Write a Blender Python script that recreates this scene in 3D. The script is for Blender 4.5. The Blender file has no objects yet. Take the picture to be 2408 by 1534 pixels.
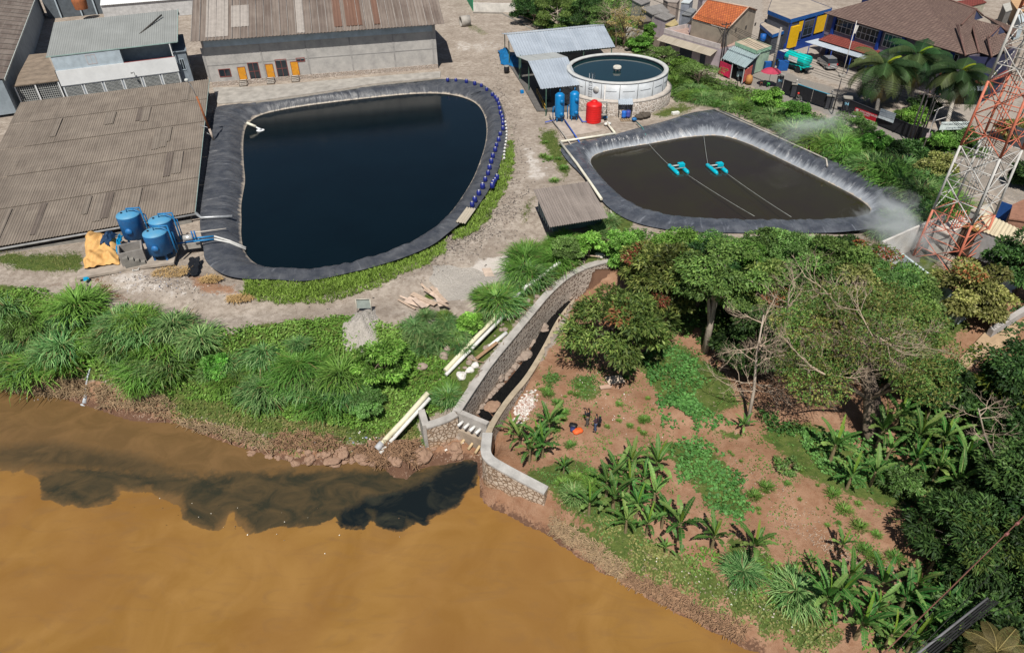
# Aerial view: wastewater ponds beside a muddy river. Self-contained procedural scene.
import bpy, math, random
import numpy as np
from mathutils import Vector, Matrix
rnd = random.Random(7); RG = np.random.default_rng(11)
sc = bpy.context.scene; COL = sc.collection
PI = math.pi; rad = math.radians
# ---------------------------------------------------------------- camera model
F = 1605.; CX, CY = 1203.5, 767.; H = 33.; PT = rad(37); RL = rad(-1.1)
def ray(x, y):
    u = (x-CX)/F; v = (y-CY)/F; c, s = math.cos(RL), math.sin(RL)
    u, v = c*u+s*v, -s*u+c*v
    return np.array([u, math.cos(PT)-v*math.sin(PT), -math.sin(PT)-v*math.cos(PT)])
def P(x, y, z=0.):
    d = ray(x, y); return np.array([0, 0, H])+d*((z-H)/d[2])
def proj(q):
    q = np.atleast_2d(np.asarray(q, float))-[0, 0, H]
    Z = np.maximum(q[:, 1]*math.cos(PT)-q[:, 2]*math.sin(PT), .5)
    U = q[:, 0]/Z; V = (-q[:, 1]*math.sin(PT)-q[:, 2]*math.cos(PT))/Z
    c, s = math.cos(RL), math.sin(RL)
    return np.stack([CX+F*(c*U-s*V), CY+F*(s*U+c*V)], 1)
ZM = dict(z1=(0,0,.2511), z2=(601.8,0,.2511), z3=(1203.5,0,.2511), z4=(1805.4,0,.2511), z5=(0,385.1,.2511), z6=(601.8,385.1,.2511),
 z7=(1203.5,385.1,.2511), z8=(1805.4,385.1,.2511), y1=(0,722.1,.2511), y2=(601.8,722.1,.2511), y3=(1203.5,722.1,.2511), y4=(1805.4,722.1,.2511),
 y6=(842.5,902.6,.2511), y7=(1323.9,1107.3,.2781), y8=(1805.4,1107.3,.2781), y5=(0,1083.2,.3749), d1=(1949.7,228.7,.15495), d2=(1673,60.2,.1177),
 d3=(1504.4,0,.12496), d4=(2106.2,0,.12496), d5=(2166.4,337,.17256), d6=(1179.5,90.3,.3246), d7=(1023,0,.3509), d8=(264.8,451.3,.2547))
def q(k, x, y):
    a, b, s = ZM[k]; return (a+x*s, b+y*s)
def Q(k, x, y, z=0.): return P(*q(k, x, y), z)
fw = ray(CX, CY); rt = ray(CX+F, CY)-fw; upv = fw-ray(CX, CY+F)
cam = bpy.data.objects.new('camera', bpy.data.cameras.new('camera')); COL.objects.link(cam)
m = Matrix((rt, upv, -fw)).transposed().to_4x4(); m.translation = (0, 0, H); cam.matrix_world = m
cam.data.sensor_width = 36; cam.data.lens = F/2407*36; cam.data.clip_end = 6000; cam.data.clip_start = .5
sc.camera = cam
# ---------------------------------------------------------------- light
SUNDIR = Vector((.13, 1, -1.6)).normalized()
w = bpy.data.worlds.new('World'); sc.world = w; w.use_nodes = True
nt = w.node_tree; nt.nodes.clear()
sky = nt.nodes.new('ShaderNodeTexSky'); sky.sky_type = 'NISHITA'; sky.sun_disc = False
sky.sun_elevation = rad(58); sky.sun_rotation = rad(189); sky.altitude = 700; sky.dust_density = 1.2
bg = nt.nodes.new('ShaderNodeBackground'); bg.inputs[1].default_value = .05
wo = nt.nodes.new('ShaderNodeOutputWorld'); nt.links.new(sky.outputs[0], bg.inputs[0]); nt.links.new(bg.outputs[0], wo.inputs[0])
sl = bpy.data.lights.new('sun', 'SUN'); sl.energy = 5.0; sl.angle = rad(.53); sl.color = (1, .945, .86)
so = bpy.data.objects.new('sun', sl); COL.objects.link(so); so.location = (-20, -60, 120)
so.rotation_euler = SUNDIR.to_track_quat('-Z', 'Y').to_euler()
sc.view_settings.view_transform = 'Standard'; sc.view_settings.look = 'None'; sc.view_settings.exposure = .12; sc.view_settings.gamma = 1
sc.cycles.max_bounces = 5; sc.cycles.diffuse_bounces = 2; sc.cycles.glossy_bounces = 2; sc.cycles.transmission_bounces = 3
sc.cycles.transparent_max_bounces = 6; sc.cycles.volume_bounces = 1; sc.cycles.use_denoising = True
# ---------------------------------------------------------------- materials
class NT:
    def __init__(s, name):
        s.m = bpy.data.materials.new(name); s.m.use_nodes = True; s.t = s.m.node_tree; s.n = s.t.nodes; s.n.clear()
        s.out = s.n.new('ShaderNodeOutputMaterial'); s.b = s.n.new('ShaderNodeBsdfPrincipled'); s.l(s.b.outputs[0], s.out.inputs[0])
        s.tc = s.n.new('ShaderNodeTexCoord')
    def l(s, a, b): s.t.links.new(a, b)
    def nd(s, t, **k):
        x = s.n.new(t)
        for a, b in k.items(): setattr(x, a, b)
        return x
    def mapping(s, src, scale=(1, 1, 1), rot=(0, 0, 0)):
        x = s.nd('ShaderNodeMapping'); s.l(src, x.inputs[0]); x.inputs['Scale'].default_value = scale; x.inputs['Rotation'].default_value = rot; return x.outputs[0]
    def noise(s, src, sc_, det=5, rough=.6, dist=0):
        x = s.nd('ShaderNodeTexNoise'); s.l(src, x.inputs['Vector']); x.inputs['Scale'].default_value = sc_; x.inputs['Detail'].default_value = det
        x.inputs['Roughness'].default_value = rough; x.inputs['Distortion'].default_value = dist; return x.outputs[0]
    def vor(s, src, sc_, feat='F1', out='Distance'):
        x = s.nd('ShaderNodeTexVoronoi'); x.feature = feat; s.l(src, x.inputs['Vector']); x.inputs['Scale'].default_value = sc_; return x.outputs[out]
    def ramp(s, src, stops):
        x = s.nd('ShaderNodeValToRGB'); s.l(src, x.inputs[0]); e = x.color_ramp.elements
        while len(e) < len(stops): e.new(.5)
        for i, (p, c) in enumerate(stops):
            e[i].position = p; e[i].color = (c if hasattr(c, '__len__') else (c, c, c))[:3]+(1,) if hasattr(c, '__len__') else (c, c, c, 1)
        return x.outputs[0]
    def mix(s, f, a, b, typ='MIX'):
        x = s.nd('ShaderNodeMix', data_type='RGBA', blend_type=typ, clamp_factor=True)
        for i, v in ((0, f), (6, a), (7, b)):
            if hasattr(v, 'links'): s.l(v, x.inputs[i])
            elif i == 0: x.inputs[0].default_value = v
            else: x.inputs[i].default_value = tuple(v)+(1,)
        return x.outputs[2]
    def math(s, op, a, b=0., c=0.):
        x = s.nd('ShaderNodeMath', operation=op)
        for i, v in enumerate((a, b, c)):
            if hasattr(v, 'links'): s.l(v, x.inputs[i])
            else: x.inputs[i].default_value = v
        return x.outputs[0]
    def attr(s, name, out='Color'):
        x = s.nd('ShaderNodeAttribute'); x.attribute_name = name; return x.outputs[out]
    def sep(s, c):
        x = s.nd('ShaderNodeSeparateColor'); s.l(c, x.inputs[0]); return x.outputs
    def bump(s, h, st=.5, dist=.05):
        x = s.nd('ShaderNodeBump'); s.l(h, x.inputs['Height']); x.inputs['Strength'].default_value = st; x.inputs['Distance'].default_value = dist; s.l(x.outputs[0], s.b.inputs['Normal'])
    def set(s, **k):
        for a, v in k.items():
            i = s.b.inputs[{'col': 'Base Color', 'rough': 'Roughness', 'metal': 'Metallic', 'spec': 'Specular IOR Level', 'coat': 'Coat Weight'}[a]]
            if hasattr(v, 'links'): s.l(v, i)
            elif hasattr(v, '__len__'): i.default_value = tuple(v)+(1,)
            else: i.default_value = v
        return s.m
_M = {}
def M(col, rough=.7, var=.25, sc_=1.5, metal=0., spec=.3, bump=.3, col2=None, name=None):
    """weathered paint, concrete, wood or plastic: two noise octaves of dirt over a base colour"""
    k = (tuple(col), rough, var, sc_, metal, spec, bump, tuple(col2) if col2 else None)
    if k in _M: return _M[k]
    t = NT(name or 'weathered'); o = t.tc.outputs['Object']
    c2 = col2 or tuple(max(0, c*(1-var*1.6)) for c in col)
    f = t.ramp(t.noise(o, sc_, 7, .65), [(.35, 0.), (.68, 1.)]); g = t.noise(o, sc_*9, 4, .7)
    c = t.mix(f, col, c2); c = t.mix(t.math('MULTIPLY', g, var), c, tuple(min(1, x*1.5+.02) for x in col))
    if bump: t.bump(g, bump, .03)
    _M[k] = t.set(col=c, rough=rough, metal=metal, spec=spec); return _M[k]
def roofmat(name, c1, c2, c3, sw, sh, rough=.75, metal=0., seam=.55, streak=.5, pitch=0):
    """UV in metres: u across the sheets, v up the slope"""
    t = NT(name); uv = t.tc.outputs['UV']
    br = t.nd('ShaderNodeTexBrick'); t.l(uv, br.inputs['Vector']); br.offset = .0
    for i, v in (('Color1', c1), ('Color2', c2), ('Mortar', tuple(x*seam for x in c1))): br.inputs[i].default_value = tuple(v)+(1,)
    br.inputs['Scale'].default_value = 1; br.inputs['Mortar Size'].default_value = .02; br.inputs['Brick Width'].default_value = sw; br.inputs['Row Height'].default_value = sh
    br.inputs['Bias'].default_value = 0
    st = t.ramp(t.noise(t.mapping(uv, (2.2, .14, 1)), 1.2, 6, .7), [(.4, 0.), (.75, 1.)])
    c = t.mix(t.math('MULTIPLY', st, streak), br.outputs[0], c3)
    bl = t.ramp(t.noise(uv, .25, 5, .6), [(.42, 0.), (.7, 1.)])
    c = t.mix(t.math('MULTIPLY', bl, .5), c, tuple(x*1.35 for x in c1))
    g = t.noise(uv, 6, 4, .8); c = t.mix(t.math('MULTIPLY', g, .3), c, tuple(x*.4 for x in c1))
    if pitch:
        wv = t.nd('ShaderNodeTexWave'); t.l(t.mapping(uv, (1, 0, 0)), wv.inputs[0]); wv.inputs['Scale'].default_value = .314/pitch
        t.bump(wv.outputs['Fac'], .8, .05); c = t.mix(t.math('MULTIPLY', wv.outputs['Fac'], .35), tuple(x*.6 for x in c1), c) if False else c
    else: t.bump(t.math('ADD', g, br.outputs['Fac']), .4, .03)
    return t.set(col=c, rough=rough, metal=metal, spec=.3)
def tilemat(name, c1, c2, dark, tw, th):
    t = NT(name); uv = t.tc.outputs['UV']
    br = t.nd('ShaderNodeTexBrick'); t.l(uv, br.inputs['Vector']); br.offset = .5
    for i, v in (('Color1', c1), ('Color2', c2), ('Mortar', dark)): br.inputs[i].default_value = tuple(v)+(1,)
    br.inputs['Scale'].default_value = 1; br.inputs['Mortar Size'].default_value = th*.13; br.inputs['Mortar Smooth'].default_value = .6
    br.inputs['Brick Width'].default_value = tw; br.inputs['Row Height'].default_value = th
    n = t.ramp(t.noise(uv, .8, 6, .7), [(.4, 0.), (.7, 1.)]); c = t.mix(t.math('MULTIPLY', n, .6), br.outputs[0], tuple(x*.55 for x in c2))
    t.bump(t.math('SUBTRACT', 1., br.outputs['Fac']), .9, .06); return t.set(col=c, rough=.8, spec=.2)
def stonemat(name, stone, stone2, mortar, sc_, low=None, gap=(.05, .13)):
    t = NT(name); o = t.tc.outputs['Object']
    wob = t.nd('ShaderNodeVectorMath', operation='ADD'); t.l(o, wob.inputs[0]); nn = t.nd('ShaderNodeTexNoise'); t.l(o, nn.inputs[0]); nn.inputs['Scale'].default_value = 3
    sc2 = t.nd('ShaderNodeVectorMath', operation='SCALE'); t.l(nn.outputs['Color'], sc2.inputs[0]); sc2.inputs['Scale'].default_value = .12; t.l(sc2.outputs[0], wob.inputs[1])
    e = t.vor(wob.outputs[0], sc_, 'DISTANCE_TO_EDGE'); cc = t.vor(wob.outputs[0], sc_, 'F1', 'Color')
    f = t.ramp(e, [(gap[0], 0.), (gap[1], 1.)]); st = t.mix(t.sep(cc)[0], stone, stone2)
    c = t.mix(f, mortar, st); g = t.noise(o, 1.1, 6, .65)
    c = t.mix(t.ramp(g, [(.5, 0.), (.75, .55)]), c, tuple(x*.8 for x in mortar))
    if low:   # mud stain up from the foot of the wall, by height
        z = t.nd('ShaderNodeSeparateXYZ'); ge = t.nd('ShaderNodeNewGeometry'); t.l(ge.outputs['Position'], z.inputs[0])
        zz = t.math('ADD', z.outputs[2], t.math('MULTIPLY', g, .9)); f2 = t.ramp(t.math('MULTIPLY_ADD', zz, 1/3., low[0]), [(.3, 1.), (.62, 0.)])
        c = t.mix(t.math('MULTIPLY', f2, .75), c, low[1])
    t.bump(f, .8, .07); return t.set(col=c, rough=.9, spec=.2)
# ---------------------------------------------------------------- mesh building
def rawmesh(name, V, Fq, mat, cols=None, smooth=False, uv=None):
    V = np.asarray(V, np.float32); me = bpy.data.meshes.new(name); Fq = np.asarray(Fq, np.int32)
    me.vertices.add(len(V)); me.vertices.foreach_set('co', V.ravel()); n, k = Fq.shape
    me.loops.add(n*k); me.loops.foreach_set('vertex_index', Fq.ravel()); me.polygons.add(n)
    me.polygons.foreach_set('loop_start', np.arange(0, n*k, k, dtype=np.int32)); me.polygons.foreach_set('loop_total', np.full(n, k, np.int32))
    if smooth: me.polygons.foreach_set('use_smooth', np.ones(n, bool))
    me.update(calc_edges=True)
    if cols is not None:
        for an, c in (cols.items() if isinstance(cols, dict) else {'tint': cols}.items()):
            a = me.color_attributes.new(an, 'FLOAT_COLOR', 'POINT'); c4 = np.ones((len(V), 4), np.float32); c4[:, :3] = c; a.data.foreach_set('color', c4.ravel())
    if uv is not None:
        l = me.uv_layers.new(name='UVMap'); l.data.foreach_set('uv', np.asarray(uv, np.float32)[Fq.ravel()].ravel())
    if mat: me.materials.append(mat)
    me.validate(); return me
def put(name, me, parent=None, loc=(0, 0, 0), rz=0., scale=1.):
    o = bpy.data.objects.new(name, me); COL.objects.link(o); o.parent = parent; o.location = loc; o.rotation_euler = (0, 0, rz)
    o.scale = scale if hasattr(scale, '__len__') else (scale,)*3
    return o
def tag(o, label=None, cat=None, group=None, kind=None):
    for k, v in (('label', label), ('category', cat), ('group', group), ('kind', kind)):
        if v: o[k] = v
    return o
def thing(name, label, cat, loc, group=None, rz=0.):
    o = bpy.data.objects.new(name, None); COL.objects.link(o); o.location = tuple(map(float, loc)); o.rotation_euler = (0, 0, rz)
    o.empty_display_size = .5; return tag(o, label, cat, group)
def copy_tree(o, loc, rz=0., scale=1., label=None, group=None, parent=None):
    c = o.copy(); COL.objects.link(c)
    if parent is None:
        c.location = tuple(map(float, loc)); c.rotation_euler = (0, 0, rz); c.scale = scale if hasattr(scale, '__len__') else (scale,)*3
    else: c.parent = parent
    if label: c['label'] = label
    if group: c['group'] = group
    for ch in list(o.children): copy_tree(ch, None, parent=c)
    return c
A3 = lambda *a: np.array(a, float)
def unit(v): v = np.asarray(v, float); return v/max(1e-9, np.linalg.norm(v))
class MB:
    def __init__(s): s.V = []; s.F = []; s.U = []; s.sm = []
    def face(s, pts, uv=None, sm=False):
        i = len(s.V); s.V += [tuple(map(float, p)) for p in pts]; s.F.append(tuple(range(i, i+len(pts)))); s.U += uv or [(p[0], p[1]) for p in pts]; s.sm.append(sm); return s
    def obox(s, o, a, b, c):
        """box from corner o and three edge vectors"""
        o, a, b, c = (np.asarray(x, float) for x in (o, a, b, c))
        p = [o, o+a, o+a+b, o+b, o+c, o+a+c, o+a+b+c, o+b+c]; la, lb, lc = (np.linalg.norm(x) for x in (a, b, c))
        flip = np.dot(np.cross(a, b), c) < 0
        for ids, l1, l2 in (((0, 3, 2, 1), lb, la), ((4, 5, 6, 7), la, lb), ((0, 1, 5, 4), la, lc), ((1, 2, 6, 5), lb, lc), ((2, 3, 7, 6), la, lc), ((3, 0, 4, 7), lb, lc)):
            pp = [p[i] for i in (ids[::-1] if flip else ids)]; s.face(pp, [(0, 0), (l1, 0), (l1, l2), (0, l2)])
        return s
    def box(s, c, size, rz=0.):
        cs, sn = math.cos(rz), math.sin(rz); a = A3(cs*size[0], sn*size[0], 0); b = A3(-sn*size[1], cs*size[1], 0); d = A3(0, 0, size[2])
        return s.obox(np.asarray(c, float)-a/2-b/2-d/2, a, b, d)
    def tube(s, pts, r, n=8, caps=True):
        pts = [np.asarray(p, float) for p in pts]; rs = r if hasattr(r, '__len__') else [r]*len(pts); b0 = len(s.V)
        for i, p in enumerate(pts):
            t = unit(pts[min(i+1, len(pts)-1)]-pts[max(i-1, 0)]); a = unit(np.cross(t, (0, 0, 1) if abs(t[2]) < .95 else (1, 0, 0))); b = np.cross(t, a)
            for k in range(n):
                an = 2*PI*k/n; s.V.append(tuple(p+(a*math.cos(an)+b*math.sin(an))*rs[i])); s.U.append((an, i))
        for i in range(len(pts)-1):
            for k in range(n):
                k2 = (k+1) % n; s.F.append((b0+i*n+k, b0+i*n+k2, b0+(i+1)*n+k2, b0+(i+1)*n+k)); s.sm.append(True)
        if caps:
            s.F.append(tuple(b0+k for k in range(n))[::-1]); s.sm.append(False); s.F.append(tuple(b0+(len(pts)-1)*n+k for k in range(n))); s.sm.append(False)
        return s
    def lathe(s, c, prof, n=28, a0=0., a1=2*PI, axis=None):
        c = np.asarray(c, float); b0 = len(s.V); full = abs(a1-a0-2*PI) < 1e-6; m = n if full else n+1
        X, Y, Zx = (A3(1, 0, 0), A3(0, 1, 0), A3(0, 0, 1)) if axis is None else axis
        for (r, z) in prof:
            for k in range(m):
                an = a0+(a1-a0)*k/n; s.V.append(tuple(c+X*r*math.cos(an)+Y*r*math.sin(an)+Zx*z)); s.U.append((an*r, z))
        for i in range(len(prof)-1):
            for k in range(n):
                k2 = (k+1) % m; s.F.append((b0+i*m+k, b0+i*m+k2, b0+(i+1)*m+k2, b0+(i+1)*m+k)); s.sm.append(True)
        return s
    def prism(s, poly, h):
        """poly: 3D loop, extruded by vector/height h"""
        hv = A3(0, 0, h) if not hasattr(h, '__len__') else np.asarray(h, float); poly = [np.asarray(p, float) for p in poly]; n = len(poly)
        ar = sum(poly[i][0]*poly[(i+1) % n][1]-poly[(i+1) % n][0]*poly[i][1] for i in range(n))
        if ar < 0: poly = poly[::-1]
        s.face([p+hv for p in poly]); s.face(poly[::-1])
        for i in range(n):
            a, b = poly[i], poly[(i+1) % n]; l = np.linalg.norm(b-a); s.face([a, b, b+hv, a+hv], [(0, 0), (l, 0), (l, 1), (0, 1)])
        return s
    def sheet(s, A, B, C, D, amp=.0, pitch=.25, thick=.03, rows=1, step=.05):
        """corrugated roof: A-B upper edge, D-C lower edge; u across, v down"""
        A, B, C, D = (np.asarray(x, float) for x in (A, B, C, D)); nrm = unit(np.cross(B-A, D-A))
        if nrm[2] < 0: nrm = -nrm
        W = max(np.linalg.norm(B-A), np.linalg.norm(C-D)); L = np.linalg.norm(D-A); n = max(1, int(W/pitch*4)) if amp else 1
        for r in range(rows):
            v0, v1 = r/rows, (r+1)/rows; b0 = len(s.V)
            for i in range(n+1):
                u = i/n; off = nrm*(amp*math.sin(u*W/pitch*2*PI) if amp else 0)
                for j, v in enumerate((v0, v1)):
                    lift = nrm*(step*(j if rows > 1 else 0)) ; p = (A*(1-u)+B*u)*(1-v)+(D*(1-u)+C*u)*v+off+lift
                    s.V.append(tuple(p)); s.U.append((u*W, (1-v)*L)); s.V.append(tuple(p-nrm*thick)); s.U.append((u*W, (1-v)*L))
            for i in range(n):
                a = b0+i*4; b = a+4
                s.F += [(a, b, b+2, a+2), (a+1, a+3, b+3, b+1), (a, a+1, b+1, b), (a+2, b+2, b+3, a+3)]; s.sm += [False]*4
            a = b0; s.F.append((a, a+2, a+3, a+1)); a = b0+n*4; s.F.append((a, a+1, a+3, a+2)); s.sm += [False]*2
        return s
    def build(s, name, mat, parent=None, origin=None):
        V = np.array(s.V, float)
        if parent is not None:
            L = np.array(parent_loc(parent)); o_loc = (0, 0, 0)
        else:
            L = np.array([V[:, 0].mean(), V[:, 1].mean(), V[:, 2].min()]) if origin is None else np.asarray(origin, float); o_loc = tuple(L)
        me = bpy.data.meshes.new(name); me.from_pydata([tuple(v) for v in (V-L)], [], s.F)
        uvl = me.uv_layers.new(name='UVMap'); idx = np.empty(len(me.loops), np.int32); me.loops.foreach_get('vertex_index', idx)
        uvl.data.foreach_set('uv', np.array(s.U, np.float32)[idx].ravel()); me.polygons.foreach_set('use_smooth', np.array(s.sm, bool)); me.materials.append(mat); me.update()
        return put(name, me, parent, o_loc)
def parent_loc(p):
    l = np.zeros(3)
    while p is not None: l += np.array(p.location); p = p.parent
    return l
def mesh_thing(mb, name, mat, label, cat, group=None, kind=None): return tag(mb.build(name, mat), label, cat, group, kind)
# common colours
CONC = M((.36, .34, .31), .85, .3, .9); CONCD = M((.22, .21, .19), .9, .35, 1.2); WHITE = M((.78, .78, .76), .6, .12, .8); WOOD = M((.33, .24, .15), .85, .4, 3)
DARK = M((.02, .022, .026), .5, .3, 2); GLASS = M((.018, .026, .034), .12, .2, 1, spec=.6, bump=0); BLUE = M((.01, .18, .50), .38, .2, 1.1, spec=.5, bump=.1)
STEEL = M((.42, .44, .46), .45, .3, 3, metal=.5); RUST = M((.30, .10, .035), .85, .5, 2.5, col2=(.12, .05, .03)); PVC = M((.68, .66, .58), .45, .3, 1.5, col2=(.5, .46, .34))
BLACK = M((.012, .013, .016), .45, .3, 2)
# ---------------------------------------------------------------- terrain
def dens(pl, step=25):
    out = []
    for a, b in zip(pl[:-1], pl[1:]):
        n = max(1, int(math.hypot(b[0]-a[0], b[1]-a[1])/step))
        out += [tuple(a[i]+(b[i]-a[i])*k/n for i in range(len(a))) for k in range(n)]
    return out+[pl[-1]]
WL = [(-400,880),(-150,895),(0,912),(70,917),(130,930),(180,945),(230,960),(300,985),(350,992),(390,990),(420,995),(470,1015),(520,1035),(600,1060),(640,1070),(700,1088),(760,1092),(830,1080),
 (900,1095),(925,1120),(955,1125),(985,1100),(1020,1093),(1060,1088),(1100,1078),(1125,1084),(1126,1120),(1131,1151),(1130,1166),(1141,1181),(1164,1198),(1186,1204),(1214,1219),(1237,1234),(1274,1247),(1294,1259),(1320,1282),
 (1360,1302),(1400,1330),(1450,1355),(1500,1385),(1560,1420),(1620,1445),(1680,1480),(1740,1510),(1800,1540),(1900,1600),(2200,1800)]
ZR = -6.0
WLW = np.array([P(x, y, ZR)[:2] for x, y in WL])
CTRL = []
def ctl(z, pts, step=60):
    for p in dens(pts, step): CTRL.append((*P(p[0], p[1], z)[:2], z))
def ctl3(pts, step=40):
    for p in dens(pts, step): CTRL.append((*P(p[0], p[1], p[2])[:2], p[2]))
ctl3([(-500,640,-.3),(0,662,-.3),(100,690,-.3),(250,722,-.3),(400,762,-.35),(500,770,-.3),(600,762,-.3),(720,745,-.3),(820,740,-.3),(900,750,-.3),(1000,742,-.3),(1075,722,-.3),(1150,690,-.3),(1250,620,-.2),(1370,592,-.2),(1460,595,-.2)])
ctl(0, [(-400,600),(0,600),(300,640),(500,690),(750,690),(1000,640),(1150,560),(1250,450),(1250,300)]); ctl(0, [(450,480),(480,250),(800,190),(1180,200),(1200,100),(1280,280),(1400,330),(1700,255),(2000,400),(2200,500)])
ctl(0, [(1300,420),(1400,510),(1600,545),(1900,560)]); ctl(0, [(0,200),(400,100),(900,60),(1400,60),(1800,100),(2100,250),(2400,400),(2800,520)], 100)
ctl(0, [(-600,30),(0,20),(1200,10),(2400,60),(3000,120)], 150)
for x, y, z in [(0,800,-3.4),(100,830,-3.6),(200,860,-3.8),(300,880,-3.8),(400,900,-4),(500,930,-4),(600,960,-4.2),(700,980,-4.2),(800,990,-4.2),(900,1010,-4.6),(950,1040,-5.3),(1000,1040,-5.6),
  (200,780,-1.6),(400,830,-2),(600,850,-2.2),(750,860,-2.2),(900,900,-2.8),(980,930,-3),(1000,850,-1.8),(900,800,-1),(1050,800,-1.2),(1040,920,-3),(1100,1060,-5.7),(1060,1060,-5.75),(1010,1075,-5.8)]: ctl3([(x, y, z), (x+1, y, z)])
ctl3([(1440,612,-.4),(1380,622,-.5),(1320,660,-.7),(1270,715,-.9),(1225,775,-1.3),(1170,840,-1.8),(1120,900,-2.3),(1068,962,-2.9)], 20)     # left bank of the channel
ctl3([(1375,700,-2.6),(1345,735,-2.8),(1310,790,-2.9),(1280,840,-3),(1245,900,-3.1),(1212,935,-3.6),(1185,985,-4.0),(1172,1050,-4.0),(1225,1095,-3.7),(1290,1140,-3.6)], 20)
ctl3([(1330,1180,-4),(1400,1240,-4.2),(1500,1300,-4.3),(1620,1370,-4.4),(1720,1430,-4.5),(1850,1490,-4.6),(1980,1560,-4.7)], 40)
for x, y, z in [(1385,1005,-3),(1300,960,-3),(1440,900,-2.7),(1450,830,-2.2),(1400,780,-2.4),(1500,800,-2),(1500,700,-1.4),(1600,660,-1),(1550,620,-.7),(1700,750,-1.4),(1700,620,-.6),(1900,620,-.5),(1650,870,-2.1),(1800,900,-2.4),(1900,800,-1.8),
  (2000,1000,-2.7),(2000,700,-1),(2200,640,-.6),(2150,800,-1.5),(2300,900,-2),(2400,700,-.4),(2600,800,-1),(2100,1250,-3.4),(1800,1100,-3),(1500,1100,-3.2),(1600,1200,-3.6),(1450,1180,-3.7),(1750,1300,-3.9),(1950,1380,-4.1),(2150,1430,-4.1),(2400,1450,-4),(2400,1200,-3.2),
  (2800,1300,-3.5),(2300,1050,-2.7),(1400,1110,-3.4),(2250,1600,-4.6)]: ctl3([(x, y, z), (x+1, y, z)])
CT = np.array(CTRL)
def seg_dist(X, Y, PL, closed=False):
    d = np.full(X.shape, 1e9); n = len(PL)
    for i in range(n if closed else n-1):
        a, b = PL[i], PL[(i+1) % n]; e = b-a; t = np.clip(((X-a[0])*e[0]+(Y-a[1])*e[1])/max(1e-9, e@e), 0, 1)
        d = np.minimum(d, np.hypot(X-a[0]-t*e[0], Y-a[1]-t*e[1]))
    return d
def inside(X, Y, PL):
    r = np.zeros(X.shape, bool); n = len(PL)
    for i in range(n):
        a, b = PL[i], PL[(i+1) % n]
        with np.errstate(divide='ignore', invalid='ignore'): r ^= ((a[1] > Y) != (b[1] > Y)) & (X < (b[0]-a[0])*(Y-a[1])/(b[1]-a[1])+a[0])
    return r
RIVP = np.vstack([WLW, [[60, -60], [-400, -60], [-400, WLW[0][1]]]])
p1w = [(568,520),(566,485),(572,450),(577,425),(573,390),(571,350),(573,315),(580,292),(605,272),(650,260),(720,248),(800,238),(880,229),(960,221),(1020,219),(1060,222),(1100,232),(1125,247),(1140,272),(1145,305),(1141,340),(1130,375),
 (1115,415),(1090,458),(1060,500),(1020,538),(970,570),(920,592),(870,610),(800,628),(740,635),(680,635),(620,629),(590,613),(572,587),(566,550)]
p1o = [(497,255),(492,330),(484,400),(474,470),(468,530),(478,575),(480,615),(520,645),(570,656),(640,655),(700,662),(760,655),(820,641),(870,630),(960,602),(1020,575),(1050,550),(1085,522),(1110,503),(1130,475),(1150,445),(1168,410),
 (1180,370),(1190,330),(1190,290),(1182,250),(1165,220),(1140,200),(1100,188),(1060,185),(1029,186),(950,193),(878,201),(752,221),(602,242),(530,246)]
p2w = [(1385,378),(1400,362),(1440,351),(1500,342),(1550,334),(1600,324),(1650,319),(1690,318),(1720,324),(1760,338),(1800,357),(1850,381),(1900,405),(1950,430),(2000,455),(2035,478),(2050,495),(2035,508),(1980,518),(1900,522),(1820,523),
 (1700,521),(1640,518),(1560,508),(1500,491),(1460,467),(1425,432),(1400,402)]
p2o = [(1312,344),(1360,335),(1440,318),(1500,300),(1568,284),(1618,266),(1660,259),(1690,256),(1760,288),(1830,320),(1943,372),(1989,390),(2057,418),(2119,443),(2157,468),(2150,505),(2120,525),(2000,545),(1900,548),(1780,548),(1600,545),(1500,528),(1440,498),(1400,455),(1372,415),(1330,375)]
ZP1, ZP2 = -.75, -.8
W = lambda pl, z: np.array([P(x, y, z)[:2] for x, y in pl])
P1W, P1O, P2W, P2O = W(p1w, ZP1), W(p1o, .12), W(p2w, ZP2), W(p2o, .15)
chl = [(1460,607,-.35),(1400,616,-.45),(1340,641,-.6),(1290,684,-.8),(1250,732,-1.0),(1200,792,-1.5),(1150,852,-2.0),(1110,910,-2.4),(1073,966,-2.7)]
chr_ = [(1352,705,-2.55),(1330,730,-2.65),(1308,762,-2.75),(1290,800,-2.8),(1262,850,-2.8),(1235,892,-2.8),(1205,925,-2.75),(1180,958,-2.7),(1155,998,-2.65),(1147,1020,-2.6)]
CHL = np.array([P(*p) for p in chl]); CHR = np.array([P(*p) for p in chr_])
CHP = np.vstack([CHL[:, :2], [P(1073,966,-2.7)[:2]], CHR[::-1, :2], [P(1400,660,-2)[:2]], [P(1470,640,-1)[:2]]])
WING = np.array([P(*p) for p in [(1146,1016,-2.6),(1143,1040,-2.6),(1141,1062,-2.6),(1150,1078,-2.65),(1180,1096,-2.8),(1230,1123,-3.1),(1284,1151,-3.4)]])
WINL = np.array([P(*p) for p in [(1071,970,-2.75),(1048,984,-2.9),(1001,999,-3.1),(990,962,-2.9)]])
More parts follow.
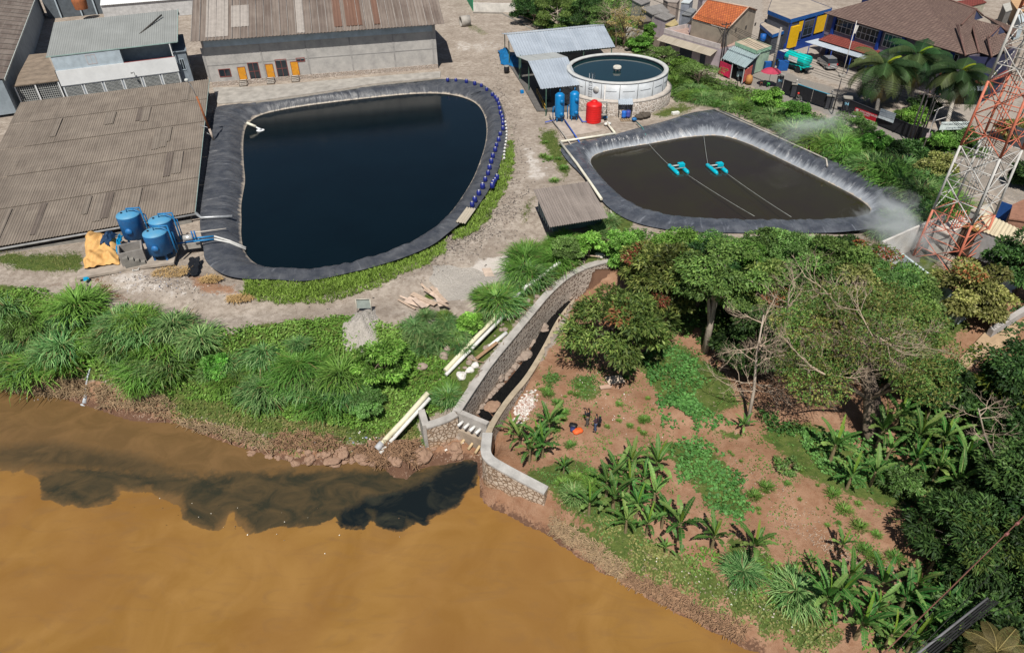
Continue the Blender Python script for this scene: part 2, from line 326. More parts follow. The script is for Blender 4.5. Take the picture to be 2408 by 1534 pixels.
def hgt(X, Y):
    X = np.atleast_1d(np.asarray(X, float)); Y = np.atleast_1d(np.asarray(Y, float)); o = np.zeros(X.shape)
    for s in range(0, len(X), 20000):
        x, y = X[s:s+20000], Y[s:s+20000]; d2 = (x[:, None]-CT[:, 0])**2+(y[:, None]-CT[:, 1])**2+.6
        wgt = d2**-1.7; o[s:s+20000] = (wgt@CT[:, 2])/wgt.sum(1)
    n = .12*np.sin(X*.7+np.sin(Y*.5))*np.sin(Y*.9)+.06*np.sin(X*2.3+Y)*np.sin(Y*2.1-X)
    sl = np.clip(-o-.3, 0, 1); o = o+n*sl
    ins = inside(X, Y, RIVP); d = seg_dist(X, Y, WLW)
    o = np.where(ins, np.minimum(ZR-.04-.35*np.minimum(d, 6), ZR-.02), np.maximum(o, ZR+.03+.22*np.minimum(d, 2)))
    o = np.where((~ins) & (d < 1.6), np.minimum(o, ZR+.05+1.1*d+.25*np.sin(X*3.1)*np.sin(Y*2.3)*d), o)
    for wt, ot, zb in ((P1W, P1O, ZP1), (P2W, P2O, ZP2)):
        io = inside(X, Y, ot); do = seg_dist(X, Y, ot, True); o = np.where(io & (do > .7), np.minimum(o, -1.2*(do-.7)-.1), o); o = np.where(io, np.maximum(o, -3.2), o)
    ic = inside(X, Y, CHP); cb = -4.3-(46-np.clip(Y, 32, 52))*.12; o = np.where(ic, np.minimum(o, np.clip(cb, -5.75, -3.0)), o)
    return o
def hz(x, y): return float(hgt([x], [y])[0])
def G(px, py, it=8):
    """where the sight line of this point of the survey meets the ground"""
    z = 0.
    for i in range(it):
        p = P(px, py, z); zn = hz(p[0], p[1]); z = z*.4+zn*.6
    p = P(px, py, z); p[2] = hz(p[0], p[1]); return p
def GQ(k, x, y): return G(*q(k, x, y))
def axis_pts(segs):
    o = []
    for a, b, st in segs: o += list(np.arange(a, b, st))
    return np.array(o+[segs[-1][1]])
gx = axis_pts([(-2500,-600,400),(-600,-150,60),(-150,-60,2.5),(-60,-13,.5),(-13,14,.28),(14,60,.5),(60,160,2.5),(160,600,60),(600,2500,400)])
gy = axis_pts([(-300,10,20),(10,27,1.),(27,58,.28),(58,122,.5),(122,220,2.5),(220,600,50),(600,3500,500)])
GX, GY = np.meshgrid(gx, gy); gX, gY = GX.ravel(), GY.ravel(); gZ = hgt(gX, gY)
far = (np.abs(gX) > 150) | (gY > 200); gZ = np.where(far & (gY > 30), 0, gZ)
nx, ny = len(gx), len(gy); ii = (np.arange(ny-1)[:, None]*nx+np.arange(nx-1)).ravel(); GF = np.stack([ii, ii+1, ii+nx+1, ii+nx], 1)
# zones, on the ground plan. c = grass, soil, pale ; e = wet mud, concrete, asphalt
px = proj(np.stack([gX, gY, gZ], 1)); near = (gY > 15) & (gY < 260) & (np.abs(gX) < 200)
def sn(x, y, s, seed=0):
    return (np.sin(x*s+seed*1.7+1.3*np.sin(y*s*.7+seed))+np.sin(y*s*1.3+seed*2.1+1.1*np.sin(x*s*.9))+.6*np.sin((x+y)*s*2.3+seed)+.6*np.sin((x-y)*s*2.9+seed*3))/3.2
NZ = sn(gX, gY, .9, 1); NZ2 = sn(gX, gY, 2.3, 4)
ch = {k: np.zeros(len(gX)) for k in ('grass', 'soil', 'pale', 'wet', 'conc', 'asph')}
def zone(ks, poly, val=1., soft=8, base=None):
    soft = soft*1.9
    pl = np.array(poly, float); jx = px[:, 0]+NZ2*soft*.6; jy = px[:, 1]+NZ*soft*.5
    m_ = near & inside(jx, jy, pl); d = np.zeros(len(gX)); idx = np.where(m_)[0]; d[idx] = np.clip(seg_dist(jx[idx], jy[idx], pl, True)/soft, 0, 1)
    for k in ch:
        if k in ks: ch[k] = ch[k]*(1-d)+val*d
        elif base is None: ch[k] = ch[k]*(1-d)
BANK = [(-900,640),(-50,650),(60,672),(130,700),(210,712),(300,735),(400,775),(440,790),(520,775),(640,770),(700,755),(800,742),(900,760),(1000,760),(1075,770),(1120,720),(1200,660),(1260,590),(1300,560),(1440,560),(1440,610),(1330,650),(1240,740),(1150,850),(1070,960),(990,1000),(1000,1060),(900,1050),(700,1060),(500,1010),(300,960),(-900,880)]
zone(['grass'], BANK, 1)
zone(['soil'], [(-900,860),(0,860),(200,880),(400,940),(600,1020),(800,1045),(1000,1020),(1140,1020),(1150,1200),(900,1200),(500,1100),(0,960),(-900,960)], 1, 12)
zone(['soil','wet'], [(-900,880),(0,900),(200,925),(400,975),(600,1045),(800,1068),(1000,1060),(1140,1050),(1150,1250),(900,1200),(500,1150),(0,1000),(-900,960)], .75, 8)
zone(['grass','soil'], [(560,980),(800,1000),(860,1020),(840,1060),(700,1050),(560,1010)], .75, 14)
zone(['soil'], [(1150,1030),(1200,930),(1300,800),(1360,690),(1440,610),(1440,560),(1900,560),(2150,620),(2700,700),(3000,1600),(1900,1800),(1700,1500),(1400,1330),(1290,1260),(1120,1200)], 1, 6)
zone(['soil','wet'], [(1120,1150),(1300,1230),(1420,1320),(1560,1400),(1750,1490),(1950,1600),(1900,1700),(1500,1450),(1100,1220)], .9, 14)
zone(['soil','grass'], [(1290,1170),(1360,1210),(1500,1290),(1560,1340),(1600,1400),(1560,1420),(1400,1320),(1310,1250)], .8, 16)
GRG = [[(1270,880),(1300,850),(1330,880),(1300,925),(1275,925)],[(1330,880),(1400,870),(1425,930),(1400,960),(1340,940)],[(1280,980),(1330,930),(1330,1010),(1290,1060)],[(1500,820),(1600,800),(1720,870),(1760,960),(1640,1000),(1540,930),(1480,860)],
 [(1540,1020),(1640,1030),(1720,1080),(1780,1190),(1740,1240),(1660,1200),(1600,1130),(1560,1070)],[(1200,1110),(1330,1060),(1400,1100),(1560,1280),(1700,1340),(1900,1420),(2000,1500),(1900,1540),(1700,1440),(1500,1330),(1380,1240),(1290,1170)],
 [(1780,980),(1900,980),(2100,1080),(2180,1180),(2080,1200),(1880,1130),(1780,1030)],[(1700,1240),(1850,1310),(1950,1360),(2000,1440),(1860,1420),(1700,1330)],[(1650,1000),(1740,1000),(1760,1040),(1680,1040)]]
zone(['soil','wet'], [(1470,620),(1400,628),(1330,665),(1285,720),(1235,780),(1180,850),(1120,925),(1095,975),(1150,1000),(1180,958),(1235,892),(1290,800),(1352,705),(1420,660)], 1, 3)
for g in GRG: zone(['grass','soil'], g, .8, 10)
zone(['soil','grass'], [(1460,540),(2200,560),(2300,780),(2150,900),(1950,880),(1700,820),(1550,760),(1480,640)], .8, 16); zone(['soil','grass'], [(2140,880),(2450,840),(2450,1600),(2180,1600),(2150,1420),(2200,1280),(2100,1000)], .85, 12)
# platform greens beside the road
for g in [[(570,655),(700,665),(860,632),(1010,580),(1055,560),(1040,590),(1000,610),(880,668),(760,705),(620,705),(575,690)],[(1055,548),(1090,520),(1140,470),(1175,400),(1195,330),(1200,250),(1212,300),(1200,380),(1185,440),(1150,500),(1100,550),(1062,562)],
 [(-300,585),(60,590),(200,588),(205,640),(140,650),(60,640),(0,625),(-300,620)],[(1265,300),(1310,300),(1345,400),(1330,435),(1290,370),(1262,340)],[(1400,420),(1440,470),(1500,520),(1480,560),(1410,540),(1425,490)],
 [(520,770),(700,742),(830,735),(830,780),(600,800)],[(1090,55),(1120,60),(1150,80),(1130,85),(1095,72)],[(1520,270),(1600,235),(1650,250),(1600,275),(1540,285)],[(1290,440),(1260,470),(1240,520),(1220,540),(1230,480)],
 [(950,720),(1000,680),(1050,665),(1040,700),(1000,720)]]: zone(['grass'], g, .85, 7, base=1)
zone(['grass'], [(1470,90),(1560,150),(1700,190),(1830,230),(1990,300),(2100,350),(2200,430),(2240,500),(2170,560),(2160,470),(2050,410),(1940,365),(1800,300),(1700,250),(1600,240),(1560,215),(1480,130)], 1, 6)
zone(['pale'], [(240,640),(330,620),(430,665),(470,720),(360,710),(250,690)], .5, 14, base=1); zone(['pale'], [(1210,330),(1260,330),(1300,400),(1290,440),(1230,430)], .6, 14, base=1)
zone(['pale'], [(1110,600),(1200,580),(1250,600),(1180,690),(1090,720),(1050,690)], .8, 12, base=1); zone(['pale'], [(1040,90),(1180,80),(1190,130),(1060,140)], .5, 12, base=1)
zone(['wet','soil'], [(200,640),(240,650),(380,735),(480,735),(470,760),(330,735),(220,700)], .55, 10, base=1); zone(['soil'], [(440,640),(560,660),(580,700),(500,700),(440,670)], .9, 10, base=1)
zone(['soil','wet'], [(-300,655),(160,655),(220,690),(60,668),(-300,650)], .4, 8, base=1)
zone(['asph'], [(1440,20),(1560,110),(1690,168),(1830,240),(1990,290),(2120,345),(2250,400),(2330,430),(2420,480),(2700,600),(2700,480),(2420,360),(2300,330),(2150,280),(1980,210),(1850,165),(1700,120),(1560,60),(1500,0),(1440,-40)], .8, 5)
zone(['conc'], [(1760,130),(1900,60),(2100,100),(2420,200),(2420,330),(2200,270),(1990,215),(1850,160)], .8, 5)
zone(['grass'], [(1205,10),(1240,55),(1300,90),(1480,115),(1520,80),(1500,-40),(1205,-40)], .9, 6)
zone(['conc'], [(1530,-60),(1800,-60),(1800,100),(1690,150),(1560,95),(1440,20)], .7, 5)
zone(['asph','conc'], [(2200,360),(2330,330),(2420,360),(2420,500),(2360,470),(2240,420)], .5, 5)
GC = np.stack([ch['grass'], ch['soil'], ch['pale']], 1); GE = np.stack([ch['wet'], ch['conc'], ch['asph']], 1)
def ground_material():
    t = NT('ground'); o = t.tc.outputs['Object']; a = t.sep(t.attr('zone')); b = t.sep(t.attr('zone2'))
    n1 = t.noise(o, .35, 8, .65); n2 = t.noise(o, 1.7, 8, .7); n3 = t.noise(o, 9, 5, .75); n4 = t.noise(o, 3.2, 6, .6, 1.5)
    def edge(v, n, w=.3, c=.5): return t.ramp(t.math('ADD', v, t.math('MULTIPLY_ADD', n, 1.9, -.95)), [(c-w/2, 0.), (c+w/2, 1.)])
    grav = t.mix(t.ramp(n1, [(.35, 0.), (.65, 1.)]), (.29, .245, .205), (.45, .395, .34)); grav = t.mix(t.ramp(n2, [(.42, 0.), (.66, .95)]), grav, (.225, .185, .15)); grav = t.mix(t.ramp(t.noise(o, .9, 7, .75, .6), [(.56, 0.), (.68, .6)]), grav, (.17, .125, .095)); grav = t.mix(t.ramp(n3, [(.58, 0.), (.72, .7)]), grav, (.52, .48, .43))
    peb = t.ramp(t.vor(o, 5.5), [(.0, 1.), (.28, 0.)]); grav = t.mix(t.math('MULTIPLY', peb, t.ramp(n4, [(.5, 0.), (.62, .55)])), grav, (.11, .10, .09))
    soil = t.mix(t.ramp(n1, [(.4, 0.), (.62, 1.)]), (.27, .155, .095), (.36, .22, .145)); soil = t.mix(t.ramp(n4, [(.5, 0.), (.75, .6)]), soil, (.27, .15, .095)); soil = t.mix(t.ramp(n2, [(.45, 0.), (.72, .8)]), soil, (.21, .10, .055))
    soil = t.mix(t.ramp(n3, [(.66, 0.), (.72, .5)]), soil, (.60, .46, .36))
    grass = t.mix(t.ramp(n2, [(.35, 0.), (.65, 1.)]), (.05, .085, .02), (.12, .15, .04)); grass = t.mix(t.ramp(n3, [(.5, 0.), (.7, .6)]), grass, (.03, .06, .014))
    pale = t.mix(n3, (.44, .40, .36), (.62, .58, .54))
    wet = t.mix(n2, (.09, .05, .035), (.17, .095, .06)); conc = t.mix(t.ramp(n2, [(.4, 0.), (.7, 1.)]), (.37, .33, .29), (.27, .24, .21)); asph = t.mix(n2, (.20, .185, .17), (.27, .25, .225))
    c = t.mix(edge(a[1], n4), grav, soil); c = t.mix(edge(a[2], n2), c, pale); c = t.mix(edge(b[1], n3, .1), c, conc); c = t.mix(edge(b[2], n3, .1), c, asph)
    c = t.mix(edge(b[0], n4), c, wet); c = t.mix(edge(a[0], n4, .18), c, grass)
    t.bump(t.math('ADD', n3, t.math('MULTIPLY', n2, 1.5)), .7, .12); return t.set(col=c, rough=.95, spec=.1)
GM = ground_material()
me = rawmesh('ground', np.stack([gX, gY, gZ], 1), GF, GM, {'zone': GC, 'zone2': GE}, smooth=True); tag(put('ground', me), 'platform, banks and garden soil around the ponds', None, None, 'structure')
GZ = gZ.reshape(ny, nx); hgt_exact = hgt
def hgt(X, Y):
    X = np.atleast_1d(np.asarray(X, float)); Y = np.atleast_1d(np.asarray(Y, float)); i = np.clip(np.searchsorted(gx, X)-1, 0, nx-2); j = np.clip(np.searchsorted(gy, Y)-1, 0, ny-2)
    a = np.clip((X-gx[i])/(gx[i+1]-gx[i]), 0, 1); b = np.clip((Y-gy[j])/(gy[j+1]-gy[j]), 0, 1)
    return (GZ[j, i]*(1-a)+GZ[j, i+1]*a)*(1-b)+(GZ[j+1, i]*(1-a)+GZ[j+1, i+1]*a)*b
print('terrain', len(gX))
# ---------------------------------------------------------------- water
def river():
    xs = axis_pts([(-400,-60,20),(-60,-34,1),(-34,2,.16),(2,40,1),(40,400,40)]); ys = axis_pts([(-300,10,20),(10,25,1),(25,40,.16),(40,60,1)])
    X, Y = np.meshgrid(xs, ys); X, Y = X.ravel(), Y.ravel(); n = len(xs); i = (np.arange(len(ys)-1)[:, None]*n+np.arange(n-1)).ravel(); Fq = np.stack([i, i+1, i+n+1, i+n], 1)
    p = proj(np.stack([X, Y, np.full(X.shape, ZR)], 1)); 
    def sdf(poly, sc_):
        pl = np.array(poly, float); a = np.clip(seg_dist(p[:, 0], p[:, 1], pl, True)/sc_, 0, 1); return np.where(inside(p[:, 0], p[:, 1], pl), .5+.5*a, .5-.5*a)
    lower = [(-600,1080),(0,1098),(60,1105),(95,1120),(100,1140),(93,1165),(150,1182),(200,1190),(250,1183),(282,1160),(270,1148),(330,1155),(380,1165),(420,1185),(432,1215),(470,1240),(515,1246),(530,1222),(528,1205),(552,1198),(562,1236),(590,1250),
      (640,1236),(700,1236),(760,1226),(790,1212),(800,1238),(850,1240),(878,1208),(890,1232),(920,1247),(950,1243),(978,1222),(1000,1230),(1030,1205),(1070,1190),(1092,1160),(1112,1140),(1128,1118),(1140,1080),(1100,1000),(-600,800)]
    black = [(1128,1088),(1085,1085),(1040,1105),(1010,1130),(960,1150),(900,1168),(850,1180),(800,1208),(800,1236),(850,1238),(872,1215),(862,1195),(885,1205),(892,1232),(920,1247),(948,1243),(955,1215),(975,1225),(1000,1230),(1032,1203),(1075,1182),(1100,1150),(1118,1135)]
    olive = [(90,1120),(100,1165),(200,1190),(270,1170),(270,1140),(430,1160),(432,1215),(500,1245),(540,1190),(600,1250),(700,1236),(800,1240),(960,1240),(1128,1130),(1128,1085),(1000,1100),(880,1102),(700,1105),(560,1110),(440,1120),(330,1110),(200,1095)]
    dim = [(-600,1085),(0,1098),(300,1120),(500,1115),(300,1060),(100,1030),(0,1045),(-600,1050)]
    A_ = np.stack([sdf(lower, 26), sdf(black, 30), sdf(olive, 34)], 1); B_ = np.stack([sdf(dim, 30)]*3, 1)
    t = NT('muddy_water'); o = t.tc.outputs['Object']; s = t.sep(t.attr('plume')); s2 = t.sep(t.attr('plume2'))
    w1 = t.noise(t.mapping(o, (.8, 1.15, 1), (0, 0, .25)), .5, 9, .6, .9); w2 = t.noise(o, .22, 5, .55, .8); w3 = t.noise(o, 2.4, 6, .6, .5)
    j = t.math('ADD', t.math('MULTIPLY_ADD', w1, 1.1, -.55), t.math('MULTIPLY_ADD', w3, .35, -.175))
    def cut(v, a_, w_, k=1.): return t.ramp(t.math('ADD', v, t.math('MULTIPLY', j, k)), [(a_-w_, 0.), (a_+w_, 1.)])
    mud = t.mix(t.ramp(w2, [(.35, 0.), (.66, 1.)]), (.225, .118, .030), (.285, .158, .048)); mud = t.mix(t.ramp(t.noise(o, .09, 3, .5, .5), [(.42, 0.), (.62, .6)]), mud, (.20, .098, .03)); mud = t.mix(t.ramp(t.noise(t.mapping(o, (.6, 1.6, 1), (0, 0, .5)), .45, 6, .6, 1.6), [(.5, 0.), (.72, .5)]), mud, (.19, .105, .042))
    shore = t.mix(t.ramp(w1, [(.4, 0.), (.65, 1.)]), (.125, .076, .032), (.165, .098, .042)); ol = t.mix(t.ramp(w1, [(.38, 0.), (.66, 1.)]), (.030, .030, .020), (.085, .060, .030)); bk = t.mix(t.ramp(w1, [(.5, 0.), (.75, 1.)]), (.008, .012, .014), (.04, .04, .028))
    c = t.mix(cut(s[0], .45, .03, .6), mud, shore); c = t.mix(t.math('MULTIPLY', cut(s2[0], .6, .2, 1.), .7), c, ol)
    c = t.mix(t.math('MULTIPLY', cut(s[2], .50, .12, .9), t.ramp(t.math('ADD', s[0], t.math('MULTIPLY', j, .6)), [(.42, 0.), (.48, 1.)])), c, ol); c = t.mix(t.math('MULTIPLY', cut(s[1], .47, .12, .9), t.ramp(t.math('ADD', s[0], t.math('MULTIPLY', j, .6)), [(.42, 0.), (.48, 1.)])), c, bk)
    t.bump(t.noise(t.mapping(o, (1, 2.2, 1)), 3.5, 6, .7), .14, .05)
    return put('river', rawmesh('river', np.stack([X, Y, np.full(X.shape, ZR)], 1), Fq, t.set(col=c, rough=.22, spec=.12), {'plume': A_, 'plume2': B_}, smooth=True))
tag(river(), 'muddy brown river with a dark effluent plume', None, None, 'structure')
def flat_poly(name, pts, z, mat, lab, kind='structure', rip=None):
    mb = MB(); mb.face([(x, y, z) for x, y in pts]); return tag(mb.build(name, mat), lab, None, None, kind)
def watermat(name, col, rough=.04, bs=.12, spec=.5, col2=None):
    t = NT(name); o = t.tc.outputs['Object']; n = t.noise(t.mapping(o, (1, 1.6, 1)), 2.2, 4, .6); t.bump(n, bs, .04)
    c = t.mix(t.ramp(t.noise(o, .12, 4), [(.4, 0.), (.7, 1.)]), col, col2 or tuple(x*.75 for x in col)); return t.set(col=c, rough=rough, spec=spec)
def ccw(p): 
    p = list(map(tuple, p)); a = sum(p[i][0]*p[(i+1) % len(p)][1]-p[(i+1) % len(p)][0]*p[i][1] for i in range(len(p))); return p if a > 0 else p[::-1]
def smoothloop(PL, n=3):
    PL = np.asarray(PL, float)
    for _ in range(n): PL = np.vstack([np.stack([.75*PL+.25*np.roll(PL, -1, 0), .25*PL+.75*np.roll(PL, -1, 0)], 1).reshape(-1, 2)]) if _ < 2 else PL
    return PL
flat_poly('pond_water', ccw(smoothloop(P1W)*1.0), ZP1, watermat('dark_blue_water', (.0015, .006, .009), .06, .22, .26), 'dark blue black water in the large lined pond')
flat_poly('pond_water', ccw(smoothloop(P2W)*1.0), ZP2, watermat('dark_brown_water', (.026, .020, .014), .04, .06, .3, (.03, .027, .012)), 'dark brown water in the second lined pond')
def linermat(name, c1, c2, zl, band, shine, silver=0):
    t = NT(name); o = t.tc.outputs['Object']; uv = t.tc.outputs['UV']
    n = t.noise(t.mapping(uv, (1.1, .5, 1)), 1.6, 6, .6, .6); n2 = t.noise(t.mapping(uv, (2.6, .35, 1)), 1.2, 5, .7, .4); n3 = t.noise(o, .7, 6, .65)
    c = t.mix(t.ramp(n3, [(.4, 0.), (.72, 1.)]), c1, c2); c = t.mix(t.ramp(n2, [(.58, 0.), (.72, .6)]), c, tuple(x*2.2 for x in c2))
    ge = t.nd('ShaderNodeNewGeometry'); z = t.nd('ShaderNodeSeparateXYZ'); t.l(ge.outputs['Position'], z.inputs[0])
    f = t.ramp(t.math('ADD', t.math('MULTIPLY_ADD', z.outputs[2], 1., -zl), t.math('MULTIPLY_ADD', n, .45, -.22)), [(band[0], 1.), (band[1], 0.)])
    if silver: f2 = t.ramp(t.math('ADD', t.math('MULTIPLY_ADD', z.outputs[2], 1., -zl), t.math('MULTIPLY_ADD', n2, 1.5, -.75)), [(.25, 1.), (.75, 0.)]); c = t.mix(t.math('MULTIPLY', f2, .75), c, (.38, .41, .45))  # sky reflection on the lower slope, painted into the colour as pale streaks
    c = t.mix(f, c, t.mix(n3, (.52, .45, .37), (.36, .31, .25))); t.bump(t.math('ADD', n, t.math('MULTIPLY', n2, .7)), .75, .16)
    return t.set(col=c, rough=shine, spec=.5)
def liner(name, Wt, Ot, zw, zo, mat, lab, lift=.25, seed=0):
    """wrinkled plastic sheet from the outer edge over the berm and down under water"""
    from math import hypot
    Ot = smoothloop(Ot); n = 900; 
    def resample(L, n):
        L2 = np.vstack([L, L[:1]]); s = np.r_[0, np.cumsum(np.hypot(*np.diff(L2, axis=0).T))]; u = np.linspace(0, s[-1], n, endpoint=False); return np.stack([np.interp(u, s, L2[:, 0]), np.interp(u, s, L2[:, 1])], 1), s[-1]
    Wd, Ln = resample(smoothloop(ccw(Wt)), n); Od = np.empty_like(Wd); Oc, _ = resample(np.array(ccw(Ot)), 900)
    # match each inner point to the outer loop, kept in order
    j = np.array([np.argmin(np.hypot(Oc[:, 0]-a, Oc[:, 1]-b)) for a, b in Wd]); ju = np.unwrap(j/900*2*PI); ju = np.maximum.accumulate(ju)
    k = np.ones(61)/61; ext = np.r_[ju[-40:]-2*PI, ju, ju[:40]+2*PI]; ju = np.convolve(ext, k, 'same')[40:-40]
    fi = (ju/(2*PI)*900) % 900; i0 = np.floor(fi).astype(int) % 900; fr = (fi-np.floor(fi))[:, None]; Od = Oc[i0]*(1-fr)+Oc[(i0+1) % 900]*fr
    cen = Wd.mean(0); V = []; U = []; rows = [(-.25, zw-.9), (0, zw+.0)]+[(k_/14, None) for k_ in range(1, 15)]
    wd = np.hypot(*(Od-Wd).T); uu = np.arange(n)/n*Ln
    for (f, z) in rows:
        if z is not None and f < 0: p = Wd+(cen-Wd)*(1.2/np.maximum(1, np.hypot(*(cen-Wd).T)))[:, None]; zz = np.full(n, z)
        else:
            p = Wd+(Od-Wd)*f; sl = min(1, f/.5); zz = zw+(zo+lift-zw)*(math.sin(sl*PI/2)) if f < .8 else zo+lift*(1-(f-.8)/.2)
            wv = np.sin(uu*2.3+2.2*np.sin(uu*.37+seed)+f*5*np.sin(uu*.9))*np.abs(np.sin(uu*.61+f*2.3+seed)); zz = np.full(n, float(zz))+((.025*np.sin(uu*1.9+seed+f*4)+.055*wv+.03*np.sin(uu*6.1+f*9*np.sin(uu*.5)))*(1 if 0 < f < 1 else 0)*(.5+.9*np.abs(np.sin(uu*.23+seed))))
        V.append(np.c_[p, zz]); U.append(np.c_[uu, np.full(n, f)*wd])
    V = np.vstack(V); U = np.vstack(U); r = len(rows); a = np.arange(n); Fq = np.vstack([np.stack([i*n+a, i*n+(a+1) % n, (i+1)*n+(a+1) % n, (i+1)*n+a], 1) for i in range(r-1)])
    return tag(put(name, rawmesh(name, V, Fq[:, ::-1], mat, smooth=True, uv=U)), lab, 'pond liner')
liner('pond_liner', P1W, P1O, ZP1, .12, linermat('liner_grey', (.045, .05, .062), (.105, .11, .12), ZP1, (.02, .20), .42), 'grey black wrinkled plastic liner around the large left pond', .1, 1)
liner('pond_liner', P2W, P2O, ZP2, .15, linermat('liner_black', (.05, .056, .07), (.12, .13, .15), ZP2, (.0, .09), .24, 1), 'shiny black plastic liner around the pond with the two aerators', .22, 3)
# ---------------------------------------------------------------- buildings
class Fr:
    """frame of a building: A-B is the foot of its front wall, v runs back"""
    def __init__(s, A, B, back=None):
        s.A = np.asarray(A, float); d = np.asarray(B, float)-s.A; d[2] = 0; s.L = np.linalg.norm(d); s.u = d/s.L; s.v = A3(-s.u[1], s.u[0], 0)
        if (back is None and s.v[1] < 0) or (back is not None and np.dot(s.v[:2], np.asarray(back)[:2]) < 0): s.v = -s.v
        s.flip = s.v
    def pt(s, u, v, w): return s.A+s.u*u+s.v*v+A3(0, 0, w)
    def uw(s, px_, py_, v=0.):
        d = ray(px_, py_); o = A3(0, 0, H); a = s.A+s.v*v; t = np.dot(a-o, s.v)/np.dot(d, s.v); p = o+d*t-s.A; return float(np.dot(p, s.u)), float(p[2])
    def vw(s, px_, py_, u=0.):
        d = ray(px_, py_); o = A3(0, 0, H); a = s.A+s.u*u; t = np.dot(a-o, s.u)/np.dot(d, s.u); p = o+d*t-s.A; return float(np.dot(p, s.v)), float(p[2])
    def bx(s, mb, u0, u1, v0, v1, w0, w1): return mb.obox(s.pt(u0, v0, w0), s.u*(u1-u0), s.v*(v1-v0), A3(0, 0, w1-w0))
    def rect(s, k, x0, y0, x1, y1, v=0.):
        a = s.uw(*q(k, x0, y0), v); b = s.uw(*q(k, x1, y1), v); return min(a[0], b[0]), max(a[0], b[0]), min(a[1], b[1]), max(a[1], b[1])
def window(f, par, u0, u1, w0, w1, fm, gm=None, nx=2, nz=1, v=0., fr=.08, grid=None, name='window'):
    """proud frame with mullions round a recessed pane, on the front (v) face"""
    mb = MB()
    for a, b, c, d in ((u0, u1, w0, w0+fr), (u0, u1, w1-fr, w1), (u0, u0+fr, w0+fr, w1-fr), (u1-fr, u1, w0+fr, w1-fr)): f.bx(mb, a, b, v-.07, v-.002, c, d)
    for i in range(1, nx): x = u0+(u1-u0)*i/nx; f.bx(mb, x-fr*.35, x+fr*.35, v-.06, v-.003, w0+fr, w1-fr)
    for i in range(1, nz): z = w0+(w1-w0)*i/nz; f.bx(mb, u0+fr, u1-fr, v-.055, v-.004, z-fr*.35, z+fr*.35)
    o = mb.build(name, fm, par); g = MB(); f.bx(g, u0+fr*.5, u1-fr*.5, v-.025, v-.001, w0+fr*.5, w1-fr*.5); g.build('pane', gm or GLASS, o); return o
def door(f, par, u0, u1, w0, w1, m_, v=0.):
    mb = MB(); f.bx(mb, u0, u1, v-.06, v-.002, w0, w1); o = mb.build('door', m_, par); h = MB(); f.bx(h, u1-.16, u1-.08, v-.10, v-.061, (w0+w1)/2-.06, (w0+w1)/2+.06); h.build('handle', STEEL, o)
    h = MB(); f.bx(h, u0-.06, u0, v-.08, v-.002, w0, w1+.06); f.bx(h, u1, u1+.06, v-.08, v-.002, w0, w1+.06); f.bx(h, u0, u1, v-.08, v-.002, w1, w1+.06); h.build('door_frame', M((.22, .07, .05), .7), par)
TAN = (.27, .235, .195)
R_SHED = roofmat('asbestos_roof', (.27, .23, .19), (.215, .18, .15), (.14, .115, .095), 1.05, 2.2, streak=.75, seam=.7)
R_MAIN = roofmat('old_metal_roof', (.23, .195, .17), (.15, .12, .105), (.095, .065, .05), 1.15, 30, streak=1., seam=1.5)
R_MAINR = roofmat('rust_roof', (.18, .10, .07), (.15, .10, .085), (.10, .05, .035), 1.15, 30, streak=.6, seam=.6)
R_GREY = roofmat('grey_sheet_roof', (.27, .285, .28), (.25, .265, .26), (.20, .205, .20), 1.1, 9, streak=.3, seam=.85)
R_ZINC = roofmat('zinc_roof', (.50, .56, .63), (.40, .46, .53), (.34, .39, .45), 1.0, 12, rough=.45, metal=.25, streak=.35, seam=.75)
R_OLD = roofmat('beige_sheet_roof', (.43, .385, .31), (.34, .30, .24), (.20, .17, .13), .8, 1.8, streak=.7, seam=.6)
PLAST = M((.40, .385, .365), .9, .35, .8, col2=(.235, .23, .225), bump=.6); FACADE_W = M((.72, .74, .75), .6, .1, .5); PALEBLUE = M((.42, .50, .56), .6, .2, 1, bump=.4); MINT = M((.30, .42, .40), .6)
STONEB = stonemat('footing_stone', (.36, .29, .24), (.24, .20, .17), (.52, .46, .41), 4.2)
# --- main warehouse
f = Fr(P(500, 203), P(1030, 160)); wh = thing('warehouse', 'long grey plastered warehouse with rusty sheet roof and orange doors above the dark pond', 'warehouse', f.A)
mb = MB(); f.bx(mb, 0, f.L, 0, 24, 0, 6.55); mb.build('wall', PLAST, wh)
mb = MB()
for z2x in (-520, 45, 475, 890, 1295, 1660): u = f.uw(*q('z2', z2x, 500))[0]; f.bx(mb, max(0.02, u-.12), min(u+.12, f.L-.02), -.05, -.002, .7, 5.6)
f.bx(mb, .03, f.L-.03, -.04, -.003, 3.0, 3.12); mb.build('pilaster', M((.33, .32, .31), .9, .2), wh)
mb = MB(); f.bx(mb, 0, f.L, -.16, -.004, -.1, .62); mb.build('footing', STONEB, wh)
mb = MB(); f.bx(mb, .4, f.L-.5, -.34, -.06, 5.72, 6.62); mb.build('fascia', PALEBLUE, wh)
zr = 7.0+8.2*math.tan(rad(22)); E0, E1 = f.pt(-1.05, -1.5, 6.95), f.pt(f.L+1.35, -1.5, 6.95); R0, R1 = f.pt(-1.05, 7, zr), f.pt(f.L+1.35, 7, zr); K0, K1 = f.pt(-1.05, 15.5, 6.95), f.pt(f.L+1.35, 15.5, 6.95)
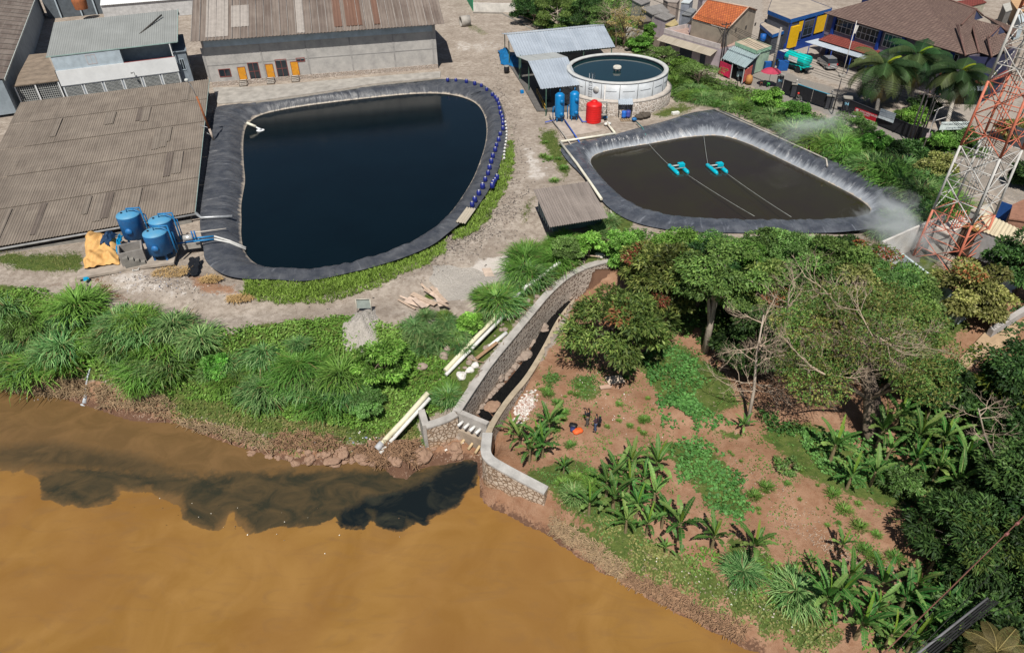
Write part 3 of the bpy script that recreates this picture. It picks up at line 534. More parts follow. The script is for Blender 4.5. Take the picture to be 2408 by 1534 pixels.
# long building: ridge beyond the frame for the eastern two thirds
RB0, RB1 = f.pt(-1.05, 9.2, 11.1), f.pt(f.L+1.35, 9.2, 11.1)
mb = MB(); mb.sheet(RB0, RB1, E1, E0, .055, .5); mb.build('roof', R_MAIN, wh)
mb = MB(); mb.sheet(RB0+A3(0,0,-.02), RB1+A3(0,0,-.02), f.pt(f.L+1.35, 20, 6.9), f.pt(-1.05, 20, 6.9), .055, .5); mb.build('rear_roof', R_MAIN, wh)
mb = MB()
for i in range(int(f.L/1.15)+2):
    u = -1.0+i*1.15
    if u < f.L+1.3: a = f.pt(u, -1.5, 7.05); b = f.pt(u, 9.1, 11.18); mb.tube([a, b], .045, 4)
mb.build('roof_rib', M((.36, .33, .31), .7, .3), wh)
mb = MB()
for u, w_ in ((19.6, 1.3), (21.4, 2.4), (25.6, .9)): mb.sheet(f.pt(u, 9, 11.12), f.pt(u+w_, 9, 11.12), f.pt(u+w_, -.6, 7.42), f.pt(u, -.6, 7.42), .05, .5)
mb.build('rusty_roof_sheet', R_MAINR, wh)
mb = MB()
for u, w_, t0, t1 in ((14.1, 1.1, 9, -1.3), (1.0, 3.2, 9, -.9), (4.6, 2.6, 6, 1.)): mb.sheet(f.pt(u, t0, 7.6+(t0+1.5)*.389-.58), f.pt(u+w_, t0, 7.6+(t0+1.5)*.389-.58), f.pt(u+w_, t1, 7.6+(t1+1.5)*.389-.58), f.pt(u, t1, 7.6+(t1+1.5)*.389-.58), .03, .5)
mb.build('pale_roof_sheet', M((.33, .30, .275), .8, .15), wh)
mb = MB(); g0 = [f.pt(f.L-.04, 0, 6.5), f.pt(f.L-.04, 18.4, 6.5), f.pt(f.L-.04, 9.2, 10.8)]; mb.prism(g0, f.u*.03) if False else mb.face(g0); mb.build('gable', PLAST, wh)
OR = M((.62, .27, .02), .6, .2, 2); FRM = M((.25, .07, .06), .6)
for k, a in (('z1', (2220, 630, 2300, 770)), ('z2', (85, 605, 165, 742)), ('z2', (320, 580, 385, 718))):
    r = f.rect(k, *a); door(f, wh, r[0], r[0]+1.05, r[2], r[2]+2.25, OR)
for k, a, n_, m_ in (('z1', (2310, 590, 2450, 745), 2, 2), ('z2', (172, 560, 315, 720), 2, 2), ('z2', (370, 545, 460, 575), 2, 1), ('z1', (2040, 650, 2170, 715), 2, 1)):
    r = f.rect(k, *a); r = (r[0], r[1], r[2], r[3]) if r[3]-r[2] > .3 else r; window(f, wh, r[0], r[1], r[2], r[3], FRM, None, n_, m_)
def steps(f, uc, label):
    t = thing('wooden_steps', label, 'steps', f.pt(uc, -1, .05), 'wooden steps under the orange doors'); mb = MB()
    for s_ in (-.55, .5): mb.obox(f.pt(uc+s_, -1.35, .05), f.u*.07, f.v*.1, A3(0, 0, .12)); mb.tube([f.pt(uc+s_, -1.4, .1), f.pt(uc+s_, -.2, .75)], .05, 4)
    mb.build('side_rail', M((.2, .17, .14), .9), t); mb = MB()
    for i in range(4): f.bx(mb, uc-.5, uc+.5, -1.35+i*.3, -1.1+i*.3, .14+i*.17, .19+i*.17)
    mb.build('tread', M((.45, .42, .38), .9), t)
for k, x, y, l in (('z1', 2290, 800, 'small wooden steps at the left orange door, next to the potted plant'), ('z2', 148, 780, 'small wooden steps at the middle orange door of the warehouse'), ('z2', 378, 765, 'small wooden steps at the right orange door of the warehouse')): steps(f, f.uw(*q(k, x, y))[0], l)
# apron of concrete in front of it
ap = [Q('z1', 1995, 830), Q('z1', 2040, 980), P(602, 240), P(752, 219), P(878, 199), P(1035, 184), P(1036, 170), P(760, 192), P(600, 206)]
mb = MB(); mb.prism([A3(p[0], p[1], -.1) for p in ap], .26); tag(mb.build('concrete_apron', CONC), 'pale concrete apron between warehouse and pond', None, None, 'structure')
mb = MB(); mb.tube([P(602, 243, .25), P(752, 222, .25), P(878, 202, .25), P(1029, 187, .25)], .12, 6); mesh_thing(mb, 'kerb', CONCD, 'rough grey concrete kerb where the liner meets the apron', 'kerb')
# --- low shed with large corrugated roof
TL, TR, BR, BL = P(48, 241, 2.4), P(492, 186, 2.4), P(458, 500, .75), P(-130, 602, .75); TLx = P(-200, 310, 4.0)
sh = thing('low_shed', 'wide low shed with weathered corrugated roof left of the large pond', 'shed', (BR+TL)/2*A3(1, 1, 0))
def lerp(a, b, t): return a+(b-a)*t
mb = MB(); TLw = P(-60, 250, 4.25); nR = 5; D = .06
mb.sheet(TL, TR, BR, BL, .045, .28, .03, nR, .07); mb.build('roof', R_SHED, sh)
rr = random.Random(3); PQM = roofmat('dark_sheet', (.245, .21, .175), (.215, .18, .15), (.13, .11, .09), 1.05, 2, streak=.6); PQM2 = roofmat('black_sheet', (.17, .14, .12), (.15, .12, .10), (.08, .07, .06), 1.05, 2, streak=.6)
pq = lambda u, v: lerp(lerp(TL, TR, u), lerp(BL, BR, u), v)+A3(0, 0, .13)
for i in range(16):   # patched and darker sheets laid over the old roof
    a, b = rr.uniform(.12, .93), rr.choice([.02, .21, .41, .61, .81]); w_, l_ = rr.uniform(.02, .05), rr.uniform(.1, .17); mb = MB()
    mb.sheet(pq(a, b), pq(a+w_, b), pq(a+w_, b+l_), pq(a, b+l_), .04, .28, .02); mb.build('patched_roof_sheet', PQM2 if i % 4 == 0 else PQM, sh)
mb = MB(); iu = unit(BR-TR); lu = unit(TL-TR)
for a, b in ((TR, BR), (BR, BL), (TR, TL)):
    ins = A3(0, 0, 0); a2 = a+(lu*.5 if a is not BL else 0); d = b-a; mb.obox(A3(a[0], a[1], -.3)+lu*.55*(1)-iu*0, d*A3(1, 1, 0)*.985, unit(np.cross(d, (0, 0, 1)))*.12, A3(0, 0, min(a[2], b[2])-.35))
mb.build('wall', M((.25, .24, .22), .9), sh)
mb = MB(); mb.tube([BR+A3(.1,-.15,-.1), lerp(BR, BL, .36)+A3(0,-.15,-.15), BL+A3(0,-.15,-.2)], .11, 6); mb.build('gutter', M((.3, .3, .3), .5, .3), sh)
mb = MB(); mb.obox(TR+A3(.02,0,-.05), (BR-TR), A3(.05, 0, 0), A3(0, 0, .12)); mb.build('edge_trim', MINT, sh)
mb = MB(); mb.tube([P(460, 501, .7), P(473, 512, .45), P(547, 508, .35)], .17, 5); mesh_thing(mb, 'metal_chute', STEEL, 'grey metal gutter chute running from the shed corner over the liner', 'gutter')
# --- two storey building
wl = P(118, 134.3, 6.9); wr = P(400.5, 101.7, 6.9); f = Fr(A3(wl[0], wl[1], 0), A3(wr[0], wr[1], 0)); tb = thing('two_storey_building', 'two storey building with grey sheet roof, white band and mesh windows behind the low shed', 'building', f.A)
mb = MB(); f.bx(mb, 0, f.L, .0, 9.5, 0, 4.3); f.bx(mb, 0, f.L*.56, .02, 9.5, 4.3, 6.75); f.bx(mb, f.L*.56, f.L, 3, 9.5, 4.3, 6.75); mb.build('wall', M((.30, .34, .38), .8, .2), tb)
mb = MB(); f.bx(mb, -.05, f.L+.05, -.18, -.003, 2.95, 5.0); mb.build('white_parapet', FACADE_W, tb)
mb = MB(); f.bx(mb, 0, f.L*.56, -.05, -.002, 5.02, 6.7); mb.build('blue_cladding', PALEBLUE, tb)
mb = MB(); f.bx(mb, f.L*.56, f.L, -.14, -.004, 5.0, 5.06); mb.build('balcony_rail', M((.25, .05, .05), .7), tb)
mb = MB(); f.bx(mb, f.L-.25, f.L-.1, -.1, .06, 5.0, 6.8); mb.build('post', FACADE_W, tb)
window(f, tb, f.L*.27, f.L*.35, 5.35, 6.65, M((.5, .45, .45), .6), None, 2, 1)
meshw = M((.55, .57, .56), .5, .2)
for i in range(6):
    u0 = f.L*(i/6)+.1; u1 = f.L*((i+1)/6)-.1; window(f, tb, u0, u1, 1.0, 2.9, FACADE_W, M((.05, .06, .065), .5, .3), 1, 1, 0, .12)
    mb = MB(); n_ = 14
    for k in range(1, n_): x = u0+(u1-u0)*k/n_; f.bx(mb, x-.018, x+.018, -.085, -.075, 1.1, 2.8)
    for k in range(1, 9): z = 1.1+1.7*k/9; f.bx(mb, u0+.1, u1-.1, -.1, -.09, z-.018, z+.018)
    mb.build('window_mesh', meshw, tb)
a0, a1 = P(108, 134, 6.95), P(417, 98, 6.95); b0, b1 = P(127, 53, 9.0), P(418, 23, 9.0)
mb = MB(); mb.sheet(b0, b1, a1, a0, .03, .3, .04); mb.build('roof', R_GREY, tb)
mb = MB(); mb.obox(b1+A3(0,0,-.06), a1-b1, A3(.07, 0, 0), A3(0, 0, .16)); mb.obox(a0+A3(0,-.05,-.1), a1-a0, A3(0, -.06, 0), A3(0, 0, .14)); mb.build('roof_trim', MINT, tb)
mb = MB(); mb.sheet(b0, b1, b1+f.v*5+A3(0,0,-1.7), b0+f.v*5+A3(0,0,-1.7), .03, .3); mb.build('rear_roof', R_GREY, tb)
mb = MB(); a = Q('z1', 1310, 330, 7.5); b = Q('z1', 1515, 152, 8.8); mb.tube([a+A3(0,0,.12), b+A3(0,0,.15)], .12, 5); mesh_thing(mb, 'metal_strip', M((.06, .055, .05), .8), 'dark metal strip lying slanted on the grey roof', 'strip')
mb = MB(); mb.tube([A3(*f.pt(f.L*.62, -.2, 2.9)), A3(*f.pt(f.L*.62, -.5, 3.7)), A3(*f.pt(f.L*.6, -.9, 3.75))], .04, 5); mb.obox(f.pt(f.L*.6-.1, -1.1, 3.68), f.u*.25, f.v*.3, A3(0, 0, .1)); mesh_thing(mb, 'wall_lamp', M((.1, .1, .1), .5), 'small dark lamp on a bent arm in front of the white parapet', 'lamp')
# side wing of that building and low flat shed to its left
g = Fr(f.pt(f.L+.02, 0, 0), f.pt(f.L+3.2, 0, 0)); sw = thing('side_wing', 'narrow blue grey wing between the grey roofed building and the warehouse', 'building', g.A)
mb = MB(); g.bx(mb, 0, 1.6, .8, 11, 0, 5.4); mb.build('wall', M((.22, .26, .30), .8), sw); window(Fr(g.pt(.3, .8, 0), g.pt(1.4, .8, 0)), sw, .1, .8, 2.8, 4.4, PALEBLUE)
mb = MB(); g.bx(mb, -.1, 1.8, .6, 11.2, 5.4, 5.5); mb.build('roof', M((.2, .24, .28), .7), sw)
pts = [Q('z1', 120, 815, 3.1), Q('z1', 550, 760, 3.1), Q('z1', 440, 505, 3.1), Q('z1', 275, 520, 3.1)]
lf = thing('flat_annex', 'dusty brown flat roofed annex with a mesh front beside the two storey building', 'shed', pts[0]*A3(1, 1, 0)); mb = MB(); mb.prism(pts, .12); mb.build('roof', M((.24, .19, .145), .95, .4, .8), lf)
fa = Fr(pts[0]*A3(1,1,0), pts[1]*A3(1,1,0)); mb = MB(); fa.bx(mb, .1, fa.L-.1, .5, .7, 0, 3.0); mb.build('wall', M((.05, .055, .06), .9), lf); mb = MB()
for i in range(22): x = .15+i*(fa.L-.3)/21; fa.bx(mb, x-.02, x+.02, .28, .32, .3, 3.0)
for i in range(10): fa.bx(mb, .1, fa.L-.1, .33, .36, .3+i*.29, .335+i*.29)
mb.build('window_mesh', meshw, lf); mb = MB()
for x in (.1, fa.L*.45, fa.L-.25): fa.bx(mb, x, x+.16, .1, .26, 0, 3.05)
mb.build('post', FACADE_W, lf)
# --- tall building at the left edge
ha = 4.6; e0, e1 = Q('z1', 40, 745, ha), Q('z1', 310, 40, ha); lb = thing('long_hall', 'long hall with brown ribbed roof and shaded blue grey wall at the left edge', 'building', A3(e0[0], e0[1], 0))
d = (e1-e0)*A3(1, 1, 0); d2 = d*1.25; n_ = unit(np.cross(d, (0, 0, 1))); n_ = n_ if n_[0] < 0 else -n_
mb = MB(); mb.obox(A3(e0[0], e0[1], 0)+n_*.3, d2, n_*.25, A3(0, 0, ha-.1)); mb.obox(A3(e0[0], e0[1], 0)+n_*.55, n_*14, unit(d)*.25, A3(0, 0, ha-.1)); mb.build('wall', M((.26, .31, .35), .75, .2, .7), lb)
mb = MB(); mb.sheet(e0+n_*14+A3(0,0,3.4), e0, e0+d2, e0+n_*14+d2+A3(0,0,3.4), 0); mb.build('roof', R_MAIN, lb)
mb = MB()
for i in range(20): a = e0+d2*(i/20); mb.tube([a+A3(0,0,.06), a+n_*14+A3(0,0,3.46)], .05, 4)
mb.build('roof_rib', M((.30, .27, .24), .8), lb); mb = MB(); mb.obox(e0+A3(0,0,-.15), d2, -n_*.08, A3(0, 0, .22)); mb.build('edge_trim', M((.52, .58, .56), .6), lb)
# second wing in the far left
a_ = Q('z1', 510, 185, 0); b_ = Q('z1', 455, 10, 0)
pz = thing('rear_hall', 'dark grey hall behind the long hall in the top left corner', 'building', P(60, 8)); ff = Fr(P(115, 45), P(255, 32))
mb = MB(); ff.bx(mb, 0, ff.L, .2, 12, 0, 5); mb.build('wall', M((.10, .12, .14), .8), pz); mb = MB(); ff.bx(mb, -.3, ff.L+.3, 0, 12.5, 5, 5.15); mb.build('roof', M((.2, .2, .2), .85), pz); mb = MB()
for x in (.2, .55, .8): ff.bx(mb, ff.L*x, ff.L*x+.25, -.25, -.02, 0, 5)
mb.build('post', PALEBLUE, pz)
# --- far building with gridded windows behind
ff = Fr(P(250, 52), P(1010, -14)); fb = thing('rear_factory', 'long white factory with gridded windows and a green fascia behind the grey roofs', 'factory', ff.A)
mb = MB(); ff.bx(mb, 0, ff.L, 3.5, 20, 0, 7.6); mb.build('wall', M((.5, .52, .53), .7), fb); mb = MB(); mb.sheet(ff.pt(0, 3.45, 4.2), ff.pt(ff.L, 3.45, 4.2), ff.pt(ff.L, -.5, 3.2), ff.pt(0, -.5, 3.2), .02, .4); mb.build('lean_to_roof', FACADE_W, fb)
mb = MB(); ff.bx(mb, 0, ff.L, -.2, 0, 0, 3.1); mb.build('lean_to_wall', M((.5, .5, .5), .8), fb)
mb = MB(); ff.bx(mb, -.2, ff.L, 3.0, 3.45, 6.6, 6.85); mb.build('green_fascia', M((.06, .28, .08), .6), fb)
f3 = Fr(ff.pt(0, 3.5, 0), ff.pt(ff.L, 3.5, 0)); nW = 9
for i in range(nW): window(f3, fb, f3.L*i/nW+.15, f3.L*(i+1)/nW-.15, 4.7, 6.4, M((.30, .2, .2), .7), DARK, 12, 4, 0, .09)
mb = MB(); ff.bx(mb, -.3, ff.L, 3.2, 21, 7.6, 7.8); mb.build('roof', M((.25, .25, .25), .8), fb)
p_ = Q('z1', 780, 125, 1.2); mb = MB(); mb.lathe(A3(p_[0], p_[1], 2), [(.01, 2.6), (.8, 2.5), (1.3, 2.0), (1.4, 1.5), (1.2, 0)], 16); mesh_thing(mb, 'rusty_drum', RUST, 'rusty round hood beside the rear factory', 'drum')
# --- lamp post at the pond edge
b = GQ('z1', 2005, 1325); b[2] = .2; tp = Q('z1', 1885, 900); h_ = 5.6
lp = thing('street_lamp', 'rusty leaning lamp post with a white lamp head at the shed corner', 'street lamp', b)
hh = 0
for zz in np.arange(2, 9, .05):
    if proj(b+A3(-.55*zz/6, -.1, zz))[0][1] < q('z1', 0, 905)[1]: hh = zz; break
top = b+A3(-.55*hh/6, -.1, hh); mb = MB(); mb.tube([b, lerp(b, top, .27)], .15, 8); mb.build('pole_base', M((.5, .42, .36), .8, .4), lp); mb = MB(); mb.tube([lerp(b, top, .27), top], [.14, .12], 8); mb.build('pole', RUST, lp)
tip = top+A3(-.6, -.1, 2.1); mb = MB(); mb.tube([top+A3(0,0,-.1), top+A3(-.25, 0, 1.2), tip], .04, 6); mb.build('arm', STEEL, lp)
mb = MB(); mb.lathe(tip+A3(0, 0, -.1), [(.02, .22), (.2, .16), (.28, 0), (.2, -.08), (.01, -.1)], 12); mb.build('lamp_head', M((.6, .62, .6), .5), lp)
mb = MB(); mb.tube([b+A3(0, 0, 1.5), b+A3(-1.3, .2, 1.9)], .04, 5); mb.tube([b+A3(0, 0, .5), b+A3(-1.2, .2, 1.2)], .04, 5); mb.build('bracket', STEEL, lp)
# ---------------------------------------------------------------- pump shelter, tank and treatment yard
R_ = R_ZINC
sa = thing('pump_shelter', 'long open shelter with shiny zinc gable roof behind the round tank', 'shelter', P(1300, 150))
a0, a1, r0, r1 = P(1214, 132.6, 3.6), P(1446, 110.5, 3.6), P(1191, 82, 4.7), P(1419.5, 60, 4.7); vv = (r0-a0)*A3(1, 1, 0); vv = vv/np.linalg.norm(vv)
mb = MB(); mb.sheet(r0, r1, a1, a0, .05, .45); mb.build('roof', R_, sa); mb = MB(); k0, k1 = r0+vv*5+A3(0,0,-1), r1+vv*5+A3(0,0,-1); mb.sheet(r0, r1, k1, k0, .05, .45); mb.build('rear_roof', R_, sa)
mb = MB(); mb.tube([r0+A3(0,0,.08), r1+A3(0,0,.08)], .12, 5); mb.build('ridge_cap', M((.4, .43, .46), .5), sa)
GRN = M((.06, .12, .09), .6)
for t in (0.03, .35, .68, .97):
    for e0_, e1_, s_ in ((a0, a1, .25), (k0, k1, -.25)):
        p = lerp(e0_, e1_, t)+vv*s_; mb = MB(); mb.obox(A3(p[0]-.07, p[1]-.07, 0), A3(.14, 0, 0), A3(0, .14, 0), A3(0, 0, p[2]-.05)); mb.build('post', GRN, sa)
mb = MB(); mb.obox(a0+A3(0,.2,-.25), a1-a0, A3(0, .08, 0), A3(0, 0, .14)); mb.build('beam', GRN, sa)
sb = thing('filter_shelter', 'smaller shelter with blue grey zinc roof over pumps beside the blue filter tanks', 'shelter', P(1283, 275))
a0, a1, r0, r1, k0, k1 = P(1271, 209.4, 3.5), P(1363.5, 199.7, 3.5), P(1241, 144, 4.5), P(1333.7, 134, 4.5), P(1214.5, 133, 3.9), P(1303, 123, 3.9)
mb = MB(); mb.sheet(r0, r1, a1, a0, .045, .4); mb.build('roof', R_, sb); mb = MB(); mb.sheet(r0, r1, k1, k0, .045, .4); mb.build('rear_roof', roofmat('dull_zinc', (.36, .38, .38), (.33, .35, .35), (.27, .28, .28), 1, 12, streak=.3), sb)
for px_, py_ in ((1283, 273), (1243, 215), (1224, 188), (1197, 152)):
    p = P(px_, py_); top_ = 3.6 if px_ > 1230 else 3.7; mb = MB(); mb.obox(p-A3(.07, .07, 0), A3(.14, 0, 0), A3(0, .14, 0), A3(0, 0, top_)); mb.build('post', GRN, sb)
p = P(1352, 250); mb = MB(); mb.obox(p-A3(.07, .07, 0), A3(.14, 0, 0), A3(0, .14, 0), A3(0, 0, 3.4)); mb.build('post', GRN, sb)
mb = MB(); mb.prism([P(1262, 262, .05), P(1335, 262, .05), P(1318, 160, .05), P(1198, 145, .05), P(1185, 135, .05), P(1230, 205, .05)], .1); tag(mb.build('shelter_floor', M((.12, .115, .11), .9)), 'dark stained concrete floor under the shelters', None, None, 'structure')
# dim machinery under the roof
for i, (x, y, r, l, lab) in enumerate([(1263, 200, .35, 1.2, 'dark pump motor at the rear of the filter shelter'), (1275, 232, .4, 1.4, 'dark pump motor in the middle of the filter shelter'), (1300, 255, .38, 1.1, 'dark pump motor behind the left blue filter tank')]):
    p = P(x, y, .55); t = thing('pump', lab, 'pump', A3(p[0], p[1], .1), 'pumps under the shelter'); mb = MB(); mb.tube([p, p+A3(l*.7, .2, 0)], r*.8, 12); mb.build('motor', M((.05, .07, .09), .5), t); mb = MB(); mb.box(p+A3(l*.35, .1, -.38), (l, .6, .12)); mb.build('base_plate', DARK, t); mb = MB(); mb.tube([p+A3(l*.8, .2, 0), p+A3(l*.8, .2, 1.4), p+A3(l*.8, 1.5, 1.4)], .08, 8); mb.build('pipe', M((.08, .16, .22), .5), t)
mb = MB(); p = P(1258, 180); mb.obox(p+A3(0, 0, .4), A3(.9, 0, 0), A3(0, .4, 0), A3(0, 0, 1.8)); cb = thing('control_cabinet', 'pale grey electric control cabinet under the small zinc roof', 'cabinet', p); mb.build('box', M((.5, .5, .47), .5), cb); mb = MB(); mb.box(p+A3(.45, -.02, 1.5), (.5, .03, .25)); mb.build('panel', DARK, cb)
mb = MB(); a, b = P(1262, 225), P(1283, 268); 
for zz in (.5, 1.): mb.tube([a+A3(0, 0, zz), b+A3(0, 0, zz)], .035, 5)
for t in (0, .33, .66, 1): p = lerp(a, b, t); mb.tube([p, p+A3(0, 0, 1.05)], .03, 5)
mesh_thing(mb, 'safety_rail', M((.55, .33, .03), .6), 'yellow safety railing along the edge of the filter shelter', 'railing')
# --- round tank
tc = P(1451, 158, 4.2); Rt = 7.0; t0 = A3(tc[0], tc[1], 0); tk = thing('round_tank', 'large round white panelled water tank on a stone base', 'tank', t0)
mb = MB(); mb.lathe(t0, [(Rt+.75, -.2), (Rt+.75, 1.75), (Rt-.1, 1.8)], 96); mb.build('stone_base', stonemat('tank_stone', (.34, .29, .25), (.22, .19, .165), (.50, .46, .42), 2.0), tk)
mb = MB(); mb.lathe(t0, [(Rt+.7, 1.76), (Rt+.8, 1.8), (Rt+.3, 1.95), (Rt, 1.97)], 96); mb.build('base_ledge', M((.47, .43, .39), .9), tk)
mb = MB(); mb.lathe(t0, [(Rt, 1.9), (Rt, 4.15), (Rt-.12, 4.15), (Rt-.12, 2.5)], 96); mb.build('panel_wall', M((.50, .53, .56), .45, .2, .7), tk)
mb = MB(); mb.lathe(t0, [(Rt+.08, 4.05), (Rt+.08, 4.2), (Rt-.1, 4.24), (Rt-.55, 4.2), (Rt-.55, 4.05)], 96); mb.build('rim_walkway', M((.52, .53, .52), .7, .2, 1), tk)
mb = MB()
for i in range(18):
    a = 2*PI*i/18+.1; p = t0+A3(math.cos(a), math.sin(a), 0)*(Rt+.03); mb.tube([p+A3(0,0,1.98), p+A3(0,0,4.06)], .045, 5)
mb.build('seam', M((.2, .21, .22), .6), tk); mb = MB()
for i in range(18):
    a = np.linspace(2*PI*i/18+.16, 2*PI*(i+1)/18+.04, 5); mb.tube([t0+A3(math.cos(x)*(Rt+.015), math.sin(x)*(Rt+.015), 3.05) for x in a], .03, 4)
mb.build('panel_stiffener', M((.25, .27, .28), .6), tk)
mb = MB(); mb.lathe(t0, [(.001, 3.75), (Rt-.14, 3.75)], 64); mb.build('tank_water', watermat('tank_water', (.008, .028, .034), .04, .05, .5), tk)
mb = MB(); mb.lathe(t0, [(.001, 4.25), (.55, 4.25), (.6, 4.1), (.55, 4.0), (.5, 3.98)], 24); mb.lathe(t0, [(.42, 4.26), (.5, 4.36), (.58, 4.26)], 24); hb = mb.build('centre_hub', M((.6, .58, .52), .7), tk)
mb = MB()
for i in range(6): a = 2*PI*i/6; p = t0+A3(math.cos(a)*.45, math.sin(a)*.45, 3.7); mb.tube([p, p+A3(0,0,.35)], .05, 5)
mb.build('hub_leg', M((.5, .45, .35), .7), hb)
def onR(px_, py_, z, R=None): 
    p = P(px_, py_, z); v_ = unit((p-t0)*A3(1, 1, 0)); return t0+v_*(R or Rt)+A3(0, 0, z), v_
p, v_ = onR(1389.5, 219, 3.1); mb = MB(); Zx = v_; X_ = unit(np.cross((0, 0, 1), v_)); mb.lathe(p, [(.001, .12), (.4, .12), (.42, 0)], 20, axis=(X_, A3(0, 0, 1), Zx)); mb.build('hatch', M((.5, .5, .48), .5), tk)
p, v_ = onR(1423, 230, 2.0); mb = MB(); mb.tube([p+v_*.2+A3(0,0,1.9), p+v_*.3+A3(0,0,-.2), p+v_*.9+A3(0,0,-1.), p+v_*1.0+A3(0,0,-1.6)], .12, 8); mb.build('overflow_pipe', M((.62, .6, .58), .5), tk)
p, v_ = onR(1362, 203, 4.2, Rt); mb = MB(); X_ = unit(np.cross((0, 0, 1), v_))
for s_ in (-.25, .25): mb.tube([p+X_*s_+v_*.15+A3(0,0,-3.9), p+X_*s_+v_*.15+A3(0,0,.9), p+X_*s_-v_*.4+A3(0,0,.9), p+X_*s_-v_*.4], .03, 5)
for k in range(13): mb.tube([p-X_*.25+v_*.15+A3(0,0,-3.7+k*.3), p+X_*.25+v_*.15+A3(0,0,-3.7+k*.3)], .02, 4)
mb.build('ladder', STEEL, tk)
# yard slab
mb = MB(); mb.prism([P(1290, 268), P(1322, 325), P(1416, 309), P(1398, 296), P(1420, 290), P(1415, 262)], .14); tag(mb.build('yard_slab', M((.42, .36, .31), .9, .3, .8)), 'concrete slab under the blue and red tanks', None, None, 'structure')
def filt(px_, py_, lab):
    b = P(px_, py_, .14); t = thing('filter_tank', lab, 'tank', b, 'tall blue filter tanks beside the red tank'); m_ = M((.0, .20, .50), .4, .25, 1.6, spec=.5, bump=.05, col2=(.0, .13, .34))
    mb = MB(); mb.lathe(b, [(.001, .45), (.35, .5), (.6, .7), (.62, .75), (.62, 3.45), (.6, 3.5), (.35, 3.72), (.001, 3.78)], 24); mb.build('body', m_, t)
    for k in range(4): a = PI/4+k*PI/2; mb = MB(); mb.tube([b+A3(math.cos(a)*.48, math.sin(a)*.48, 0), b+A3(math.cos(a)*.45, math.sin(a)*.45, .75)], .07, 6); mb.build('leg', m_, t)
    for zz in (1.1, 2.75): mb = MB(); mb.lathe(b+A3(.2, -.55, zz), [(.001, .2), (.24, .18), (.27, 0)], 16, axis=(A3(1, 0, 0), A3(0, 0, 1), A3(.2, -1, 0))); mb.build('manhole', M((.0, .16, .42), .4), t)
    mb = MB(); mb.tube([b+A3(-.85, 0, .4), b+A3(-.85, 0, 1.9), b+A3(-.55, 0, 2.0)], .07, 6); mb.tube([b+A3(0, 0, 3.7), b+A3(0, 0, 4.1), b+A3(.05, .3, 4.1)], .06, 6); mb.build('pipe', m_, t)
filt(1314.5, 285, 'left one of two tall blue filter tanks'); filt(1348.5, 281, 'right one of two tall blue filter tanks, next to the red tank')
b = P(1394.5, 286, .14); t = thing('water_tank', 'bright red plastic water tank with a domed lid', 'tank', b); RED = M((.62, .012, .012), .45, .12, 1, spec=.4, bump=.05)
pr = [(.001, 0), (1.0, 0), (1.03, .1)]
for k in range(7): z = .2+k*.3; pr += [(1.03, z), (1.0, z+.06), (1.03, z+.12)]
mb = MB(); mb.lathe(b, pr+[(1.03, 2.3), (.9, 2.45), (.45, 2.62), (.42, 2.63)], 32); mb.build('body', RED, t); mb = MB(); mb.lathe(b, [(.42, 2.6), (.42, 2.78), (.3, 2.85), (.001, 2.87)], 20); mb.build('lid', RED, t)
def pipe_thing(name, pts, r, mat, lab, cat='pipe', grp=None): mb = MB(); mb.tube(pts, r, 8); return mesh_thing(mb, name, mat, lab, cat, grp)
NAVY = M((.05, .10, .42), .5)
pipe_thing('blue_pipe', [Q('z3', 490, 1120, .4), Q('z3', 600, 1280, .35), Q('z3', 655, 1370, .1), Q('z3', 683, 1395, -.2)], .08, M((.03, .12, .55), .45), 'blue pipe running from the filter tanks down into the black lined pond')
pipe_thing('blue_pipe', [Q('z3', 310, 1145, .3), Q('z3', 400, 1125, .3)], .08, NAVY, 'short blue pipe left of the filter tanks')
pipe_thing('blue_pipe', [Q('z3', 625, 1085, .35), Q('z3', 660, 1140, .35), Q('z3', 700, 1140, .35)], .08, NAVY, 'short bent blue pipe between filter tank and red tank')
pipe_thing('white_pipe', [Q('z3', 455, 1325, .3), Q('z3', 965, 1250, .3)], .14, PVC, 'white pipe lying along the upper edge of the black lined pond')
pipe_thing('white_pipe', [Q('z3', 878, 1140, .3), Q('z3', 966, 1248, .34)], .14, PVC, 'short slanted white pipe next to the red tank')
pipe_thing('white_pipe', [Q('z3', 450, 1330, .45), Q('z3', 610, 1534, .5), Q('z7', 740, 185, .5), Q('z7', 838, 330, .4)], .15, PVC, 'long white pipe along the left bank of the black lined pond')
pipe_thing('grey_pipe', [Q('z3', 350, 1090, .3), Q('z3', 500, 1280, .35), Q('z3', 588, 1410, .1)], .07, M((.45, .42, .38), .6), 'thin grey pipe left of the blue pipe at the pond corner')
pipe_thing('white_pipe', [Q('z7', 920, 440, .3), Q('z7', 975, 525, .1)], .12, PVC, 'short white pipe in the weeds right of the small hut')
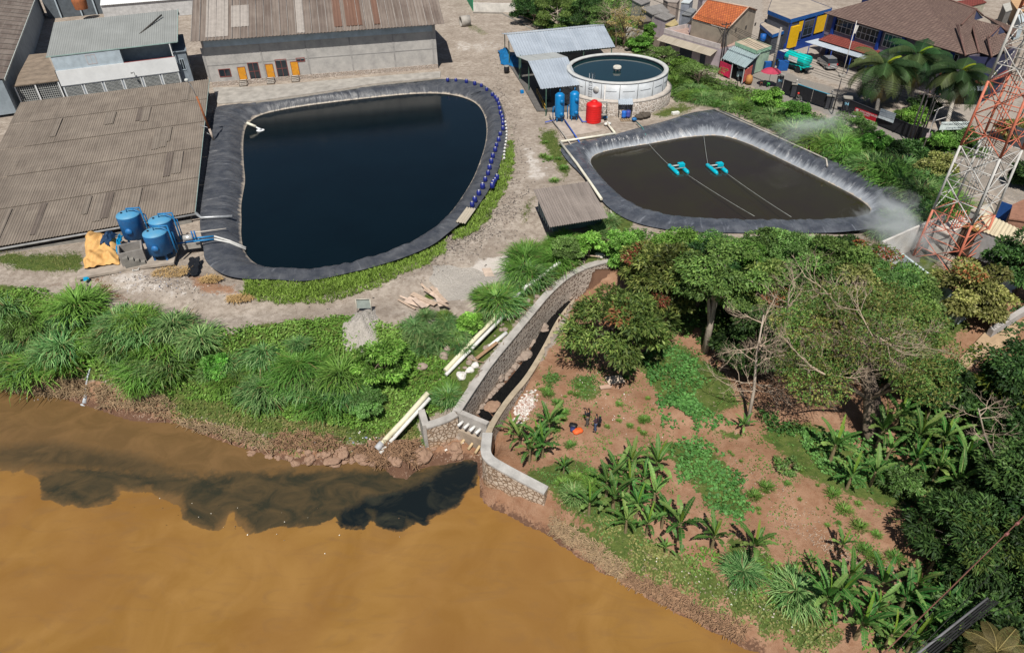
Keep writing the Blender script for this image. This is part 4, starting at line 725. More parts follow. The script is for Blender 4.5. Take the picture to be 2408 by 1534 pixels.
# small lean-to with drums
b0 = P(1453, 276); b1 = P(1484, 276); f = Fr(b0, b1); t = thing('drum_shelter', 'tiny zinc roofed shelter against the stone base of the round tank', 'shelter', b0)
mb = MB(); mb.sheet(f.pt(-.1, 1.3, 2.1), f.pt(f.L+.1, 1.3, 2.1), f.pt(f.L+.1, -.2, 1.8), f.pt(-.1, -.2, 1.8), .04, .25); mb.build('roof', R_, t)
for u in (.05, f.L-.05): mb = MB(); f.bx(mb, u-.05, u+.05, -.05, .05, 0, 1.85); mb.build('post', DARK, t)
mb = MB(); f.bx(mb, 0, f.L, 1.1, 1.15, 0, 1.9); f.bx(mb, 0, .04, 0, 1.1, .3, 1.8); f.bx(mb, f.L-.04, f.L, 0, 1.1, .3, 1.8); mb.build('back_wall', M((.06, .065, .07), .9), t)
for i, (x, y, c, l) in enumerate([(1466, 277, (.02, .13, .5), 'mid blue drum at the left in the tiny zinc shelter'), (1476, 276, (.05, .07, .3), 'darker blue drum at the right in the tiny zinc shelter')]):
    p = P(x, y, .12); mb = MB(); mb.lathe(p, [(.001, 0), (.3, 0), (.32, .3), (.3, .33), (.32, .6), (.3, .9), (.22, .93), (.001, .93)], 16); mesh_thing(mb, 'drum', M(c, .4), l, 'drum', 'drums in the tiny shelter')
mb = MB(); p = P(1470, 283); 
for k in range(5): mb.box(p+A3(-.6+k*.3, 0, .1), (.12, .9, .04))
mb.box(p+A3(0, -.35, .04), (1.4, .1, .08)); mb.box(p+A3(0, .35, .04), (1.4, .1, .08)); mesh_thing(mb, 'pallet', WOOD, 'wooden pallet in front of the tiny zinc shelter', 'pallet')
def bags(name, px_, py_, z, n_, r, mat, lab, cat, seed=1, spread=.5):
    rr = random.Random(seed); mb = MB(); c = P(px_, py_, z) if z is not None else G(px_, py_); 
    for i in range(n_):
        p = c+A3(rr.uniform(-spread, spread), rr.uniform(-spread, spread), r*.5); rx = r*rr.uniform(.6, 1.1); b0 = len(mb.V); n2 = 10
        mb.lathe(p, [(.01, -rx*.5), (rx*.8, -rx*.35), (rx, 0), (rx*.7, rx*.45), (.01, rx*.6)], n2)
        for k in range(b0, len(mb.V)): v = mb.V[k]; mb.V[k] = (v[0]+rr.uniform(-.15, .15)*rx, v[1]+rr.uniform(-.15, .15)*rx, v[2]+rr.uniform(-.12, .12)*rx)
    return mesh_thing(mb, name, mat, lab, cat)
bags('white_jerrycan', 1429, 292, .1, 4, .3, M((.7, .7, .66), .6), 'pile of white plastic jerrycans right of the red tank', 'jerrycans', 3, .35)
bags('blue_bag', 1429, 281, .1, 1, .35, M((.0, .22, .5), .5), 'bright blue plastic bag beside the red tank rack', 'bag')
bags('tarred_sacks', 1511, 276, .1, 7, .5, M((.09, .075, .06), .9), 'heap of dark weathered sheets beside the tank base', 'heap', 5, .9)
bags('blue_motor', 1490, 283, .2, 2, .35, M((.02, .14, .35), .4), 'small blue pump motor at the head of the green hose', 'motor', 6, .15)
pipe_thing('green_hose', [Q('z3', 1165, 1140, .4), Q('z3', 1225, 1200, .45), Q('z3', 1250, 1260, .1), Q('z3', 1275, 1340, -1.0)], .07, M((.05, .20, .20), .5), 'green hose leading from the blue motor down into the pond', 'hose')
b = P(1418, 283, .1); t = thing('pipe_rack', 'narrow metal rack with pipes right of the red tank', 'rack', b)
for dx in (-.35, .35):
    for dy in (-.25, .25): mb = MB(); mb.tube([b+A3(dx, dy, 0), b+A3(dx, dy, 2.4)], .04, 5); mb.build('post', M((.12, .12, .11), .7), t)
mb = MB()
for z in (.8, 1.6, 2.4): mb.box(b+A3(0, 0, z), (.8, .6, .05))
mb.build('shelf', M((.3, .29, .27), .7), t)
mb = MB(); mb.box(Q('z3', 1530, 1058, .15), (1.0, .5, .3), .3); mesh_thing(mb, 'white_sack', M((.75, .75, .7), .8), 'white sack lying in the grass above the black lined pond', 'sack')
mb = MB(); mb.box(Q('z3', 93, 860, .2), (.45, .45, .42), .3); mesh_thing(mb, 'blue_bucket', M((.0, .2, .55), .4), 'small blue container on the gravel beside the shelter', 'bucket')
def drape(name, px4, z0, peaks, mat, lab, cat, n=26, seed=0, amp=.12, kind=None):
    """cloth lying over things: bilinear quad lifted by bumps"""
    rr = np.random.default_rng(seed); c = [P(x, y, z0) for x, y in px4]; u, v = np.meshgrid(np.linspace(0, 1, n), np.linspace(0, 1, n)); u, v = u.ravel(), v.ravel()
    p = ((c[0][None]*(1-u[:, None])+c[1][None]*u[:, None])*(1-v[:, None])+(c[3][None]*(1-u[:, None])+c[2][None]*u[:, None])*v[:, None]); z = np.zeros(len(u))
    for (a, b_, h_, s_) in peaks: z = np.maximum(z, h_*np.exp(-((u-a)**2+(v-b_)**2)/s_**2))
    ph = rr.uniform(0, 6, 6); z += amp*(np.sin(u*17+ph[0]+4*np.sin(v*5+ph[1]))*np.sin(v*13+ph[2])+.5*np.sin((u+v)*31+ph[3]))*(.4+z); p[:, 2] += np.maximum(z, 0)+.03
    ed = .05; p[:, 0] += ed*np.sin(v*21+ph[4]); p[:, 1] += ed*6*np.sin(u*9+ph[5])*.4
    i = (np.arange(n-1)[:, None]*n+np.arange(n-1)).ravel(); Fq = np.stack([i, i+1, i+n+1, i+n], 1); o = p.mean(0); o[2] = z0
    return tag(put(name, rawmesh(name, p-o, Fq, mat, smooth=True), None, tuple(o)), lab, cat, None, kind)
TARPB = M((.005, .13, .33), .5, .4, 1.5, bump=.3)
drape('blue_tarpaulin', [(1170, 122), (1222, 128), (1228, 165), (1178, 152)], 0, [(.3, .4, 1.4, .35), (.7, .6, 1.1, .3)], TARPB, 'blue tarpaulin over goods at the left end of the long shelter', 'tarpaulin', seed=2)
b = P(1191, 172); t = thing('bin', 'black barrel on the track beside the blue tarpaulin', 'barrel', b); mb = MB(); mb.lathe(b, [(.001, 0), (.4, 0), (.44, .5), (.4, 1.1), (.36, 1.12)], 18); mb.build('body', BLACK, t); mb = MB(); mb.lathe(b, [(.42, 1.05), (.44, 1.15), (.001, 1.12)], 18); mb.build('lid', M((.3, .3, .28), .7), t)
# small hut by the road
f = Fr(P(1297, 545), P(1417, 528)); hu = thing('small_hut', 'small green walled hut with a weathered corrugated roof between the two ponds', 'hut', f.A)
mb = MB(); f.bx(mb, .1, f.L-.2, 0, 4.8, 0, 2.0); mb.build('wall', M((.10, .17, .17), .8, .3), hu)
mb = MB(); g = [Q('z7', 200, 240, 2.7), Q('z7', 710, 165, 2.7), Q('z7', 905, 503, 2.15), Q('z7', 352, 592, 2.15)]; mb.sheet(*g, .05, .24); mb.build('roof', roofmat('hut_roof', (.30, .26, .235), (.24, .21, .19), (.12, .10, .09), 1.0, 9, streak=.9, seam=.8), hu)
mb = MB()
for i in range(7): p = f.pt(-.1, .4+i*.65, 0); mb.obox(p, f.u*.08, f.v*.2, A3(0, 0, 2.1))
mb.build('side_plank', M((.30, .36, .36), .8, .3), hu)
# concrete ring pipe, gate, flower wall at the top
b = P(1093, 50, .9); t = thing('concrete_ring', 'large concrete pipe ring lying on the gravel yard', 'pipe ring', b-A3(0, 0, .9)); ax = unit(A3(1, .35, 0)); mb = MB(); X_ = unit(np.cross((0, 0, 1), ax)); mb.lathe(b-ax*.9, [(.85, 0), (1.0, 0), (1.0, 1.8), (.85, 1.8), (.85, 0)], 28, axis=(X_, A3(0, 0, 1), ax)); mb.build('ring', CONC, t)
f = Fr(P(1113, 25), P(1098, -6)); mb = MB(); mb.obox(P(1112, 27), (P(1092, -8)-P(1112, 27)), A3(.12, 0, 0), A3(0, 0, 2.2)); mesh_thing(mb, 'green_gate', M((.0, .30, .14), .6, .2), 'tall green metal sheet gate at the top of the yard', 'gate')
mb = MB(); mb.obox(P(1113, 28), (P(1210, 30)-P(1113, 28)), A3(0, .25, 0), A3(0, 0, 1.7)); t = mesh_thing(mb, 'white_garden_wall', M((.62, .6, .56), .8, .25, .8), 'low stained white garden wall beside the green gate', 'wall')
mb = MB(); mb.tube([P(1112, 31), P(1180, 32), P(1205, 45), P(1290, 90)], .18, 5); mesh_thing(mb, 'stone_kerb', CONCD, 'rough stone kerb curving below the white garden wall', 'kerb')
# equipment left of the pond
mb = MB(); mb.prism([P(185, 640), P(183, 655+3), P(318, 634), P(410, 622), P(423, 570), P(300, 580)], .22) ; tag(mb.build('equipment_slab', M((.36, .31, .26), .9, .3, 1.2)), 'concrete slab under the three blue pressure tanks', None, None, 'structure')
def ptank(px_, py_, r, h, lab, zb=.25, side=1):
    b = P(px_, py_, zb); t = thing('pressure_tank', lab, 'tank', b, 'large blue pressure tanks beside the shed'); m_ = M((.012, .14, .38), .5, .35, 1.4, spec=.4, bump=.15, col2=(.02, .07, .18)); top = M((.05, .25, .46), .5, .3, 1.2, col2=(.12, .27, .38)); z1 = .5
    mb = MB(); mb.lathe(b, [(.001, z1-.12), (r*.7, z1-.05), (r, z1+.12), (r, z1+h), ], 36); mb.build('body', m_, t)
    mb = MB(); mb.lathe(b, [(r, z1+h), (r*.97, z1+h+.08), (r*.6, z1+h+.22), (.001, z1+h+.28)], 36); mb.build('dome', top, t)
    for k in range(4): a = PI/4+k*PI/2; mb = MB(); mb.box(b+A3(math.cos(a)*r*.75, math.sin(a)*r*.75, z1*.5), (.16, .16, z1+.1), a); mb.build('leg', m_, t)
    mb = MB(); mb.lathe(b+A3(.1, -r*.985, z1+h*.45), [(.001, .16), (.3, .15), (.33, 0)], 20, axis=(A3(1, 0, 0), A3(0, 0, 1), A3(.05, -1, 0))); mb.build('manhole', m_, t)
    s_ = side; tp_ = b+A3(0, 0, z1+h+.25); mb = MB(); mb.tube([tp_, tp_+A3(0, 0, .35), tp_+A3(s_*r*1.2, .1, .4), b+A3(s_*(r+.25), .1, z1+h*.6), b+A3(s_*(r+.3), 0, .4)], .085, 8); mb.tube([tp_+A3(s_*r*.5, 0, .35), b+A3(s_*(r+.35), .35, z1+h*.9), b+A3(s_*(r+.35), .35, .5)], .06, 8); mb.build('pipe', M((.02, .18, .42), .4), t)
    mb = MB(); mb.box(tp_+A3(-.45, -.2, .02), (.16, .12, .14)); mb.build('valve', DARK, t)
ptank(384.5, 603, 1.06, 2.05, 'front one of the three large blue pressure tanks, with a round manhole'); ptank(396, 572, 1.06, 2.05, 'right rear one of the three large blue pressure tanks, half hidden by the front one'); ptank(325, 566, 1.06, 2.35, 'left one of the three large blue pressure tanks, next to the concrete basin', .25, 1)
f = Fr(P(289, 628, .2), P(346, 615, .2)); bs = thing('concrete_basin', 'open grey concrete basin with steps cast on its front', 'basin', f.A); L = f.L; mb = MB()
for a in ((0, L, 0, .15), (0, L, 1.75, 1.9)): f.bx(mb, a[0], a[1], a[2], a[3], 0, 1.35)
for a in ((0, .15, .15, 1.75), (L-.15, L, .15, 1.75)): f.bx(mb, a[0], a[1], a[2], a[3], 0, 1.35)
f.bx(mb, .15, L-.15, .15, 1.75, 0, .5); mb.build('wall', M((.25, .235, .22), .9, .3, 1.2), bs); mb = MB()
for i in range(4): f.bx(mb, .25+i*.42, .25+(i+1)*.42, -.45, -.003, 0, 1.0-i*.24)
mb.build('steps', CONCD, bs)
drape('orange_tarpaulin', [(212, 560), (287, 566), (282, 622), (196, 636)], .2, [(.25, .25, 1.3, .35), (.6, .3, 1.1, .3), (.3, .7, .8, .3), (.75, .7, .8, .25)], M((.60, .36, .13), .7, .25, 2, col2=(.45, .25, .09), bump=.4), 'crumpled orange tarpaulin over goods left of the concrete basin', 'tarpaulin', 34, 5, .16)
drape('dark_blue_cloth', [(258, 566), (284, 563), (262, 592), (240, 588)], .3, [(.5, .5, 1.25, .8)], M((.01, .04, .10), .6), 'dark blue cloth bundled on top of the orange tarpaulin', 'cloth', 16, 6, .1)
drape('bright_blue_sheet', [(284, 566), (293, 568), (286, 610), (277, 606)], .25, [(.5, .4, 1.0, .8)], M((.0, .30, .62), .5), 'bright blue sheet wedged between orange tarpaulin and concrete basin', 'sheet', 12, 7, .05)
drape('blue_sheet', [(194, 647), (209, 644), (212, 657), (196, 662)], .02, [(.5, .5, .12, .6)], M((.0, .33, .6), .5), 'small bright blue plastic sheet lying alone on the dirt', 'sheet', 10, 8, .05)
drape('black_mesh_sheet', [(446, 607), (470, 605), (464, 648), (440, 650)], .02, [(.5, .5, .12, .6)], BLACK, 'ragged black mesh sheet lying at the liner corner', 'sheet', 14, 9, .08)
b = P(447, 572); f = Fr(P(432, 587), P(473, 582)); t = thing('pump_unit', 'pump set with a silver motor on a concrete block at the liner edge', 'pump', b)
mb = MB(); f.bx(mb, 0, f.L, 0, 1.2, 0, .55); mb.build('plinth', CONC, t); mb = MB(); mb.tube([f.pt(.15, .6, .9), f.pt(1.0, .6, .9)], .3, 14); mb.build('motor', M((.6, .6, .58), .3, .2, metal=.4), t)
mb = MB(); 
for x in (1.1, 1.35): mb.tube([f.pt(x, .3, .5), f.pt(x, .3, 1.7)], .07, 6)
mb.tube([f.pt(-1.6, .2, .6), f.pt(1.2, .2, .7)], .08, 8); mb.build('pipe', M((.02, .14, .38), .4), t)
for i, dy in enumerate((0, .45)):
    a = P(455, 567-i*7, .9); c_ = P(503, 562-i*7, .75); pipe_thing('blue_pipe', [a, c_], .09, M((.02, .20, .45), .4), ('lower' if i == 0 else 'upper')+' one of two parallel blue pipes leaving the silver pump')
    pipe_thing('white_pipe', [c_, P(540, 570-i*4, .1), P(578, 586-i*4, ZP1+.15)], .09, M((.62, .62, .6), .45), ('lower' if i == 0 else 'upper')+' one of two white pipes dipping into the large pond')
pipe_thing('grey_pipe', [P(437, 549, .6), P(532, 537, .4)], .06, M((.5, .47, .43), .5), 'thin grey pipe pointing over the liner above the silver pump')
t = pipe_thing('pond_inlet_pipe', [P(580, 289, .2), P(602, 298, -.3)], .18, PVC, 'short white inlet pipe discharging into the large pond'); mb = MB()
p0 = P(602, 299, -.35); p1 = P(612, 306, ZP1); mb.tube([p0, lerp(p0, p1, .6)+A3(0, 0, .05), p1], [.1, .14, .3], 8); mb.lathe(A3(p1[0], p1[1], ZP1-.02), [(.6, 0), (.4, .06), (.001, .09)], 14); mesh_thing(mb, 'water_jet', M((.75, .78, .8), .5), 'white foaming jet where the inlet pipe meets the pond', 'water jet')
pipe_thing('garden_hose', [Q('z5', 1430, 945, .1), Q('z5', 1330, 960, .1), Q('z5', 1250, 975, .1), Q('z5', 1240, 1000, .1), Q('z5', 1290, 990, .12), Q('z5', 1330, 930, .25)], .04, M((.6, .6, .58), .5), 'thin pale garden hose coiled below the concrete basin', 'hose')
for i, (k, x, y, s_, l) in enumerate([('z5', 1610, 1010, 1.3, 'heap of dry straw left of the black mesh sheet'), ('z5', 1975, 1080, .7, 'small heap of dry straw at the liner corner'), ('z5', 2240, 1260, .8, 'patch of dry straw beside the grass fringe')]):
    c = Q(k, x, y, .02); N_ = 260; rr = np.random.default_rng(i); an = rr.uniform(0, 2*PI, N_); r_ = np.sqrt(rr.uniform(0, 1, N_))*s_; C = np.c_[r_*np.cos(an)*1.4, r_*np.sin(an)*.7, .03+rr.uniform(0, .35, N_)*np.clip(1-r_/s_, .1, 1)]; D_ = np.c_[rr.normal(size=(N_, 2)), rr.normal(size=N_)*.2]; D_ /= np.linalg.norm(D_, axis=1)[:, None]; S_ = np.cross(D_, [0, 0, 1]); Ls = rr.uniform(.4, .9, N_)[:, None]
    V = np.stack([C-D_*Ls/2-S_*.02, C-D_*Ls/2+S_*.02, C+D_*Ls/2+S_*.02, C+D_*Ls/2-S_*.02], 1).reshape(-1, 3); tag(put('straw_heap', rawmesh('straw_heap', V, np.arange(4*N_).reshape(-1, 4), M((.45, .30, .13), .9, .3, 4)), None, tuple(c)), l, 'straw heap')
# ---------------------------------------------------------------- channel, retaining walls, outfall
MUD = (.26, .145, .075)
ST1 = stonemat('channel_masonry', (.19, .15, .125), (.30, .25, .21), (.50, .44, .385), 3.1, ((5.6)/3., (.34, .24, .16)), (.09, .2))
ST2 = stonemat('river_wall_masonry', (.46, .37, .29), (.56, .48, .39), (.27, .19, .13), 2.9, ((6.4)/3.2, (.38, .21, .10)))
COPE = M((.40, .38, .355), .85, .3, 1.0, bump=.5); COPEB = M((.40, .33, .24), .85, .3, 1.0, bump=.5)
def sweep(mb, pts, w, zb, z_off=0., top=None):
    """wall body following the top centre line pts; w width, zb bottom height(s)"""
    pts = [np.asarray(p, float) for p in pts]; n = len(pts); L = []; R = []
    for i, p in enumerate(pts):
        t = unit((pts[min(i+1, n-1)]-pts[max(i-1, 0)])*A3(1, 1, 0)); s_ = A3(-t[1], t[0], 0)*w/2; L.append(p+s_+A3(0, 0, z_off)); R.append(p-s_+A3(0, 0, z_off))
    zbs = zb if hasattr(zb, '__len__') else [zb]*n; dn = lambda p, z: A3(p[0], p[1], z); s0 = 0
    for i in range(n-1):
        l = np.linalg.norm(pts[i+1]-pts[i]); a, b, c, d = L[i], L[i+1], R[i+1], R[i]; A_, B_, C_, D_ = dn(a, zbs[i]), dn(b, zbs[i+1]), dn(c, zbs[i+1]), dn(d, zbs[i])
        mb.face([d, c, b, a]); mb.face([A_, B_, b, a][::-1]); mb.face([D_, C_, c, d])
        if i == 0: mb.face([A_, a, d, D_][::-1])
        if i == n-2: mb.face([B_, b, c, C_])
    return mb
def stone_wall(name, lab, pts, w, zb, mat, cm, capw=.1, caph=.12):
    p = [np.asarray(x, float) for x in pts]; t = thing(name, lab, 'wall', (p[0][0], p[0][1], p[0][2]-2)); zt = [x[2]-caph for x in p]
    body = [A3(x[0], x[1], z) for x, z in zip(p, zt)]; mb = MB(); sweep(mb, body, w, zb); mb.build('masonry', mat, t)
    zz = [x[2]-caph+.002 for x in p]; mb = MB(); sweep(mb, p, w+capw, zz); mb.build('coping', cm, t); return t
def fine(pts, n=3):
    p = np.asarray(pts, float)
    for _ in range(2): q_ = [p[0]]+[x for a, b in zip(p[:-1], p[1:]) for x in (a*.75+b*.25, a*.25+b*.75)]+[p[-1]]; p = np.array(q_)
    return p
cl = fine(CHL); stone_wall('retaining_wall', 'long curved stone retaining wall on the left side of the drainage channel', cl, .55, [min(-3.2, -4.7-(46-np.clip(x[1], 32, 52))*.12) for x in cl], ST1, COPE)
cr = fine(CHR); stone_wall('retaining_wall', 'low stone wall on the garden side of the drainage channel', cr, .38, [-6.1]*len(cr), ST1, COPEB, .06)
wr_ = fine(WING); stone_wall('river_wall', 'pale stone river wall below the banana plants, right of the outfall', wr_, .62, -6.6, ST2, M((.44, .43, .41), .85, .3, 1), .1, .16)
wl_ = fine(WINL[:3]); stone_wall('wing_wall', 'short stone wing wall left of the outfall', list(wl_), .55, -6.4, ST2, COPE, .1, .14)
mb = MB(); sweep(mb, [WINL[2]+A3(0,0,.003), WINL[3]+A3(0,0,.003)], .5, -5.5); mesh_thing(mb, 'end_wall', COPE, 'short concrete return at the end of the left wing wall', 'wall')
g0, g1 = P(1078, 968, -2.7), P(1140, 994, -2.7); f = Fr(g0*A3(1, 1, 0)+A3(0, 0, -5.8), g1*A3(1, 1, 0)+A3(0, 0, -5.8)); gw = thing('outfall_wall', 'grey concrete cross wall with four white drain pipes closing the channel', 'wall', f.A)
mb = MB(); f.bx(mb, -.1, f.L+.15, -.05, .35, 0, 3.05); mb.build('wall', COPE, gw); mb = MB(); f.bx(mb, -.1, f.L+.15, -.3, -.052, 0, 1.5); mb.build('ledge', M((.33, .27, .21), .9, .3, 1), gw)
for i in range(4): u = f.L*(.16+.225*i); mb = MB(); mb.tube([f.pt(u, -.04, 2.35), f.pt(u-.12, -.55, 2.25)], .12, 10); mb.build('drain_pipe', M((.72, .72, .7), .5), gw)
for i, (a, b, c, d) in enumerate([(1945, 1160, 1860, 1270), (1995, 1180, 1910, 1285), (2065, 1215, 1985, 1330), (2120, 1255, 2050, 1365)]):
    mb = MB(); mb.tube([Q('y2', a, b, -4.9), Q('y2', c, d, -5.35)], .11, 8); mesh_thing(mb, 'bamboo_pole', M((.50, .38, .22), .7, .25, 3), 'muddy %s bamboo pole of the row below the outfall wall' % ('leftmost', 'second', 'third', 'rightmost')[i], 'bamboo pole', 'bamboo poles below the outfall')
BLK = watermat('effluent', (.004, .005, .006), .07, .25, .5)
cw = [(1350,712),(1318,742),(1296,778),(1275,818),(1248,862),(1214,905),(1180,940),(1150,968),(1128,978)]; cp = [P(x, y, -3.9) for x, y in cw]; cp = [P(x, y, max(-5.65, min(-3.0, -4.3-(46-c[1])*.12+.32))) for (x, y), c in zip(cw, cp)]
mb = MB()
for i in range(len(cp)-1):
    a, b = cp[i], cp[i+1]; s_ = unit(np.cross(b-a, (0, 0, 1)))*.75; mb.face([a-s_, b-s_, b+s_*1.2, a+s_*1.2][::-1] if True else None)
tag(mb.build('channel_water', BLK), 'black effluent standing in the stone channel', None, None, 'structure')
# rocks
def rockmesh(seed, flat=.65):
    rr = np.random.default_rng(seed); bm = __import__('bmesh').new(); __import__('bmesh').ops.create_icosphere(bm, subdivisions=3, radius=1)
    ph = rr.uniform(0, 6, 9); sx, sy = rr.uniform(.75, 1.2, 2)
    for v in bm.verts:
        x, y, z = v.co; k = 1+.09*math.sin(x*5+ph[5])*math.sin(z*6+ph[6])+.16*math.sin(x*3.1+ph[0])*math.sin(y*2.7+ph[1])+.12*math.sin(z*4+ph[2]+x*2)+.05*math.sin(x*9+ph[3])*math.sin(y*8+ph[4]); k -= .12*max(0, abs(x+ .6*y)-.8); v.co = (x*k*sx, y*k*sy, z*k*flat)
    me = bpy.data.meshes.new('rock'); bm.to_mesh(me); bm.free(); return me
RKM = M((.29, .19, .13), .9, .35, 2.2, bump=.7, col2=(.20, .12, .085)); RKG = M((.30, .245, .20), .9, .3, 2, bump=.6, col2=(.20, .15, .13)); RKW = M((.66, .64, .6), .8, .2, 2)
RM = [rockmesh(i) for i in range(7)]; RMG = [m_.copy() for m_ in RM]; RMW = [rockmesh(20, .8)]
for a in RM: a.materials.append(RKM)
for a in RMG: a.materials.append(RKG)
RMW[0].materials.append(RKW)
def rock(px_, py_, r, lab, grp=None, ms=None, z=None, name='rock', cat='rock'):
    p = G(px_, py_) if z is None else P(px_, py_, z); ms = ms or RM; o = put(name, rnd.choice(ms), None, (p[0], p[1], p[2]+r*.15), rnd.uniform(0, 6.28), (r*rnd.uniform(.85, 1.2), r*rnd.uniform(.8, 1.1), r*rnd.uniform(.8, 1.1))); return tag(o, lab, cat, grp)
for x, y, r, l in [(1547, 1405, 1.25, 'largest rounded boulder at the mouth, between the driftwood and the pool'), (1130, 1490, 0, '')][:1]: rock(*q('y2', x, y), .85, l, z=-5.7)
for k, x, y, r, l in [('y2', 730, 1435, .65, 'flat pale boulder in the shallows left of the driftwood'), ('y2', 505, 1435, .5, 'brown boulder half in the water left of the flat pale boulder'), ('y2', 365, 1470, .35, 'small pointed boulder standing alone in the water'), ('y2', 815, 1375, .6, 'angular boulder above the flat pale boulder'), ('y2', 800, 1330, .45, 'small angular boulder on top of the boulder row'), ('y2', 1865, 1325, .7, 'broad mud covered boulder under the bamboo poles'), ('y2', 2215, 940, .62, 'large pale boulder at the lower end of the channel'), ('y3', 290, 200, .6, 'rounded boulder at the foot of the curved channel wall'), ('y3', 130, 465, .65, 'long boulder half way down the channel'), ('y3', 320, 125, .5, 'upper boulder at the foot of the curved channel wall'), ('y2', 1900, 210, 0, '')]:
    if r: rock(*q(k, x, y), r, l, ms=RMG if k == 'y3' else RM)
rs = random.Random(5)
for i in range(34):
    t = rs.random(); x, y = 760+t*330, 1062+rs.uniform(-14, 26)-(8 if t > .7 else 0); rock(x, y, rs.uniform(.14, .36), 'small brown stone in the muddy river margin at the outfall', 'stones in the muddy river margin')
for i in range(22):
    rock(rs.uniform(800, 985), rs.uniform(1035, 1088), rs.uniform(.25, .55), 'brown boulder in the rubble beside the driftwood', 'boulders beside the driftwood')
for i in range(16):
    x, y = rs.uniform(560, 760), rs.uniform(1050, 1088); rock(x, min(y, 1052+.18*(x-560)+10), rs.uniform(.14, .34), 'small brown stone on the waterline left of the boulders', 'stones on the left waterline')
for i in range(40):
    t = i/39; x, y = lerp(np.array([1342, 700.]), np.array([1120, 962.]), t); rock(x+rs.uniform(-7, 7)+3, y+rs.uniform(-6, 6), rs.uniform(.2, .42), 'loose stone along the foot of the channel wall', 'loose stones along the channel wall', RMG)
for i in range(46):
    t = rs.random(); x, y = lerp(np.array([1400, 600.]), np.array([1060, 905.]), t); rock(x-rs.uniform(4, 34), y-rs.uniform(0, 8), rs.uniform(.1, .3), 'broken stone on the rubble strip behind the channel wall', 'broken stones behind the channel wall', RMG)
for x, y, r, l in [(1900, 250, 0.36, 'grey earth lump'), (1840, 310, 0.42, ''), (1950, 350, 0.36, ''), (1980, 290, 0.30, ''), (1560, 560, 0.54, ''), (1760, 460, 0.42, ''), (1790, 390, 0.36, '')]: rock(*q('y2', x, y), r, 'grey brown lump of rubble between the grass tufts left of the white pipes', 'rubble lumps between the grass tufts', RMG)
for x, y, l in [(2050, 550, 'upper white sack beside the white pipes'), (2005, 592, 'middle white sack beside the white pipes'), (1925, 648, 'lower white sack, greyish and largest of three')]: rock(*q('y2', x, y), .36 if y < 640 else .5, l, 'white sacks beside the pipes', RMW, name='sack', cat='sack')
rock(*q('z7', 820, 865), .42, 'pale round stone at the upper end of the channel wall', ms=RMW)
# long white drain pipes
def gp(k, x, y, dz): p = GQ(k, x, y); return p+A3(0, 0, dz)
YW = M((.66, .63, .46), .5, .25, 1.5, col2=(.5, .47, .33)); WP = M((.70, .70, .67), .5, .2, 1.5)
pipe_thing('drain_pipe', [gp('y2', 2325, 80, .7), gp('y2', 2050, 360, .7), gp('y2', 1775, 640, .55)], .19, YW, 'yellowish drain pipe on the upper slope beside the channel'); pipe_thing('drain_pipe', [gp('y2', 2345, 110, .6), gp('y2', 2070, 390, .6), gp('y2', 1780, 672, .45)], .15, WP, 'white drain pipe on the upper slope, parallel to the yellowish one')
a, b = q('y2', 1610, 800), q('y2', 1170, 1280); pa, pb = P(*a, -2.35), P(*b, -4.5); pipe_thing('drain_pipe', [pa, lerp(pa, pb, .5)+A3(0, 0, -.08), pb], .21, YW, 'thicker yellowish drain pipe pointing down at the river'); mb = MB(); d_ = unit(pb-pa); mb.tube([pb-d_*.15, pb+d_*.45], .26, 12); mesh_thing(mb, 'pipe_collar', M((.42, .43, .45), .6), 'grey collar on the river end of the yellowish drain pipe', 'pipe collar')
a, b = q('y2', 1628, 848), q('y2', 1162, 1362); pipe_thing('drain_pipe', [P(*a, -2.6), P(*b, -5.0)], .15, WP, 'thinner white drain pipe pointing down at the river')
for a, b, l in [((2345, 255), (2180, 390), 'short white pipe on the rubble beside the channel wall'), ]: pipe_thing('drain_pipe', [gp('y2', *a, .2), gp('y2', *b, .2)], .17, WP, l)
for a, b, l in [((455, 1010), (120, 1258), 'long white concrete beam on the rubble behind the channel wall'), ((695, 820), (545, 945), 'concrete beam at the top of the rubble strip'), ((85, 1290), (15, 1345), 'short broken concrete beam below the long beam')]:
    p0_, p1_ = gp('z7', *a, .8), gp('z7', *b, .8); s_ = unit(np.cross(p1_-p0_, (0, 0, 1)))*.3; mb = MB(); mb.obox(p0_, p1_-p0_, s_, A3(0, 0, .22)); mesh_thing(mb, 'concrete_beam', WP, l, 'beam')
def plank(k, a, b, w_, lab, mat=WOOD, dz=.1, name='plank', grp=None): p0_, p1_ = gp(k, *a, dz), gp(k, *b, dz+.04); s_ = unit(np.cross(p1_-p0_, (0, 0, 1)))*w_; mb = MB(); mb.obox(p0_, p1_-p0_, s_, A3(0, 0, .05)); return mesh_thing(mb, name, mat, lab, 'plank', grp)
PK = M((.50, .38, .29), .85, .25, 3)
plank('y2', (2270, 362), (2075, 520), .3, 'brown wooden board leaning over the rubble beside the channel wall', M((.32, .20, .12), .85, .3, 3), .3)
plank('y2', (1980, 490), (2140, 558), .1, 'thin brown lath beside the white sacks'); plank('z7', (825, 900), (610, 880), .12, 'light wooden pole behind the top of the channel wall', PK, .3); plank('z7', (640, 925), (520, 1015), .12, 'thin wooden pole on the rubble near the upper channel', PK, .25)
plank('y3', (1060, 712), (905, 735), .9, 'pale wooden panel lying in the garden', M((.58, .47, .37), .85, .2, 2)); plank('y3', (930, 765), (830, 780), .4, 'smaller pinkish panel beside the pale garden panel', M((.48, .33, .25), .85)); plank('y3', (930, 665), (1030, 690), .06, 'thin stick lying above the pale garden panel', PK)
rr = random.Random(9)
